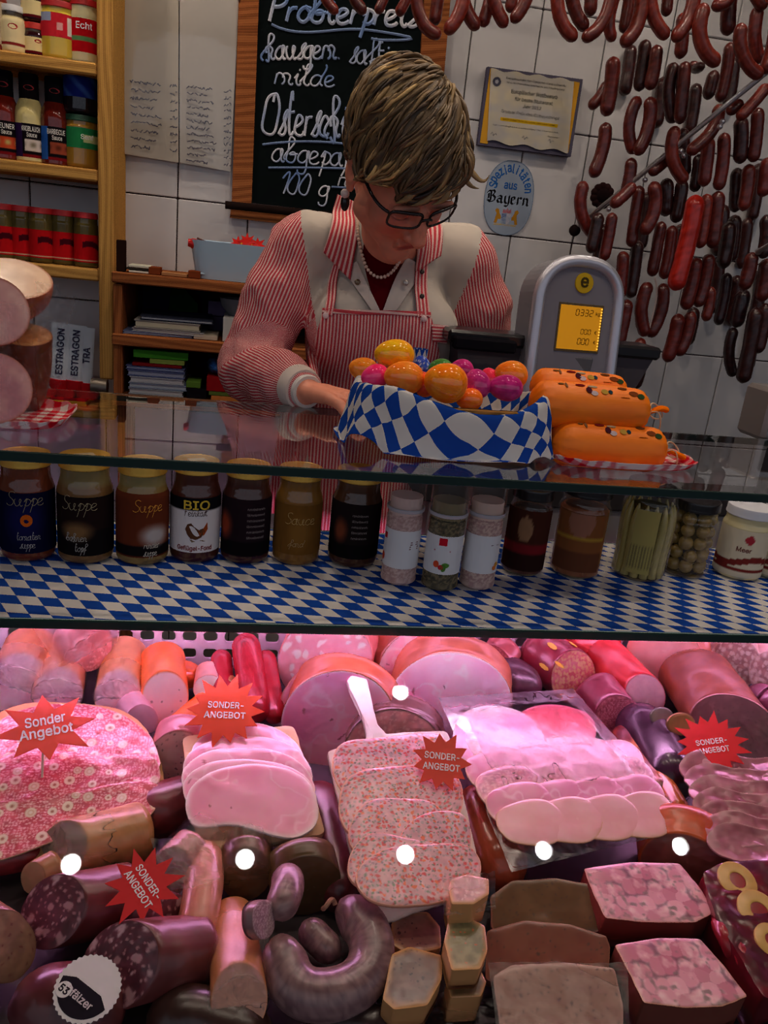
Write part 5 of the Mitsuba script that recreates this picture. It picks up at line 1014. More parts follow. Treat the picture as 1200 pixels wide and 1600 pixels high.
def plump(lb, pl, pr_, Y, Y2, rpx, tail_l, tail_r):
    key = lab(nm('orange_sausage'), lb, 'sausage', 'orange sausages on the gingham tray'); A, B = PY(*pl, Y), PY(*pr_, Y2); r = rpx * pxm(A); L = np.linalg.norm(B - A)
    q = np.concatenate([np.linspace(0, r * .9, 9)[:-1], np.linspace(r * .9, L - r * .9, 20), L - np.linspace(r * .9, 0, 9)[1:]]); e = np.clip(np.minimum(q, L - q) / (r * .9), 0, 1)
    R = r * np.maximum((1 - (1 - e) ** 2.4) ** .5, .16) * (1 + .03 * np.sin(q / L * np.pi))
    # a little gathered at the tied ends
    m = sweep(A + (B - A) * (q / L)[:, None], R, 36); ax = nrm(B - A); v = np.array(m.vertices); t = (v - A) @ ax; rd = v - A - t[:, None] * ax; an = np.arctan2(rd @ np.cross(ax, (0, 0, 1)), rd[:, 2])
    g = np.clip(1 - np.minimum(t, L - t) / (r * 1.1), 0, 1); m.vertices = v + rd * (.07 * np.sin(an * 13) * g)[:, None]
    put(key + '__casing', m, 'soft', lambda v: lerp((250, 130, 6), (240, 112, 2), fb(v, 40, 2, 2)), True)
    sd = _count['orange_sausage']
    # flat print: small coloured patches on the upper front side
    up = nrm(np.array([0, -.62, .78])); side = np.cross(ax, up)
    for t, w, h, o, c in ((.20, .010, .004, .30, (120, 80, 40)), (.24, .004, .012, .22, (130, 90, 60)), (.36, .016, .006, .30, (120, 30, 30)), (.46, .016, .005, .26, (170, 150, 120)), (.42, .010, .012, .02, (70, 30, 40)), (.46, .012, .009, -.12, (190, 170, 170)), (.55, .012, .010, .0, (180, 140, 60)), (.60, .007, .008, .02, (40, 60, 70)), (.72, .016, .007, .34, (110, 60, 30)), (.80, .016, .010, .05, (120, 60, 30)), (.86, .012, .010, -.06, (50, 70, 40)), (.72, .016, .0012, -.2, (150, 70, 10))):
        P0 = A + ax * L * t; dr_ = nrm(up * math.cos(o) + side * math.sin(o) * -1); rr = np.interp(L * t, q, R) + .0006
        m2 = oval(w / 2, h / 2, 10); put(key + '__print', m2, 'satin', c, M=frame(ax, np.cross(dr_, ax), dr_, P0 + dr_ * rr))
    for tl, P0, sg in ((tail_l, A, -1), (tail_r, B, 1)):
        if not tl: continue
        Q = PY(*tl, (Y if sg < 0 else Y2)); pts = curve([P0 - ax * sg * .006, P0 + ax * sg * .004, (P0 + Q) / 2 + (0, 0, .002), Q], 14)
        put(key + '__tied_end', sweep(pts, np.r_[.010, .007, .0045, .004, np.linspace(.006, .011, 10)], 12, flat=(1, .45)), 'satin', (238, 110, 14), 50)
        put(key + '__string', trimesh.util.concatenate([sweep(curve([P0 + ax * sg * .004 + a for a in ((0, -.006, .004), (.002 * sg, 0, .014), (.016 * sg, .004, .010), (.022 * sg, -.004, -.004), (.010 * sg, -.008, -.008), (.002 * sg, -.004, -.004))], 24), .0013, 6), sweep(curve([P0 + ax * sg * .004 + a for a in ((0, -.004, 0), (.012 * sg, -.008, .002), (.018 * sg, -.010, -.012), (.020 * sg, -.006, -.028))], 14), .0012, 6)]), 'matte', (206, 176, 140), 50)
plump('plump orange sausage lying in front on the gingham tray', (860, 690), (1036, 704), 1.135, 1.145, 36, (846, 700), (1066, 714))
plump('plump orange sausage lying on top of the front one', (829, 628), (1010, 644), 1.155, 1.165, 36, None, (1040, 640))
plump('plump orange sausage lying behind the other two', (830, 603), (976, 617), 1.215, 1.22, 30, None, None)

# ================================================================ wrapped hams at the left end of the top shelf
nm('paper_tray'); k = lab('paper_tray_001', 'gingham paper tray under the wrapped hams at the left edge', 'tray')
hc = PZ(-10, 672, Z1); hc[1] = 1.17; tray(k, hc + (0, 0, .0012), .085, .075, 0)
def ham_face(c0, c1, rim, R):
    def fn(v):
        t = np.hypot(v[:, 0], v[:, 1]) / R; q = lerp(c0, c1, np.clip(fb(v, 45, 3, 6) * 2.4 - .7, 0, 1)); return lerp(q, np.broadcast_to(np.asarray(rim, float), q.shape), np.clip((t - .92) * 14, 0, 1))
    return fn
def ham(lb, c, face_n, R, L, skin, f0, f1, sy=1.0, up=(0, 0, 1), name='ham'):
    """half ham: domed body with one flat cut face at c"""
    key = lab(nm(name), lb, 'ham'); M = fr(c, face_n, up)
    pf = [(0, 0), (R * .98, 0), (R, -.003)] + [(R * math.cos(t) ** .55 if t < 1.5 else 0, -.003 - (L - .003) * math.sin(t)) for t in np.linspace(.06, np.pi / 2, 14)]
    m = lathe(pf[1:][::-1], 44); v = np.array(m.vertices) * (1, sy, 1); v *= (1 + .10 * (fb(v, 22, 2, 3) - .5) * np.clip(-v[:, 2] / .01, 0, 1))[:, None]
    put(key + '__rind', (v, m.faces), 'wet', noisy(skin, 26, 50, 2), 50, M)
    u, w = np.meshgrid(np.linspace(0, 1, 26), np.linspace(0, 2 * np.pi, 60), indexing='ij'); v = np.stack([u * R * .985 * np.cos(w), u * R * .985 * np.sin(w) * sy, .0012 * (1 - u ** 2)], -1).reshape(-1, 3)
    put(key + '__cut_face', (v, grid_mesh(26, 60)), 'wet', ham_face(f0, f1, skin, R), True, M); return key, M
ham('flat topped boiled ham with pale cut face, topmost of the wrapped stack', PY(18, 434, 1.22), (.15, -.42, .9), .054, .055, (150, 70, 36), (206, 160, 126), (222, 180, 146))
ham('round boiled ham with pink cut face at the left picture edge, upper one', PY(-10, 486, 1.12), (.35, -.9, .22), .044, .07, (160, 76, 46), (196, 130, 124), (214, 160, 146))
ham('round boiled ham with pink cut face at the left picture edge, lower one', PY(-8, 606, 1.10), (.35, -.9, .22), .046, .06, (166, 80, 48), (176, 100, 104), (206, 140, 130))
ham('brown smoked ham in shiny film standing in the middle of the stack', PY(38, 522, 1.20), (.1, -.3, .95), .037, .125, (104, 50, 26), (140, 80, 44), (170, 120, 80), up=(1, 0, 0))
k = lab('ham_film', 'crumpled clear film standing off the wrapped hams to the right', 'film')
def wing(pts, seed, amp=.010):
    P = [np.array(p) for p in pts]
    def fn(u, v):
        q = (P[0] * (1 - u[..., None]) + P[1] * u[..., None]) * (1 - v[..., None]) + (P[3] * (1 - u[..., None]) + P[2] * u[..., None]) * v[..., None]
        n = meshkit.fbm(q * 45, 3, seed) - .5; return q + n[..., None] * amp * 2 * np.array([.2, 1, .3])
    return fn
put(k + '__sheet', sheet(wing([PY(28, 462, 1.14), PY(118, 464, 1.2), PY(108, 505, 1.2), PY(30, 540, 1.14)], 1), 26, 26), 'haze', smooth=True)
put(k + '__sheet', sheet(wing([PY(55, 440, 1.2), PY(92, 444, 1.21), PY(96, 600, 1.21), PY(60, 640, 1.16)], 2), 26, 30), 'haze', smooth=True)
put(k + '__sheet', sheet(wing([PY(-20, 470, 1.06), PY(48, 480, 1.1), PY(60, 662, 1.11), PY(-20, 668, 1.06)], 3, .012), 26, 34), 'haze', smooth=True)
# ================================================================ sausage and cold cuts in the display
def D(px, py, h=0.0):
    """the point h above the display deck seen at this picture point"""
    d = ray(px, py); t = (.775 - .066 + h - CAM[2]) / (d[2] - .11 * d[1]); return CAM + d * t
UPD = nrm(np.array([0, -.11, 1]))
# ---- cut face patterns: fn(u, v) in metres -> sRGB
def P_plain(c, c2, s=70, seed=0, holes=0.0):
    def fn(u, v):
        q = np.stack([u, v, 0 * u], -1); r = lerp(c, c2, np.clip(fb(q, s, 3, seed) * 2.4 - .7, 0, 1))
        if holes: k = spots(u, v, .013, holes, .0008, .0018, seed + 3)[0]; r = lerp(r, np.array([120, 70, 66.]), k * .7) if False else r * (1 - .35 * k[..., None])
        return r
    return fn
def P_mortadella(u, v):
    r = P_plain((238, 156, 162), (244, 172, 176), 90, 3)(u, v); k = spots(u, v, .019, .62, .003, .0065, 11, .2, .5)[0]; r = r + (np.array([250, 226, 226.]) - r) * k[..., None]
    k = spots(u, v, .03, .3, .002, .003, 5)[0]; return r + (np.array([120, 80, 90.]) - r) * k[..., None] * .8
def P_mosaic(c, fat, cell=.0045, dens=.75, r0=.0012, r1=.0024, seed=1, c2=None):
    def fn(u, v):
        q = np.stack([u, v, 0 * u], -1); r = lerp(c, c2 if c2 is not None else np.asarray(c) * .86, np.clip(fb(q, 120, 2, seed) * 2.4 - .7, 0, 1))
        for s_ in (0, 1): k = spots(u, v, cell, dens, r0, r1, seed + 20 * s_, .3, .7)[0]; r = r + (np.asarray(fat, float) - r) * k[..., None] * (.9 - .25 * s_)
        return r
    return fn
def P_blood(u, v):
    r = P_plain((74, 34, 40), (96, 44, 50), 130, 2)(u, v); k, b, w = spots(u, v, .0125, .75, .0016, .0052, 7, .18, .55)
    r = r + (lerp((196, 160, 160), (150, 104, 104), w) - r) * k[..., None]; k = spots(u, v, .006, .6, .0007, .0014, 17, .3, .5)[0]; return r + (np.array([170, 120, 120.]) - r) * k[..., None]
def P_hazel(u, v):
    r = P_mosaic((206, 84, 88), (238, 170, 168), .0036, .62, .0008, .0016, 3, (188, 66, 74))(u, v); k, b, w = spots(u, v, .021, .62, .0042, .0068, 9, .1)
    ring = np.clip(1 - np.abs(b - .72) * 4, 0, 1); core = np.clip((.42 - b) * 5, 0, 1); r = r + (lerp((232, 206, 176), (214, 176, 140), w) - r) * k[..., None]
    r = r + (np.array([240, 220, 196.]) - r) * (ring * k)[..., None] * .7; return r + (lerp((170, 110, 84), (236, 214, 190), (w > .5).astype(float)) - r) * (core * k)[..., None]
def P_veg(u, v):
    r = P_plain((206, 150, 152), (222, 168, 166), 160, 4)(u, v)
    for col, cell, pr_, a, b, sd in (((178, 150, 146), .006, .6, .001, .0022, 1), ((206, 50, 50), .0066, .56, .0010, .0023, 31), ((96, 116, 84), .0062, .45, .0007, .0015, 51), ((230, 100, 50), .009, .45, .0010, .0022, 71), ((104, 84, 90), .007, .4, .0006, .0012, 91)):
        k = spots(u, v, cell, pr_, a, b, sd, .3, .6)[0]; r = r + (np.array(col, float) - r) * k[..., None] * .85
    return r
def P_ham(c=(238, 188, 188), c2=(226, 150, 158), vein=(246, 214, 210), seed=0):
    def fn(u, v):
        q = np.stack([u, v, 0 * u], -1); r = lerp(c, c2, np.clip(fb(q, 16, 3, seed) * 3 - 1, 0, 1)); t = np.abs(fb(q, 24, 3, seed + 4) - .5)
        r = r + (np.asarray(vein, float) - r) * (np.clip(1 - t * 30, 0, 1) * .6)[..., None]; k = spots(u, v, .034, .22, .0012, .0030, seed + 5, .2, .8)[0]; return r + (np.array([150, 60, 66.]) - r) * k[..., None] * .8
    return fn
def P_liver(c, c2, s=150, seed=0, dark=(90, 70, 60)):
    def fn(u, v):
        q = np.stack([u, v, 0 * u], -1); r = lerp(c, c2, np.clip(fb(q, s, 3, seed) * 2.6 - .8, 0, 1)); k = spots(u, v, .007, .45, .0005, .0013, seed + 2, .3, .5)[0]; return r + (np.asarray(dark, float) - r) * k[..., None] * .75
    return fn
def P_aspic(u, v):                                                     # head cheese: pink chunks between darker jelly
    w = np.stack([u, v, 0 * u], -1); u2, v2 = u + .006 * (fb(w, 60, 2, 1) - .5), v + .006 * (fb(w, 60, 2, 5) - .5)
    k, b, i = spots(u2, v2, .017, .98, .0095, .0125, 3, .14); r = lerp((190, 110, 122), (226, 164, 168), i); r = r + (np.array([236, 196, 190.]) - r) * np.clip(fb(w, 90, 3, 8) * 3 - 1.6, 0, 1)[..., None]
    r = r * (.62 + .38 * k[..., None]); return r + (np.array([120, 104, 90.]) - r) * (np.clip(fb(w, 140, 2, 9) * 5 - 3.2, 0, 1) * .8)[..., None]
# ---- builders
def thing(name, label, cat, group=None): return lab(nm(name), label, cat, group)
def loaf(name, label, face, hf, back, hb, rpx, skin, pat, sy=1.0, rb=1.0, tail='round', rim=None, cat='sausage', group=None, skin_fn=None, tilt=None, n=44, rag=.0, mat='wet', facemat='wet', rimw=.07):
    """a cut sausage: flat patterned face at FACE (picture point, height above the deck), body to BACK"""
    key = thing(name, label, cat, group); A = D(*face, hf); R = rpx * pxm(A); s_ = pxm(A); dx = (back[0] - face[0]) * s_; dy = max((face[1] - back[1]) * s_ / .55 - .7 * R, .45 * abs(dx), .55 * R)
    B = PY(*back, A[1] + dy); B[2] = np.clip(B[2], max(A[2] - .03, .775 + (B[1] - .6) * .11 + .8 * R * sy), A[2] + .02); ax = nrm(B - A); L = np.linalg.norm(B - A)
    sd = sum(map(ord, label)) % 997
    if tilt is None: tilt = nrm(-ax * .6 + 1.1 * nrm(CAM - A) + .35 * UPD)
    M = fr(A, ax, (1, 0, 0)); nn = ax if tilt is None else nrm(np.asarray(tilt, float)) * -1
    Nl = M[:3, :3].T @ nn; shear = -Nl[:2] / Nl[2]; shear = shear * min(1, .62 / (np.linalg.norm(shear) + 1e-9))
    pr_ = [(0, R * .97)] + [(z, R * (1 + (rb - 1) * z / L)) for z in np.r_[.0015, np.linspace(.006, max(L, R * .8), 22)]]
    if tail == 'round': pr_ += [(max(L, R * .8) + R * rb * .42 * math.sin(t), R * rb * math.cos(t) ** .8) for t in np.linspace(.15, 1.5, 9)]
    pr_ += [(pr_[-1][0], 0)]
    m = lathe([(r, z) for z, r in pr_], n); v = np.array(m.vertices); v[:, 1] *= sy
    w = fb(v, 26, 2, sd) - .5; v[:, :2] *= (1 + .07 * w * np.clip(v[:, 2] / .01, 0, 1) + rag * (fb(v, 70, 2, sd) - .5))[:, None]
    v[:, 2] += (v[:, :2] @ shear) * np.clip(1 - v[:, 2] / max(L, .02), 0, 1)
    put(key + '__casing', m if False else (v, m.faces), mat, skin_fn or noisy(skin, 20, 55, sd), 50, M)
    nr, na = max(18, int(R / .0011)), max(60, int(R / .00045)); nr, na = min(nr, 46), min(na, 190)
    u, a = np.meshgrid(np.linspace(0, 1, nr), np.linspace(0, 2 * np.pi, na), indexing='ij'); x, y = u * R * .985 * np.cos(a), u * R * .985 * np.sin(a) * sy
    z = -.0012 * (1 - u ** 4) + x * shear[0] + y * shear[1] - .0003; w3 = np.stack([x, y, 0 * x], -1)
    e = 1 + rag * (fb(np.stack([x, y, 0 * x], -1), 70, 2, sd) - .5)
    z += .0012 * (fb(w3, 160, 2, sd) - .5); c = pat(x, y); edge = np.clip((u - 1 + rimw) / max(rimw, 1e-4), 0, 1) ** 2
    c = c + (np.asarray(rim if rim is not None else skin, float) - c) * edge[..., None]
    F = grid_mesh(nr, na)[:, ::-1]
    put(key + '__cut_face', (np.stack([x * e, y * e, z], -1).reshape(-1, 3), F), facemat, c.reshape(-1, 3), True, M); return key, M, R
def plane(p0, p1, p2):
    n = nrm(np.cross(p1 - p0, p2 - p0)); n = n if n @ (CAM - p0) > 0 else -n; return p0, n
def hitp(pl, px, py, off=0.0):
    d = ray(px, py); p, n = pl; return CAM + d * (((p + n * off - CAM) @ n) / (d @ n))
def outline(pts, n):
    P = np.asarray(pts, float); P = np.vstack([P, P[:1]]); d = np.r_[0, np.cumsum(np.linalg.norm(np.diff(P, axis=0), axis=1))]
    tck, _ = splprep(P.T, u=d / d[-1], s=0, per=1); return np.array(splev(np.linspace(0, 1, n, endpoint=False), tck)).T
def slab(key, poly, pl, off, th, pat, rim=None, rimw=.05, mat='wet', nr=40, na=150, wob=.0012, dome=0.0, sharp=False, seed=0, side=None, part='', curl=0.0):
    """a slice with this outline in the picture, lying in plane pl raised by off; th thick"""
    p, n = pl; e1 = nrm(np.array([1, 0, 0]) - n * n[0]); e2 = np.cross(n, e1)
    if sharp:
        P = np.asarray(poly, float); k = max(2, na // len(P)); q = np.concatenate([P[i] + (P[(i + 1) % len(P)] - P[i]) * np.linspace(0, 1, k, endpoint=False)[:, None] for i in range(len(P))])
        for _ in range(sharp if sharp is not True else 2): q = (np.roll(q, 1, 0) + 2 * q + np.roll(q, -1, 0)) / 4
    else: q = outline(poly, na)
    na = len(q); W = np.array([hitp(pl, x, y, off) for x, y in q]); loc = np.stack([(W - p) @ e1, (W - p) @ e2], 1); c = loc.mean(0); d = loc - c; ccw = np.sum(d[:, 0] * np.roll(d[:, 1], -1) - d[:, 1] * np.roll(d[:, 0], -1)) > 0
    d = d if ccw else d[::-1]; d = d * (1 + .018 * (fb(np.c_[d * 1.0, 0 * d[:, 0]], 90, 2, seed) - .5))[:, None]
    t = np.linspace(0, 1, nr)[:, None]; X = c[0] + t * d[:, 0]; Y = c[1] + t * d[:, 1]; q3 = np.stack([X, Y, 0 * X], -1)
    Z = off + wob * 2 * (fb(q3, 30, 3, seed) - .5) + dome * (1 - t ** 2) + curl * t ** 3 - .0012 * t ** 12
    col = pat(X - c[0], Y - c[1])
    if rim is not None: col = col + (np.asarray(rim, float) - col) * (np.clip((t - 1 + rimw) / rimw, 0, 1) ** 1.5 * np.ones_like(X))[..., None]
    sc = np.asarray(side if side is not None else (rim if rim is not None else col[-1].mean(0)), float)
    top = np.stack([X, Y, Z], -1); lowr = top[-1:] - np.array([0, 0, th]); mid = (top[-1:] * .5 + lowr * .5); mid[..., :2] = c + (mid[..., :2] - c) * 1.004
    A = np.concatenate([top, top[-1:], mid, lowr]); C = np.concatenate([col, np.broadcast_to(sc, (3, na, 3))]); A, C = np.concatenate([A, A[:, :1]], 1), np.concatenate([C, C[:, :1]], 1)
    F = grid_mesh(len(A), na + 1); A = A.reshape(-1, 3); bi = len(A); A = np.vstack([A, [[c[0], c[1], off - th]]]); C = np.vstack([C.reshape(-1, 3), [sc]]); last = (nr + 2) * (na + 1); j = np.arange(na)
    F = np.vstack([F, np.stack([last + j, 0 * j + bi, last + j + 1], 1)]); put(key + part, (A, F), mat, C, True, frame(e1, e2, n, p)); return key
def link(name, label, pts, h, rpx, skin, cat='sausage', group=None, mat='wet', skin_fn=None, bump=.06, n=34, sides=26, rs=None):
    key = thing(name, label, cat, group); hs = np.broadcast_to(h, (len(pts),)); P = np.array([D(x, y, q) for (x, y), q in zip(pts, hs)]); r = rpx * pxm(P[len(P) // 2]); sd = sum(map(ord, label)) % 997
    put(key, sausage_mesh(P, r, n, sides, sd, bump), mat, skin_fn or noisy(skin, 24, 70, sd), True); return key
def film(key, pts, hs, seed, amp=.006, nu=30, nv=30, s=40):
    """a crumpled clear sheet over four picture points"""
    P = [D(x, y, h) for (x, y), h in zip(pts, hs)]
    def fn(u, v):
        q = (P[0] * (1 - u[..., None]) + P[1] * u[..., None]) * (1 - v[..., None]) + (P[3] * (1 - u[..., None]) + P[2] * u[..., None]) * v[..., None]
        n = meshkit.fbm(q * s, 3, seed) - .5; n2 = meshkit.fbm(q * s * .4, 2, seed + 3) - .5; return q + (np.abs(n) * 1.6 + n2)[..., None] * amp * 2 * UPD
    return put(key, sheet(fn, nu, nv), 'haze', smooth=True)
def hood(key, M, R, sy=1.0, L=.05, seed=0, grow=1.06, over=.004):
    """clear film drawn over a cut face, with creases, gathered along the body"""
    u, a = np.meshgrid(np.linspace(0, 1, 26), np.linspace(0, 2 * np.pi, 64), indexing='ij'); t = np.clip(u / .55, 0, 1); w = np.clip((u - .55) / .45, 0, 1)
    cr = np.abs(np.sin(a * 3 + 7 * meshkit.fbm(np.stack([np.cos(a) * 2, np.sin(a) * 2, u * 2], -1), 2, seed))) ** 3
    r = R * grow * (t ** .9) * (1 + .07 * w * (cr - .4)); z = -over - .004 * cr * t + w * L; q = np.stack([r * np.cos(a), r * np.sin(a) * sy, z], -1)
    return put(key, (q.reshape(-1, 3), grid_mesh(26, 64)[:, ::-1]), 'haze', smooth=True, M=M)
def star_sign(label, px, py, h, rpx, rot, lines, n=11, tilt=.55, seed=0, sx=1.0, col=(226, 52, 34), fs=.2, inner=.62, roll=0.0):
    key = thing('offer_sign', label, 'sign'); c = D(px, py, h); s = pxm(c); R = rpx * s
    nr_ = nrm(nrm(CAM - c) * tilt + UPD * (1 - tilt)); x0 = nrm(np.array([1, .04 + roll, 0]) - nr_ * (nr_ @ np.array([1, .04 + roll, 0]))); y0 = np.cross(nr_, x0); a = math.radians(rot)
    M = frame(x0 * math.cos(a) + y0 * math.sin(a), -x0 * math.sin(a) + y0 * math.cos(a), nr_, c)
    put(key + '__card', star(n, R, R * inner, .0012, seed, sx, 1.0), 'soft', col, M=M)
    for i, (t, w, dy) in enumerate(lines): 
        m = text(t, R * fs, .0006, True, w=w * R if w else None); put(key + '__lettering', (np.array(m.vertices) + (0, dy * R, .0012), m.faces), 'satin', (240, 226, 226), M=M)
    a_ = c - nr_ * .002; put(key + '__pick', sweep(np.array([a_ - y0 * R * .3, a_ - y0 * R * .6 - UPD * .01, a_ - y0 * R * .8 - UPD * .03]), .0015, 8), 'satin', (220, 200, 170), 40)
    return key
PK, PK2 = (246, 186, 184), (240, 166, 170)
# ---------------- back row, left
k, M, R = loaf('bologna', 'pale bologna in clear film at the left picture edge, back row', (26, 1070), .035, (52, 1010), .05, 45, (190, 118, 74), P_plain(PK, PK2, 60, 1)); hood(k + '__film', M, R, seed=1)
k, M, R = loaf('bologna', 'smaller pale bologna in clear film, second from the left in the back row', (91, 1084), .030, (100, 1030), .04, 37, (196, 128, 84), P_plain(PK, PK2, 60, 2, .3)); hood(k + '__film', M, R, seed=2)
k, M, R = loaf('bologna', 'pale bologna in film with a long tan casing, left of the orange sausage', (184, 1086), .032, (196, 1020), .045, 35, (206, 142, 84), P_plain(PK, (228, 170, 168), 60, 3, .3)); hood(k + '__film', M, R, seed=3)
k, M, R = loaf('coarse_sausage', 'coarse pink sausage end in a clear bag lying on top of the bolognas', (138, 1012), .085, (120, 985), .10, 38, (196, 120, 110), P_mosaic((226, 130, 122), (240, 176, 166), .006, .6, .001, .0024, 4), rag=.10); hood(k + '__bag', M, R, seed=4, grow=1.35, L=.09, over=.006)
loaf('sausage_end', 'grey pink sausage end lying below the tan bologna', (222, 1128), .018, (205, 1100), .02, 25, (200, 150, 150), P_plain((184, 150, 150), (196, 160, 160), 60, 5), rimw=.2)
loaf('orange_bologna', 'bologna with bright orange casing and round pale cut face', (258, 1090), .036, (254, 1030), .042, 36, (236, 110, 44), P_plain((230, 180, 166), (226, 172, 160), 50, 6, .4), rimw=.10)
link('orange_bologna', 'uncut orange sausage behind the cut orange one', [(214, 1062), (262, 1052), (312, 1062)], .03, 22, (228, 100, 40))
loaf('orange_bologna', 'small orange sausage with pale cut face below the cut orange one', (272, 1142), .014, (320, 1100), .02, 21, (236, 104, 36), P_plain((236, 200, 190), (226, 184, 176), 50, 7))
loaf('cut_casing', 'short casing end with white hollow cut beside the red sausages', (326, 1076), .04, (330, 1048), .045, 24, (214, 150, 130), P_plain((236, 214, 204), (226, 196, 190), 50, 8), sy=.8); labels
loaf('sausage_end', 'small tan sausage end right of the white hollow one', (354, 1082), .035, (352, 1066), .035, 18, (214, 140, 90), P_plain((220, 150, 110), (214, 140, 100), 60, 9))
for lb, a, b, rp, h0, h1 in (('short dark red sausage, left of the three standing upright', (345, 1016), (354, 1110), 17, .07, .02), ('long dark red sausage, tallest of the three standing upright', (382, 992), (404, 1128), 23, .09, .025), ('dark red sausage, right of the three standing upright', (414, 1018), (432, 1130), 17, .07, .02)):
    link('red_sausage', lb, [a, ((a[0] + b[0]) / 2 - 1, (a[1] + b[1]) / 2), b], (h0, (h0 + h1) / 2, h1), rp, (150, 24, 36), group='three dark red sausages', bump=.02)
loaf('mortadella', 'large mortadella with white fat cubes standing behind the ham', (508, 1034), .075, (520, 1000), .085, 73, (214, 120, 110), P_mortadella, sy=.86, tilt=(0, -1, .6), rim=(226, 150, 146), rimw=.03)
def brownrim(c): return dict(rim=c, rimw=.045)
k = thing('ham_slice', 'pink ham slice leaning behind the cut ham, in front of the mortadella', 'ham slice'); pl = plane(D(440, 1100, .04), D(600, 1090, .04), D(520, 1030, .10)); slab(k, [(438, 1098), (456, 1062), (490, 1036), (530, 1027), (575, 1040), (602, 1070), (590, 1100), (520, 1110)], pl, 0, .004, P_ham(seed=3), rim=(206, 130, 110))
loaf('cut_ham', 'half boiled ham with large pink cut face and brown rind, behind the white handled board', (528, 1128), .062, (540, 1090), .07, 88, (158, 82, 48), P_ham((246, 166, 182), (234, 132, 160), (248, 198, 206), 1), sy=.80, tilt=(0, -1, .85), rim=(240, 200, 200), rimw=.06)
loaf('smoked_ham', 'round brown smoked ham under the lower glass shelf, pink along its cut', (672, 1046), .062, (660, 1000), .075, 86, (128, 62, 36), P_ham((246, 176, 180), (238, 152, 164), seed=5), sy=.72, tilt=(.1, -1, .8), rim=(236, 180, 178), rimw=.05)
loaf('cut_ham', 'half boiled ham with wide pink cut face, right of the white handle', (704, 1098), .06, (706, 1060), .075, 97, (164, 90, 54), P_ham((246, 170, 184), (238, 140, 160), seed=6), sy=.70, tilt=(0, -1, .9), rim=(240, 206, 206), rimw=.05)
loaf('pepper_ham', 'ham end with dark pepper crust behind the white handle', (614, 1172), .045, (620, 1140), .05, 76, (70, 44, 34), P_mosaic((226, 146, 146), (236, 176, 170), .007, .5, .001, .0022, 8), sy=.72, tilt=(0, -1, .95), rim=(76, 46, 36), rimw=.04, rag=.05)
# ---------------- back row, right
k, M, R = loaf('salami', 'thick salami in printed burgundy casing with mosaic cut face', (896, 1058), .046, (838, 1012), .06, 42, (104, 22, 34), P_mosaic((206, 90, 90), (226, 176, 120), .0078, .85, .0022, .0036, 6, (220, 120, 120)), rim=(120, 30, 40), rimw=.05)
for z, a, w, h, c in ((.03, 1.1, .010, .018, (196, 160, 70)), (.05, .3, .012, .022, (60, 90, 80)), (.05, 1.9, .010, .02, (206, 170, 80)), (.062, 1.0, .012, .012, (206, 176, 90)), (.02, 2.3, .006, .02, (206, 160, 60)), (.07, .2, .010, .02, (200, 170, 90)), (.04, 2.7, .008, .02, (210, 180, 80))):
    rr = R * 1.02; an = -a; o = np.array([math.cos(an), math.sin(an), 0]); o3 = M[:3, :3] @ o; axv = M[:3, 2]; put(k + '__print', oval(w * .5, h * .5, 10), 'satin', c, M=frame(np.cross(o3, axv) * -1, axv, o3, M[:3, 3] + axv * z + o3 * rr) if np.dot(np.cross(np.cross(o3, axv) * -1, axv), o3) > 0 else frame(np.cross(o3, axv), axv, o3, M[:3, 3] + axv * z + o3 * rr))
k = thing('red_ball_sausage', 'round bright red sausage under the lower shelf, behind the red cut one', 'sausage'); c = D(918, 1002, .055); m = trimesh.creation.icosphere(4, 45 * pxm(c)); put(k, (np.array(m.vertices) * (1.15, 1, .92) + c, m.faces), 'wet', noisy((206, 40, 42), 24, 40), True)
loaf('red_bologna', 'red cased sausage with pale pink cut face right of the printed salami', (1008, 1088), .042, (940, 1022), .06, 33, (196, 40, 40), P_plain((230, 160, 156), (222, 146, 146), 130, 11), rb=1.12)
loaf('pink_ham', 'pink ham lump with a browned side under the lower shelf', (1036, 1024), .07, (1062, 1000), .075, 52, (180, 96, 66), P_plain((236, 170, 152), (228, 158, 142), 40, 12), sy=.85, tilt=(-.35, -1, .3), rim=(222, 140, 116), rimw=.3)
k = thing('meat_loaf', 'broad brown baked meat loaf with grey brown cut face', 'meat loaf'); labels.pop(k); _count['meat_loaf'] = 0
loaf('meat_loaf', 'broad brown baked meat loaf with grey brown cut face at the right', (1148, 1140), .05, (1090, 1040), .065, 66, (98, 50, 28), P_liver((104, 66, 62), (114, 76, 70), 90, 1, (90, 54, 50)), sy=.72, rim=(104, 60, 46), rimw=.06, cat='meat loaf')
for lb, x, y, rp in (('speckled pale round sausage behind the meat loaf', 1148, 1036, 38), ('speckled round sausage cut by the right picture edge', 1202, 1052, 30)):
    loaf('speckled_sausage', lb, (x, y), .06, (x - 4, y - 30), .07, rp, (206, 170, 150), P_mosaic((196, 140, 122), (226, 196, 176), .010, .8, .002, .004, 13), rim=(214, 176, 156), rimw=.1)
link('dark_sausage', 'dark purple sausage at the right edge below the speckled ones', [(1168, 1078), (1220, 1112)], .05, 26, (92, 40, 54))
link('dark_sausage', 'very dark sausage lying between the ham and the printed salami', [(770, 1042), (806, 1062), (838, 1090)], (.045, .04, .03), 32, (52, 26, 34)); loaf('ham_end', 'small reddish ham end behind the very dark sausage', (776, 1030), .062, (790, 1010), .07, 28, (150, 70, 66), P_mosaic((170, 80, 80), (206, 130, 124), .006, .5, .001, .002, 9), sy=.6)
loaf('salami', 'burgundy salami with fine grained cut face below the printed one', (966, 1126), .030, (930, 1080), .04, 38, (110, 40, 52), P_mosaic((150, 66, 74), (190, 120, 122), .003, .8, .0006, .0013, 10), rim=(110, 40, 54), rimw=.05)
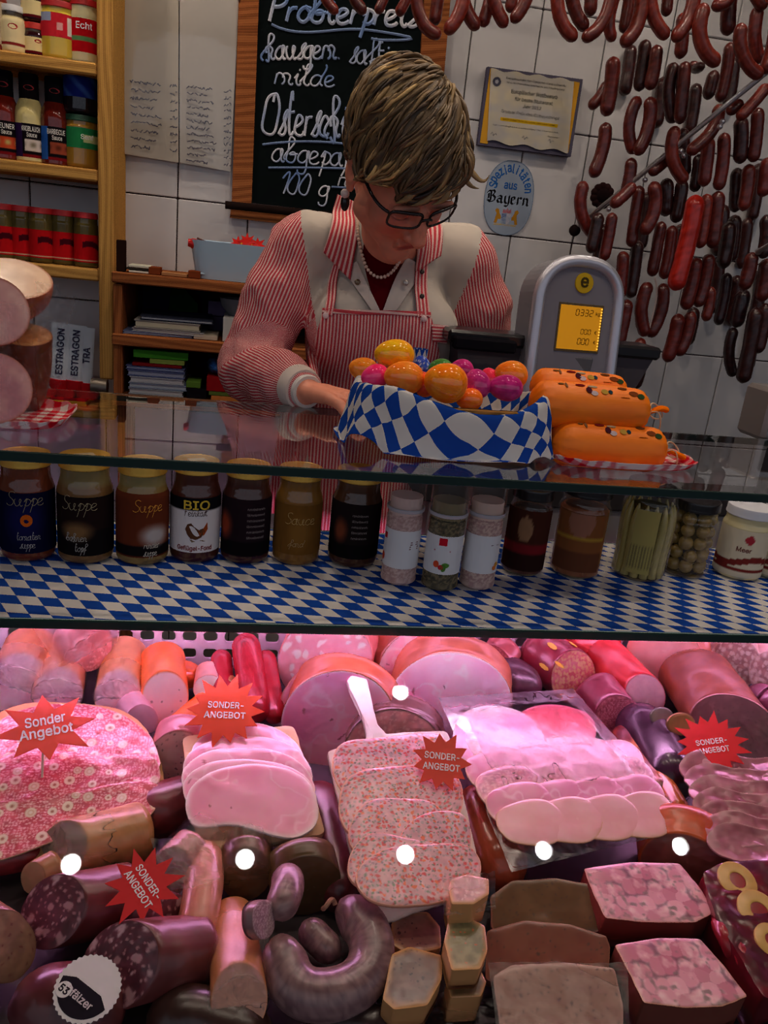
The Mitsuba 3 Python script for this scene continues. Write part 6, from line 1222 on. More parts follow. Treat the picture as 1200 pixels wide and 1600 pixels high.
link('black_sausage', 'glossy black sausage running down behind the clear pack', [(984, 1112), (1022, 1170), (1064, 1248)], (.03, .03, .02), 42, (40, 22, 34), mat='gloss', bump=.02)
for lb, x, y, rp, c in (('small orange brown slice lying on the black sausage', 1066, 1132, 21, (214, 150, 90)), ('silver label clip on the end of the black sausage', 1036, 1120, 17, (150, 150, 130))):
    k = thing('small_slice' if 'slice' in lb else 'label_clip', lb, 'slice' if 'slice' in lb else 'label'); pl = plane(D(x, y, .075), D(x + 10, y, .07), D(x, y - 10, .085)); a = np.arange(12) * np.pi / 6; slab(k, np.stack([x + rp * 1.05 * np.cos(a), y + rp * .85 * np.sin(a)], 1), pl, 0, .003, P_plain(c, np.asarray(c) * .9, 60), rim=np.asarray(c) * .75, nr=10, na=40)
link('mixed_sausage', 'orange and dark speckled sausage under the edge of the clear pack', [(968, 1140), (1002, 1200), (1040, 1260)], .022, 26, (170, 90, 60), skin_fn=lambda v: lerp((206, 110, 60), (110, 40, 44), np.clip(fb(v, 60, 2, 2) * 4 - 1.5, 0, 1)))
# ---------------- hazelnut salami plate at the left
pl = plane(D(0, 1330, .035), D(250, 1300, .035), D(120, 1110, .075))
k = thing('serving_plate', 'tan wooden plate under the large hazelnut salami slices', 'plate'); slab(k, [(-40, 1330), (-60, 1200), (0, 1112), (120, 1098), (210, 1120), (252, 1190), (250, 1255), (205, 1290), (120, 1325)], pl, -.004, .010, P_plain((196, 150, 100), (180, 130, 84), 30, 2), mat='satin', nr=12)
HZ = [('large hazelnut salami slice, rear one of the three on the plate', [(-30, 1260), (-40, 1180), (10, 1120), (100, 1100), (180, 1112), (240, 1160), (248, 1205), (200, 1245), (100, 1270)], .002), ('large hazelnut salami slice, middle one of the three on the plate', [(-40, 1300), (-50, 1230), (0, 1185), (90, 1172), (180, 1180), (242, 1188), (249, 1222), (215, 1258), (120, 1290)], .005), ('large hazelnut salami slice, front one of the three on the plate', [(-60, 1330), (-60, 1275), (20, 1252), (110, 1240), (200, 1222), (250, 1232), (240, 1268), (170, 1290), (70, 1320)], .008)]
for i, (lb, poly, off) in enumerate(HZ):
    k = thing('salami_slice', lb, 'salami slice', 'hazelnut salami slices'); slab(k, poly, pl, off, .0026, P_hazel, rim=(206, 160, 130), rimw=.02, nr=90, na=300, wob=.0022, seed=i, curl=.002)
loaf('brawn', 'pink brawn piece with dark flecks between the salami plate and the ham board', (278, 1196), .035, (292, 1150), .05, 50, (196, 110, 112), P_liver((226, 158, 156), (232, 172, 168), 80, 3, (110, 60, 70)), tilt=(0, -1, .8), rimw=.05)
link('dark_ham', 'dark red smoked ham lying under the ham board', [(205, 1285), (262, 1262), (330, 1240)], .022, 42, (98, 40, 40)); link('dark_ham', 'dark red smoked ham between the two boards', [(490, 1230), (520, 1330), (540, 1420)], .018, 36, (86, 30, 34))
# ---------------- ham on the left board
pb = plane(D(284, 1160, .085), D(460, 1140, .085), D(410, 1330, .055))
k = thing('cutting_board', 'cream rectangular cutting board under the sliced ham', 'board'); slab(k, [(284, 1150), (372, 1140), (460, 1132), (484, 1215), (509, 1302), (412, 1318), (312, 1331), (298, 1240)], pb, 0, .010, P_plain((232, 190, 150), (222, 176, 134), 40, 4), mat='satin', sharp=4, nr=16)
for i, (lb, poly) in enumerate((('ham slice, rearmost of the stack on the cream board', [(300, 1170), (330, 1142), (385, 1130), (440, 1142), (470, 1172), (478, 1210), (400, 1230), (310, 1215)]), ('ham slice, second from the back on the cream board', [(286, 1196), (310, 1166), (370, 1152), (430, 1155), (472, 1180), (488, 1220), (420, 1245), (300, 1230)]), ('ham slice, third from the back on the cream board', [(284, 1212), (305, 1184), (370, 1168), (438, 1176), (478, 1202), (492, 1236), (420, 1260), (296, 1246)]), ('ham slice, second from the front on the cream board', [(286, 1226), (312, 1198), (375, 1186), (445, 1196), (484, 1222), (494, 1250), (420, 1275), (300, 1262)]))):
    k = thing('ham_slice', lb, 'ham slice', 'ham slices on the cream board'); slab(k, poly, pb, .003 + .0045 * i, .003, P_ham((240, 172, 180), (228, 142, 158), (248, 206, 208), i), rim=(248, 216, 210), wob=.0016, seed=i, curl=.0015)
k = thing('ham_slice', 'ham slice with dark red fleck, frontmost on the cream board', 'ham slice', 'ham slices on the cream board'); slab(k, [(290, 1262), (298, 1230), (325, 1208), (375, 1194), (430, 1196), (475, 1214), (495, 1250), (494, 1285), (470, 1305), (420, 1302), (350, 1288), (300, 1285)], pb, .0215, .004, P_ham((236, 152, 168), (222, 112, 138), (244, 190, 196), 11), rim=(250, 222, 218), rimw=.12, nr=60, na=220, seed=9)
# ---------------- vegetable terrine on the paddle board
pp = plane(D(515, 1180, .105), D(700, 1145, .105), D(660, 1400, .065))
k = thing('paddle_board', 'white paddle shaped board with long handle under the vegetable terrine slices', 'board'); slab(k, [(512, 1174), (520, 1170), (568, 1162), (574, 1148), (566, 1112), (548, 1078), (543, 1062), (552, 1052), (566, 1052), (574, 1062), (582, 1100), (590, 1132), (604, 1146), (640, 1143), (700, 1141), (726, 1250), (754, 1378), (740, 1392), (660, 1418), (590, 1440), (576, 1432), (545, 1310)], pp, 0, .009, P_plain((244, 226, 214), (238, 214, 198), 30, 5), mat='satin', sharp=2, nr=16, na=264)
TR = [('vegetable terrine slice, rearmost on the paddle board', [(520, 1190), (528, 1166), (570, 1154), (640, 1146), (692, 1150), (706, 1190), (700, 1235), (620, 1250), (540, 1240)]), ('vegetable terrine slice, second from the back on the paddle board', [(530, 1260), (545, 1215), (600, 1198), (665, 1196), (712, 1210), (722, 1260), (700, 1295), (620, 1300), (545, 1300)]), ('vegetable terrine slice, left one of the middle pair on the paddle board', [(548, 1320), (552, 1278), (580, 1250), (630, 1247), (680, 1256), (700, 1300), (680, 1340), (600, 1345)]), ('vegetable terrine slice, right one of the middle pair on the paddle board', [(625, 1310), (640, 1285), (690, 1266), (726, 1275), (736, 1315), (728, 1345), (670, 1355), (635, 1340)]), ('vegetable terrine slice, left one of the front pair on the paddle board', [(550, 1375), (552, 1325), (580, 1302), (640, 1310), (690, 1325), (700, 1370), (640, 1395), (575, 1390)]), ('vegetable terrine slice, frontmost on the paddle board', [(556, 1370), (570, 1345), (620, 1322), (690, 1318), (738, 1325), (752, 1350), (742, 1382), (690, 1408), (620, 1414), (572, 1400)])]
for i, (lb, poly) in enumerate(TR):
    k = thing('terrine_slice', lb, 'terrine slice', 'vegetable terrine slices'); slab(k, poly, pp, .003 + .0055 * i, .005, lambda u, v, i=i: P_veg(u + i * .1, v), rim=(240, 172, 140), rimw=.035, nr=70, na=220, wob=.0012, seed=i + 3)
# ---------------- clear pack of mixed cold cuts
pv = plane(D(690, 1100, .095), D(900, 1085, .09), D(880, 1350, .062))
k = thing('vacuum_pack', 'clear plastic pack of mixed sliced cold cuts lying across the display', 'pack')
def PV(i): return .001 + .0028 * i
def vs(part, poly, i, pat, rim, **kw): slab(k, poly, pv, PV(i), .0022, pat, rim=rim, part='__' + part, seed=int(i * 4), **{**dict(nr=44, na=150, wob=.001), **kw})
HM = lambda s: P_ham((232, 158, 172), (220, 126, 150), (244, 200, 206), s)
vs('salami_slice', [(808, 1120), (840, 1102), (890, 1104), (926, 1124), (930, 1152), (900, 1172), (850, 1168)], 1, P_mosaic((206, 50, 66), (222, 90, 100), .0026, .8, .0006, .0011, 2), (196, 60, 74))
vs('ham_slice', [(708, 1150), (720, 1118), (760, 1102), (810, 1110), (846, 1140), (850, 1180), (810, 1206), (750, 1200), (716, 1182)], 2, P_plain((240, 190, 202), (222, 140, 166), 34, 3), (246, 210, 216))
vs('terrine_slice', [(836, 1180), (850, 1156), (910, 1150), (960, 1165), (975, 1200), (930, 1216), (860, 1212)], 3, P_mosaic((236, 176, 180), (200, 60, 76), .009, .5, .0010, .0022, 8), (240, 200, 200))
for j in range(4):
    for i in range(4):
        x0 = 728 + 12 * i + j * 58 + (i * 4); y0 = 1186 + 27 * i - j * 4
        c = [HM(3 + i), P_mosaic((226, 146, 156), (240, 186, 188), .005, .6, .001, .002, i), HM(9), P_plain((232, 166, 158), (238, 180, 172), 50, i)][i]
        w = 86 if j < 3 else 84
        vs('cold_cut', [(x0, y0 + 6), (x0 + w * .35, y0 - 14), (x0 + w, y0 - 14), (x0 + w * 1.25, y0 + 14), (x0 + w * 1.16, y0 + 42), (x0 + w * .6, y0 + 52), (x0 + w * .12, y0 + 36)], 3 + i + (3 - j) * .25, c, (244, 196, 176) if i < 3 else (226, 170, 130), rimw=.05, nr=26, na=90)
P4 = [hitp(pv, x, y, .004) for x, y in ((686, 1088), (896, 1074), (1086, 1290), (800, 1360))]
def bag(u, v):
    q = (P4[0] * (1 - u[..., None]) + P4[1] * u[..., None]) * (1 - v[..., None]) + (P4[3] * (1 - u[..., None]) + P4[2] * u[..., None]) * v[..., None]
    b = np.clip(np.minimum(np.minimum(u, 1 - u) / .13, np.minimum(v - .07, 1 - v) / .13), 0, 1); n = np.abs(meshkit.fbm(q * 30, 3, 7) - .5); n2 = np.abs(meshkit.fbm(q * (110, 50, 60), 2, 9) - .5)
    return q + (b * .013 + n * .010 + n2 * .003 - .004)[..., None] * pv[1]
mb = sheet(bag, 70, 80); fb_ = np.array(mb.faces); uq = (np.array(np.unravel_index(fb_, (70, 80))).mean(2) / np.array([[69], [79]])); inn = (uq[0] > .10) & (uq[0] < .86) & (uq[1] > .10) & (uq[1] < .80)
for nm_, mk, mt in (('__film', inn, 'haze'), ('__film_border', ~inn, 'bag')):
    ui, iv = np.unique(fb_[mk], return_inverse=True); put(k + nm_, trimesh.Trimesh(np.array(mb.vertices)[ui], iv.reshape(-1, 3), process=False), mt, smooth=True)
labels[k + '__film_border'] = {'label': 'milky clear welded border of the pack'}
put(k + '__backing', sheet(lambda u, v: (lambda q: q - pv[1] * .0022)((P4[0] * (1 - u[..., None]) + P4[1] * u[..., None]) * (1 - v[..., None]) + (P4[3] * (1 - u[..., None]) + P4[2] * u[..., None]) * v[..., None]), 14, 14), 'film', smooth=True)
link('glossy_sausage', 'large glossy orange red sausage lying under the clear pack beside the paddle board', [(742, 1236), (764, 1310), (800, 1384)], (.032, .03, .03), 44, (164, 70, 42), mat='gloss', bump=.02)
loaf('glossy_sausage', 'thick orange sausage with brown cut face coming out under the clear pack', (1076, 1368), .034, (1066, 1300), .036, 76, (184, 76, 28), P_plain((110, 54, 44), (130, 70, 58), 40, 3), sy=.72, rimw=.05)
link('glossy_sausage', 'slim orange sausage peeping out right of the clear pack', [(1018, 1206), (1042, 1240), (1066, 1284)], .03, 20, (206, 104, 40), mat='gloss', bump=.02)
# ---------------- dried beef strips at the right
k0 = plane(D(1060, 1210, .07), D(1200, 1215, .07), D(1150, 1340, .05))
for i in range(7):
    y = 1196 + i * 19; x = 1062 + i * 7
    lb = f'translucent dark pink strip of dried beef, {("rearmost", "second from the back", "third from the back", "middle one", "third from the front", "second from the front", "frontmost")[i]} of its pile'
    k = thing('dried_beef_slice', lb, 'meat slice', 'dried beef slices at the right'); slab(k, [(x, y), (x + 22, y - 20), (x + 70, y - 16), (x + 130, y - 12), (x + 190, y - 4), (x + 190, y + 30), (x + 120, y + 34), (x + 60, y + 36), (x + 16, y + 24)], k0, .004 + .005 * i, .003, P_plain((150, 84, 92), (182, 118, 122), 60, i), rim=(196, 140, 140), rimw=.16, wob=.005, seed=i, nr=30, na=120, curl=.004)
# ---------------- front row, left
k, M, R = loaf('liver_sausage', 'tan liver sausage with grey cut face, wrapped in clear film, below the salami plate', (98, 1328), .042, (214, 1340), .042, 43, (176, 120, 72), P_liver((134, 112, 92), (150, 126, 106), 90, 2), rb=1.15, skin_fn=noisy((186, 128, 78), 24, 90, 4))
hood(k + '__film', M, R, L=.06, seed=8)
loaf('sausage_end', 'small tan sausage tip at the left behind the blood sausage', (52, 1372), .03, (86, 1352), .03, 24, (190, 130, 90), P_plain((206, 150, 110), (196, 140, 100), 60, 2))
link('red_meat', 'dark red piece of meat at the left edge below the salami plate', [(-30, 1350), (20, 1342), (70, 1330)], .02, 22, (130, 30, 34))
loaf('blood_sausage', 'blood sausage with white fat cubes, rear left of the two large ones', (82, 1424), .052, (196, 1432), .045, 53, (92, 40, 40), P_blood, rim=(86, 36, 40), rimw=.05)
loaf('blood_sausage', 'large blood sausage with white fat cubes in the front, overlapping the round label', (186, 1508), .06, (308, 1514), .052, 62, (100, 46, 44), P_blood, rim=(90, 40, 42), rimw=.04, rb=.92)
loaf('blood_sausage', 'small blood sausage face half hidden behind the rotated red star', (268, 1436), .045, (226, 1420), .04, 36, (90, 36, 44), P_blood, rim=(100, 46, 60), rimw=.06)
loaf('coarse_liver_sausage', 'coarse brown liver sausage face cut by the left picture edge', (6, 1478), .06, (-50, 1440), .06, 46, (120, 80, 60), P_liver((140, 100, 78), (160, 118, 90), 130, 5, (110, 50, 44)), sy=1.25, rag=.06)
k = link('dark_round_sausage', 'dark glossy round sausage in the lower left corner carrying a round label', [(14, 1580), (90, 1574), (190, 1592)], .035, 64, (84, 40, 40), mat='gloss', bump=.03)
pl = plane(D(100, 1540, .075), D(160, 1575, .068), D(90, 1580, .07)); cx, cy = 137, 1545
kk = thing('round_label', 'round black and white scalloped label on the dark sausage', 'label'); a = np.arange(72) * 2 * np.pi / 72; rr = 50 * (1 + .025 * np.sign(np.sin(a * 36 + .1)))
A = hitp(pl, cx, cy, .004); e1 = nrm(hitp(pl, cx + 10, cy + 8, .004) - A); M = frame(e1, np.cross(pl[1], e1), pl[1], A); R = 50 * pxm(A)
put(kk + '__disc', polyslab(np.stack([R * rr / 50 * np.cos(a), R * rr / 50 * np.sin(a)], 1), .0010), 'satin', (222, 212, 208), M=M)
put(kk + '__black_ring', polyslab(np.vstack([np.stack([R * .88 * np.cos(t), R * .88 * np.sin(t)], 1) for t in [np.linspace(3.3, 6.1, 40)]] + [np.array([[R * .5, R * .05], [-R * .5, R * .05]])]), .0016), 'satin', (34, 30, 36), M=M)
m = text('Pfälzer', R * .22, .0006, True); put(kk + '__lettering', (np.array(m.vertices) + (0, -R * .34, .0016), m.faces), 'satin', (206, 190, 190), M=M)
put(kk + '__seal', lathe([(0, .0022), (R * .24, .0022), (R * .24, 0)], 24), 'satin', (226, 216, 212), M=M @ frame((1, 0, 0), (0, 1, 0), (0, 0, 1), (-R * .55, -R * .42, 0))); m = text('53', R * .2, .0006, True); put(kk + '__lettering', (np.array(m.vertices) + (-R * .55, -R * .42, .0022), m.faces), 'satin', (40, 36, 40), M=M)
link('pale_sausage', 'long pale pink sausage right of the rotated red star', [(318, 1322), (316, 1400), (300, 1480)], (.05, .05, .04), 31, (206, 132, 110), bump=.05)
k, M, R = loaf('wrapped_sausage', 'speckled sausage end in crumpled film behind the rotated star', (266, 1362), .055, (300, 1326), .055, 34, (170, 110, 96), P_liver((150, 110, 100), (166, 126, 116), 110, 7)); hood(k + '__film', M, R, seed=11, grow=1.2, L=.07)
k, M, R = loaf('liver_sausage', 'orange tan liver sausage with its cut face wrapped in film, left of the ring sausage', (374, 1562), .055, (362, 1440), .05, 44, (186, 112, 64), P_liver((166, 112, 90), (180, 126, 100), 120, 9), rb=.92, skin_fn=noisy((196, 122, 76), 22, 70, 4)); hood(k + '__film', M, R, seed=12, L=.10, grow=1.10)
k, M, R = loaf('dark_liver_sausage', 'dark brown wrapped sausage below the ham board', (384, 1366), .045, (384, 1330), .045, 40, (92, 56, 30), P_liver((88, 56, 30), (102, 66, 36), 60, 3), sy=.9); hood(k + '__film', M, R, seed=13, L=.05)
loaf('dark_liver_sausage', 'dark olive brown round pâté right of the wrapped dark sausage', (478, 1384), .04, (472, 1350), .04, 56, (84, 62, 34), P_liver((82, 60, 34), (92, 68, 40), 60, 4), sy=.8)
RS = lambda sd: (lambda v: lerp((104, 74, 76), (140, 108, 104), np.clip(fb(v, 190, 3, sd) * 3.2 - 1.1, 0, 1)))
link('ring_sausage', 'grey pink ring sausage, the big U shaped bend in the front', [(452, 1466), (446, 1512), (470, 1548), (524, 1552), (572, 1520), (578, 1466), (548, 1430), (524, 1424)], (.055, .05, .045, .045, .045, .05, .052, .055), 37, None, skin_fn=RS(2), n=64, bump=.05); k = 'ring_sausage'
put(k + '__tied_end', sweep(curve([D(524, 1414, .06), D(520, 1406, .065), D(512, 1412, .07), D(505, 1420, .06)], 10), .0028, 8), 'satin', (150, 110, 90), 40)
link('ring_sausage', 'short inner piece of ring sausage lying inside the U shaped one', [(474, 1440), (500, 1470), (530, 1496)], (.04, .035, .03), 24, None, skin_fn=RS(4), bump=.05)
link('ring_sausage', 'curved upper piece of ring sausage with its oval cut end, left', [(428, 1436), (444, 1404), (446, 1362)], (.075, .08, .07), 26, None, skin_fn=RS(6), bump=.05); k = 'ring_sausage_002'
pl = plane(D(412, 1432, .078), D(414, 1440, .072), D(406, 1430, .072)); slab(k, [(396, 1438), (398, 1418), (412, 1406), (428, 1410), (432, 1436), (426, 1462), (410, 1468), (400, 1458)], plane(D(412, 1436, .095), D(424, 1430, .085), D(412, 1460, .085)), 0, .012, P_mosaic((150, 116, 120), (186, 156, 156), .003, .7, .0006, .0012, 5), rim=(130, 96, 96), part='__cut_face', nr=24, na=80)
# ---------------- pâté in crust
def prism(name, label, top, h, hgt, pat, side, rim=None, rimw=.2, cat='pâté', sharp=3, nr=40, na=120, mat='wet', group=None, pl=None, wob=.001):
    key = thing(name, label, cat, group); pl = pl or (D(*np.mean(top, 0), h), UPD); slab(key, top, pl, 0, hgt, pat, rim=rim, rimw=rimw, sharp=sharp, nr=nr, na=na, side=side, mat=mat, seed=sum(map(ord, label)) % 97, wob=wob); return key
CR = (220, 158, 100)
for lb, top, h, hg, pat in (('pâté in crust piece, upper left of the small stack, behind the front one', [(612, 1440), (632, 1424), (668, 1424), (688, 1446), (690, 1480), (640, 1492), (612, 1474)], .05, .03, P_liver((124, 80, 70), (150, 104, 90), 90, 2, (60, 30, 40))), ('pâté in crust piece with dark edge, front left of the small stack', [(598, 1560), (612, 1490), (640, 1478), (692, 1492), (690, 1530), (668, 1570), (616, 1576)], .06, .035, P_liver((110, 84, 78), (134, 106, 96), 120, 3, (40, 30, 40))),
    ('pâté in crust piece at the bottom right of the small stack', [(698, 1530), (712, 1516), (752, 1516), (760, 1534), (752, 1556), (704, 1558)], .045, .04, P_liver((100, 76, 44), (120, 92, 58), 80, 4)), ('green flecked pâté in crust piece, middle right of the small stack', [(694, 1470), (700, 1440), (728, 1430), (758, 1446), (762, 1484), (750, 1514), (706, 1516)], .085, .03, P_liver((112, 104, 66), (140, 128, 86), 110, 5, (200, 90, 50))), ('pale pink pâté in crust piece, topmost of the small stack in film', [(702, 1392), (704, 1374), (728, 1366), (764, 1372), (764, 1396), (740, 1412), (706, 1412)], .115, .04, P_mosaic((222, 160, 158), (236, 196, 190), .008, .6, .001, .002, 7))):
    prism('crust_pate', lb, top, h, hg, pat, (190, 136, 84), rim=CR, rimw=.30, group='pâté in crust pieces')
k = thing('clear_film', 'crumpled clear film around the topmost pâté in crust piece', 'film'); film(k, [(690, 1376), (772, 1366), (775, 1420), (694, 1432)], (.12, .12, .10, .10), 15, .006, 20, 20, 60)
# ---------------- pâté blocks
def lean(cx, cy, h): c = D(cx, cy, h); return (c, nrm(nrm(CAM - c) * .75 + UPD * .45))
for lb, top, h, pat, rim in (('olive brown pâté slice in film, rearmost of the three', [(768, 1452), (766, 1400), (800, 1376), (868, 1372), (938, 1384), (938, 1455), (850, 1462)], .05, P_liver((104, 74, 46), (116, 84, 54), 60, 1), (170, 110, 90)), ('reddish brown pâté slice, middle of the three', [(758, 1532), (760, 1454), (820, 1438), (890, 1444), (948, 1462), (954, 1480), (950, 1530), (850, 1540)], .058, P_liver((122, 70, 54), (132, 80, 60), 60, 2), (150, 90, 70)), ('pinkish pâté slice in creased film, frontmost of the three', [(786, 1640), (770, 1526), (800, 1508), (880, 1504), (960, 1512), (974, 1570), (974, 1640), (880, 1650)], .066, P_liver((164, 118, 100), (174, 128, 110), 60, 3, (84, 60, 60)), (190, 140, 126))):
    k = thing('pate_slice', lb, 'pâté', 'pâté slices at the front'); slab(k, top, lean(*np.mean(top, 0), h), 0, .028, pat, rim=rim, rimw=.04, sharp=4, nr=50, na=180, side=np.asarray(rim) * .8)
k = thing('clear_film', 'clear creased film over the front pâté slices', 'film'); film(k, [(762, 1505), (980, 1505), (985, 1640), (780, 1640)], (.082, .082, .082, .082), 17, .003, 30, 30, 50)
prism('head_cheese', 'marbled pink head cheese block, rear one of the two', [(912, 1356), (985, 1346), (1062, 1348), (1092, 1384), (1118, 1424), (1086, 1440), (1010, 1440), (946, 1434), (926, 1392)], .075, .045, P_aspic, (110, 44, 36), rim=(196, 120, 110), rimw=.05, nr=64, na=200, cat='head cheese')
prism('head_cheese', 'marbled pink head cheese block, front one of the two', [(960, 1476), (1030, 1464), (1094, 1466), (1132, 1508), (1168, 1556), (1130, 1572), (1070, 1574), (1006, 1566), (984, 1520)], .078, .05, P_aspic, (110, 56, 44), rim=(206, 140, 110), rimw=.05, nr=64, na=200, cat='head cheese')
k = prism('aspic_loaf', 'dark red glossy aspic loaf with yellow rings at the right picture edge', [(1098, 1362), (1130, 1346), (1210, 1340), (1260, 1400), (1270, 1540), (1196, 1560), (1160, 1500), (1118, 1430)], .085, .06, lambda u, v: lerp((96, 18, 24), (60, 14, 22), np.clip(fb(np.stack([u, v, 0 * u], -1), 40, 3, 5) * 3 - 1, 0, 1)), (84, 18, 24), cat='aspic loaf', mat='gloss', nr=36, wob=.004)
for x, y, q in ((1152, 1376, .9), (1186, 1424, 1.0), (1206, 1470, .8)):
    c = D(x, y, .0865); r = 34 * q * pxm(c); m = sweep(np.stack([r * .72 * np.cos(a_), r * .72 * np.sin(a_), 0 * a_], 1), r * .28, 12, flat=(1, .35), cap=False) if False else lathe([(r * .42, .0015), (r * .5, .002), (r * .9, .0018), (r, .001), (r, -.002), (r * .42, -.002), (r * .42, .0015)], 40)
    put(k + '__yellow_ring', m, 'wet', noisy((206, 160, 84), 22, 120), 40, fr(c, UPD + (0, -.25, 0))); put(k + '__ring_core', lathe([(0, .0008), (r * .41, .0006), (r * .41, -.002)], 24), 'gloss', (150, 40, 44), 40, fr(c, UPD + (0, -.25, 0)))
for x0, y0, x1, y1 in ((1120, 1440, 1150, 1500), (1150, 1470, 1172, 1530)): put(k + '__red_piece', sausage_mesh(np.array([D(x0, y0, .07), D((x0 + x1) / 2, (y0 + y1) / 2, .075), D(x1, y1, .06)]), 12 * pxm(D(x0, y0, .07)), 12, 12), 'gloss', (140, 34, 40), True)
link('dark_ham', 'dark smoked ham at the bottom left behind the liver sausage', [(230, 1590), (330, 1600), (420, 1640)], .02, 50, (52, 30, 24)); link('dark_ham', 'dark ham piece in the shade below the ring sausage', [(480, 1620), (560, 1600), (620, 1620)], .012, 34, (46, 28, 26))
k = thing('clear_film', 'crumpled clear film lying at the front below the pâté in crust stack', 'film'); film(k, [(590, 1560), (780, 1560), (800, 1625), (600, 1630)], (.012, .015, .03, .03), 21, .010, 30, 26, 50)
k = thing('clear_film', 'clear crumpled film beside the pale sausage and the dark wrapped one', 'film'); film(k, [(235, 1310), (330, 1316), (345, 1380), (262, 1400)], (.085, .085, .085, .085), 23, .006, 26, 26, 60)
# ---------------- offer signs
star_sign('red star sign on the hazelnut salami reading Sonder Angebot', 72, 1138, .112, 62, 14, (('Sonder', .95, .22), ('Angebot', 1.25, -.14)), 8, .45, 3, 1.25, (226, 66, 44), .26, .52)
star_sign('orange red star sign above the sliced ham, upright lettering', 352, 1110, .115, 58, -4, (('SONDER-', .95, .14), ('ANGEBOT', 1.1, -.14)), 14, .6, 5, 1.05, (232, 70, 36), .17, .68)
star_sign('red star sign half hidden between the terrine board and the clear pack', 690, 1190, .118, 50, -12, (('SONDER-', 1.1, .16), ('ANGEBOT', 1.15, -.18)), 11, .6, 7, 1.0, (226, 70, 50), .2, .62)
star_sign('bright red star sign at the right, sticking up behind the dried beef', 1112, 1162, .092, 52, -3, (('SONDER-', .9, .06), ('ANGEBOT', .9, -.2)), 15, .6, 9, 1.1, (224, 28, 34), .16, .66)
star_sign('bright red star sign turned sideways among the blood sausages', 224, 1384, .098, 60, -55, (('SONDER-', 1.0, .15), ('ANGEBOT', 1.1, -.15)), 11, .62, 11, 1.0, (214, 26, 30), .19, .58)
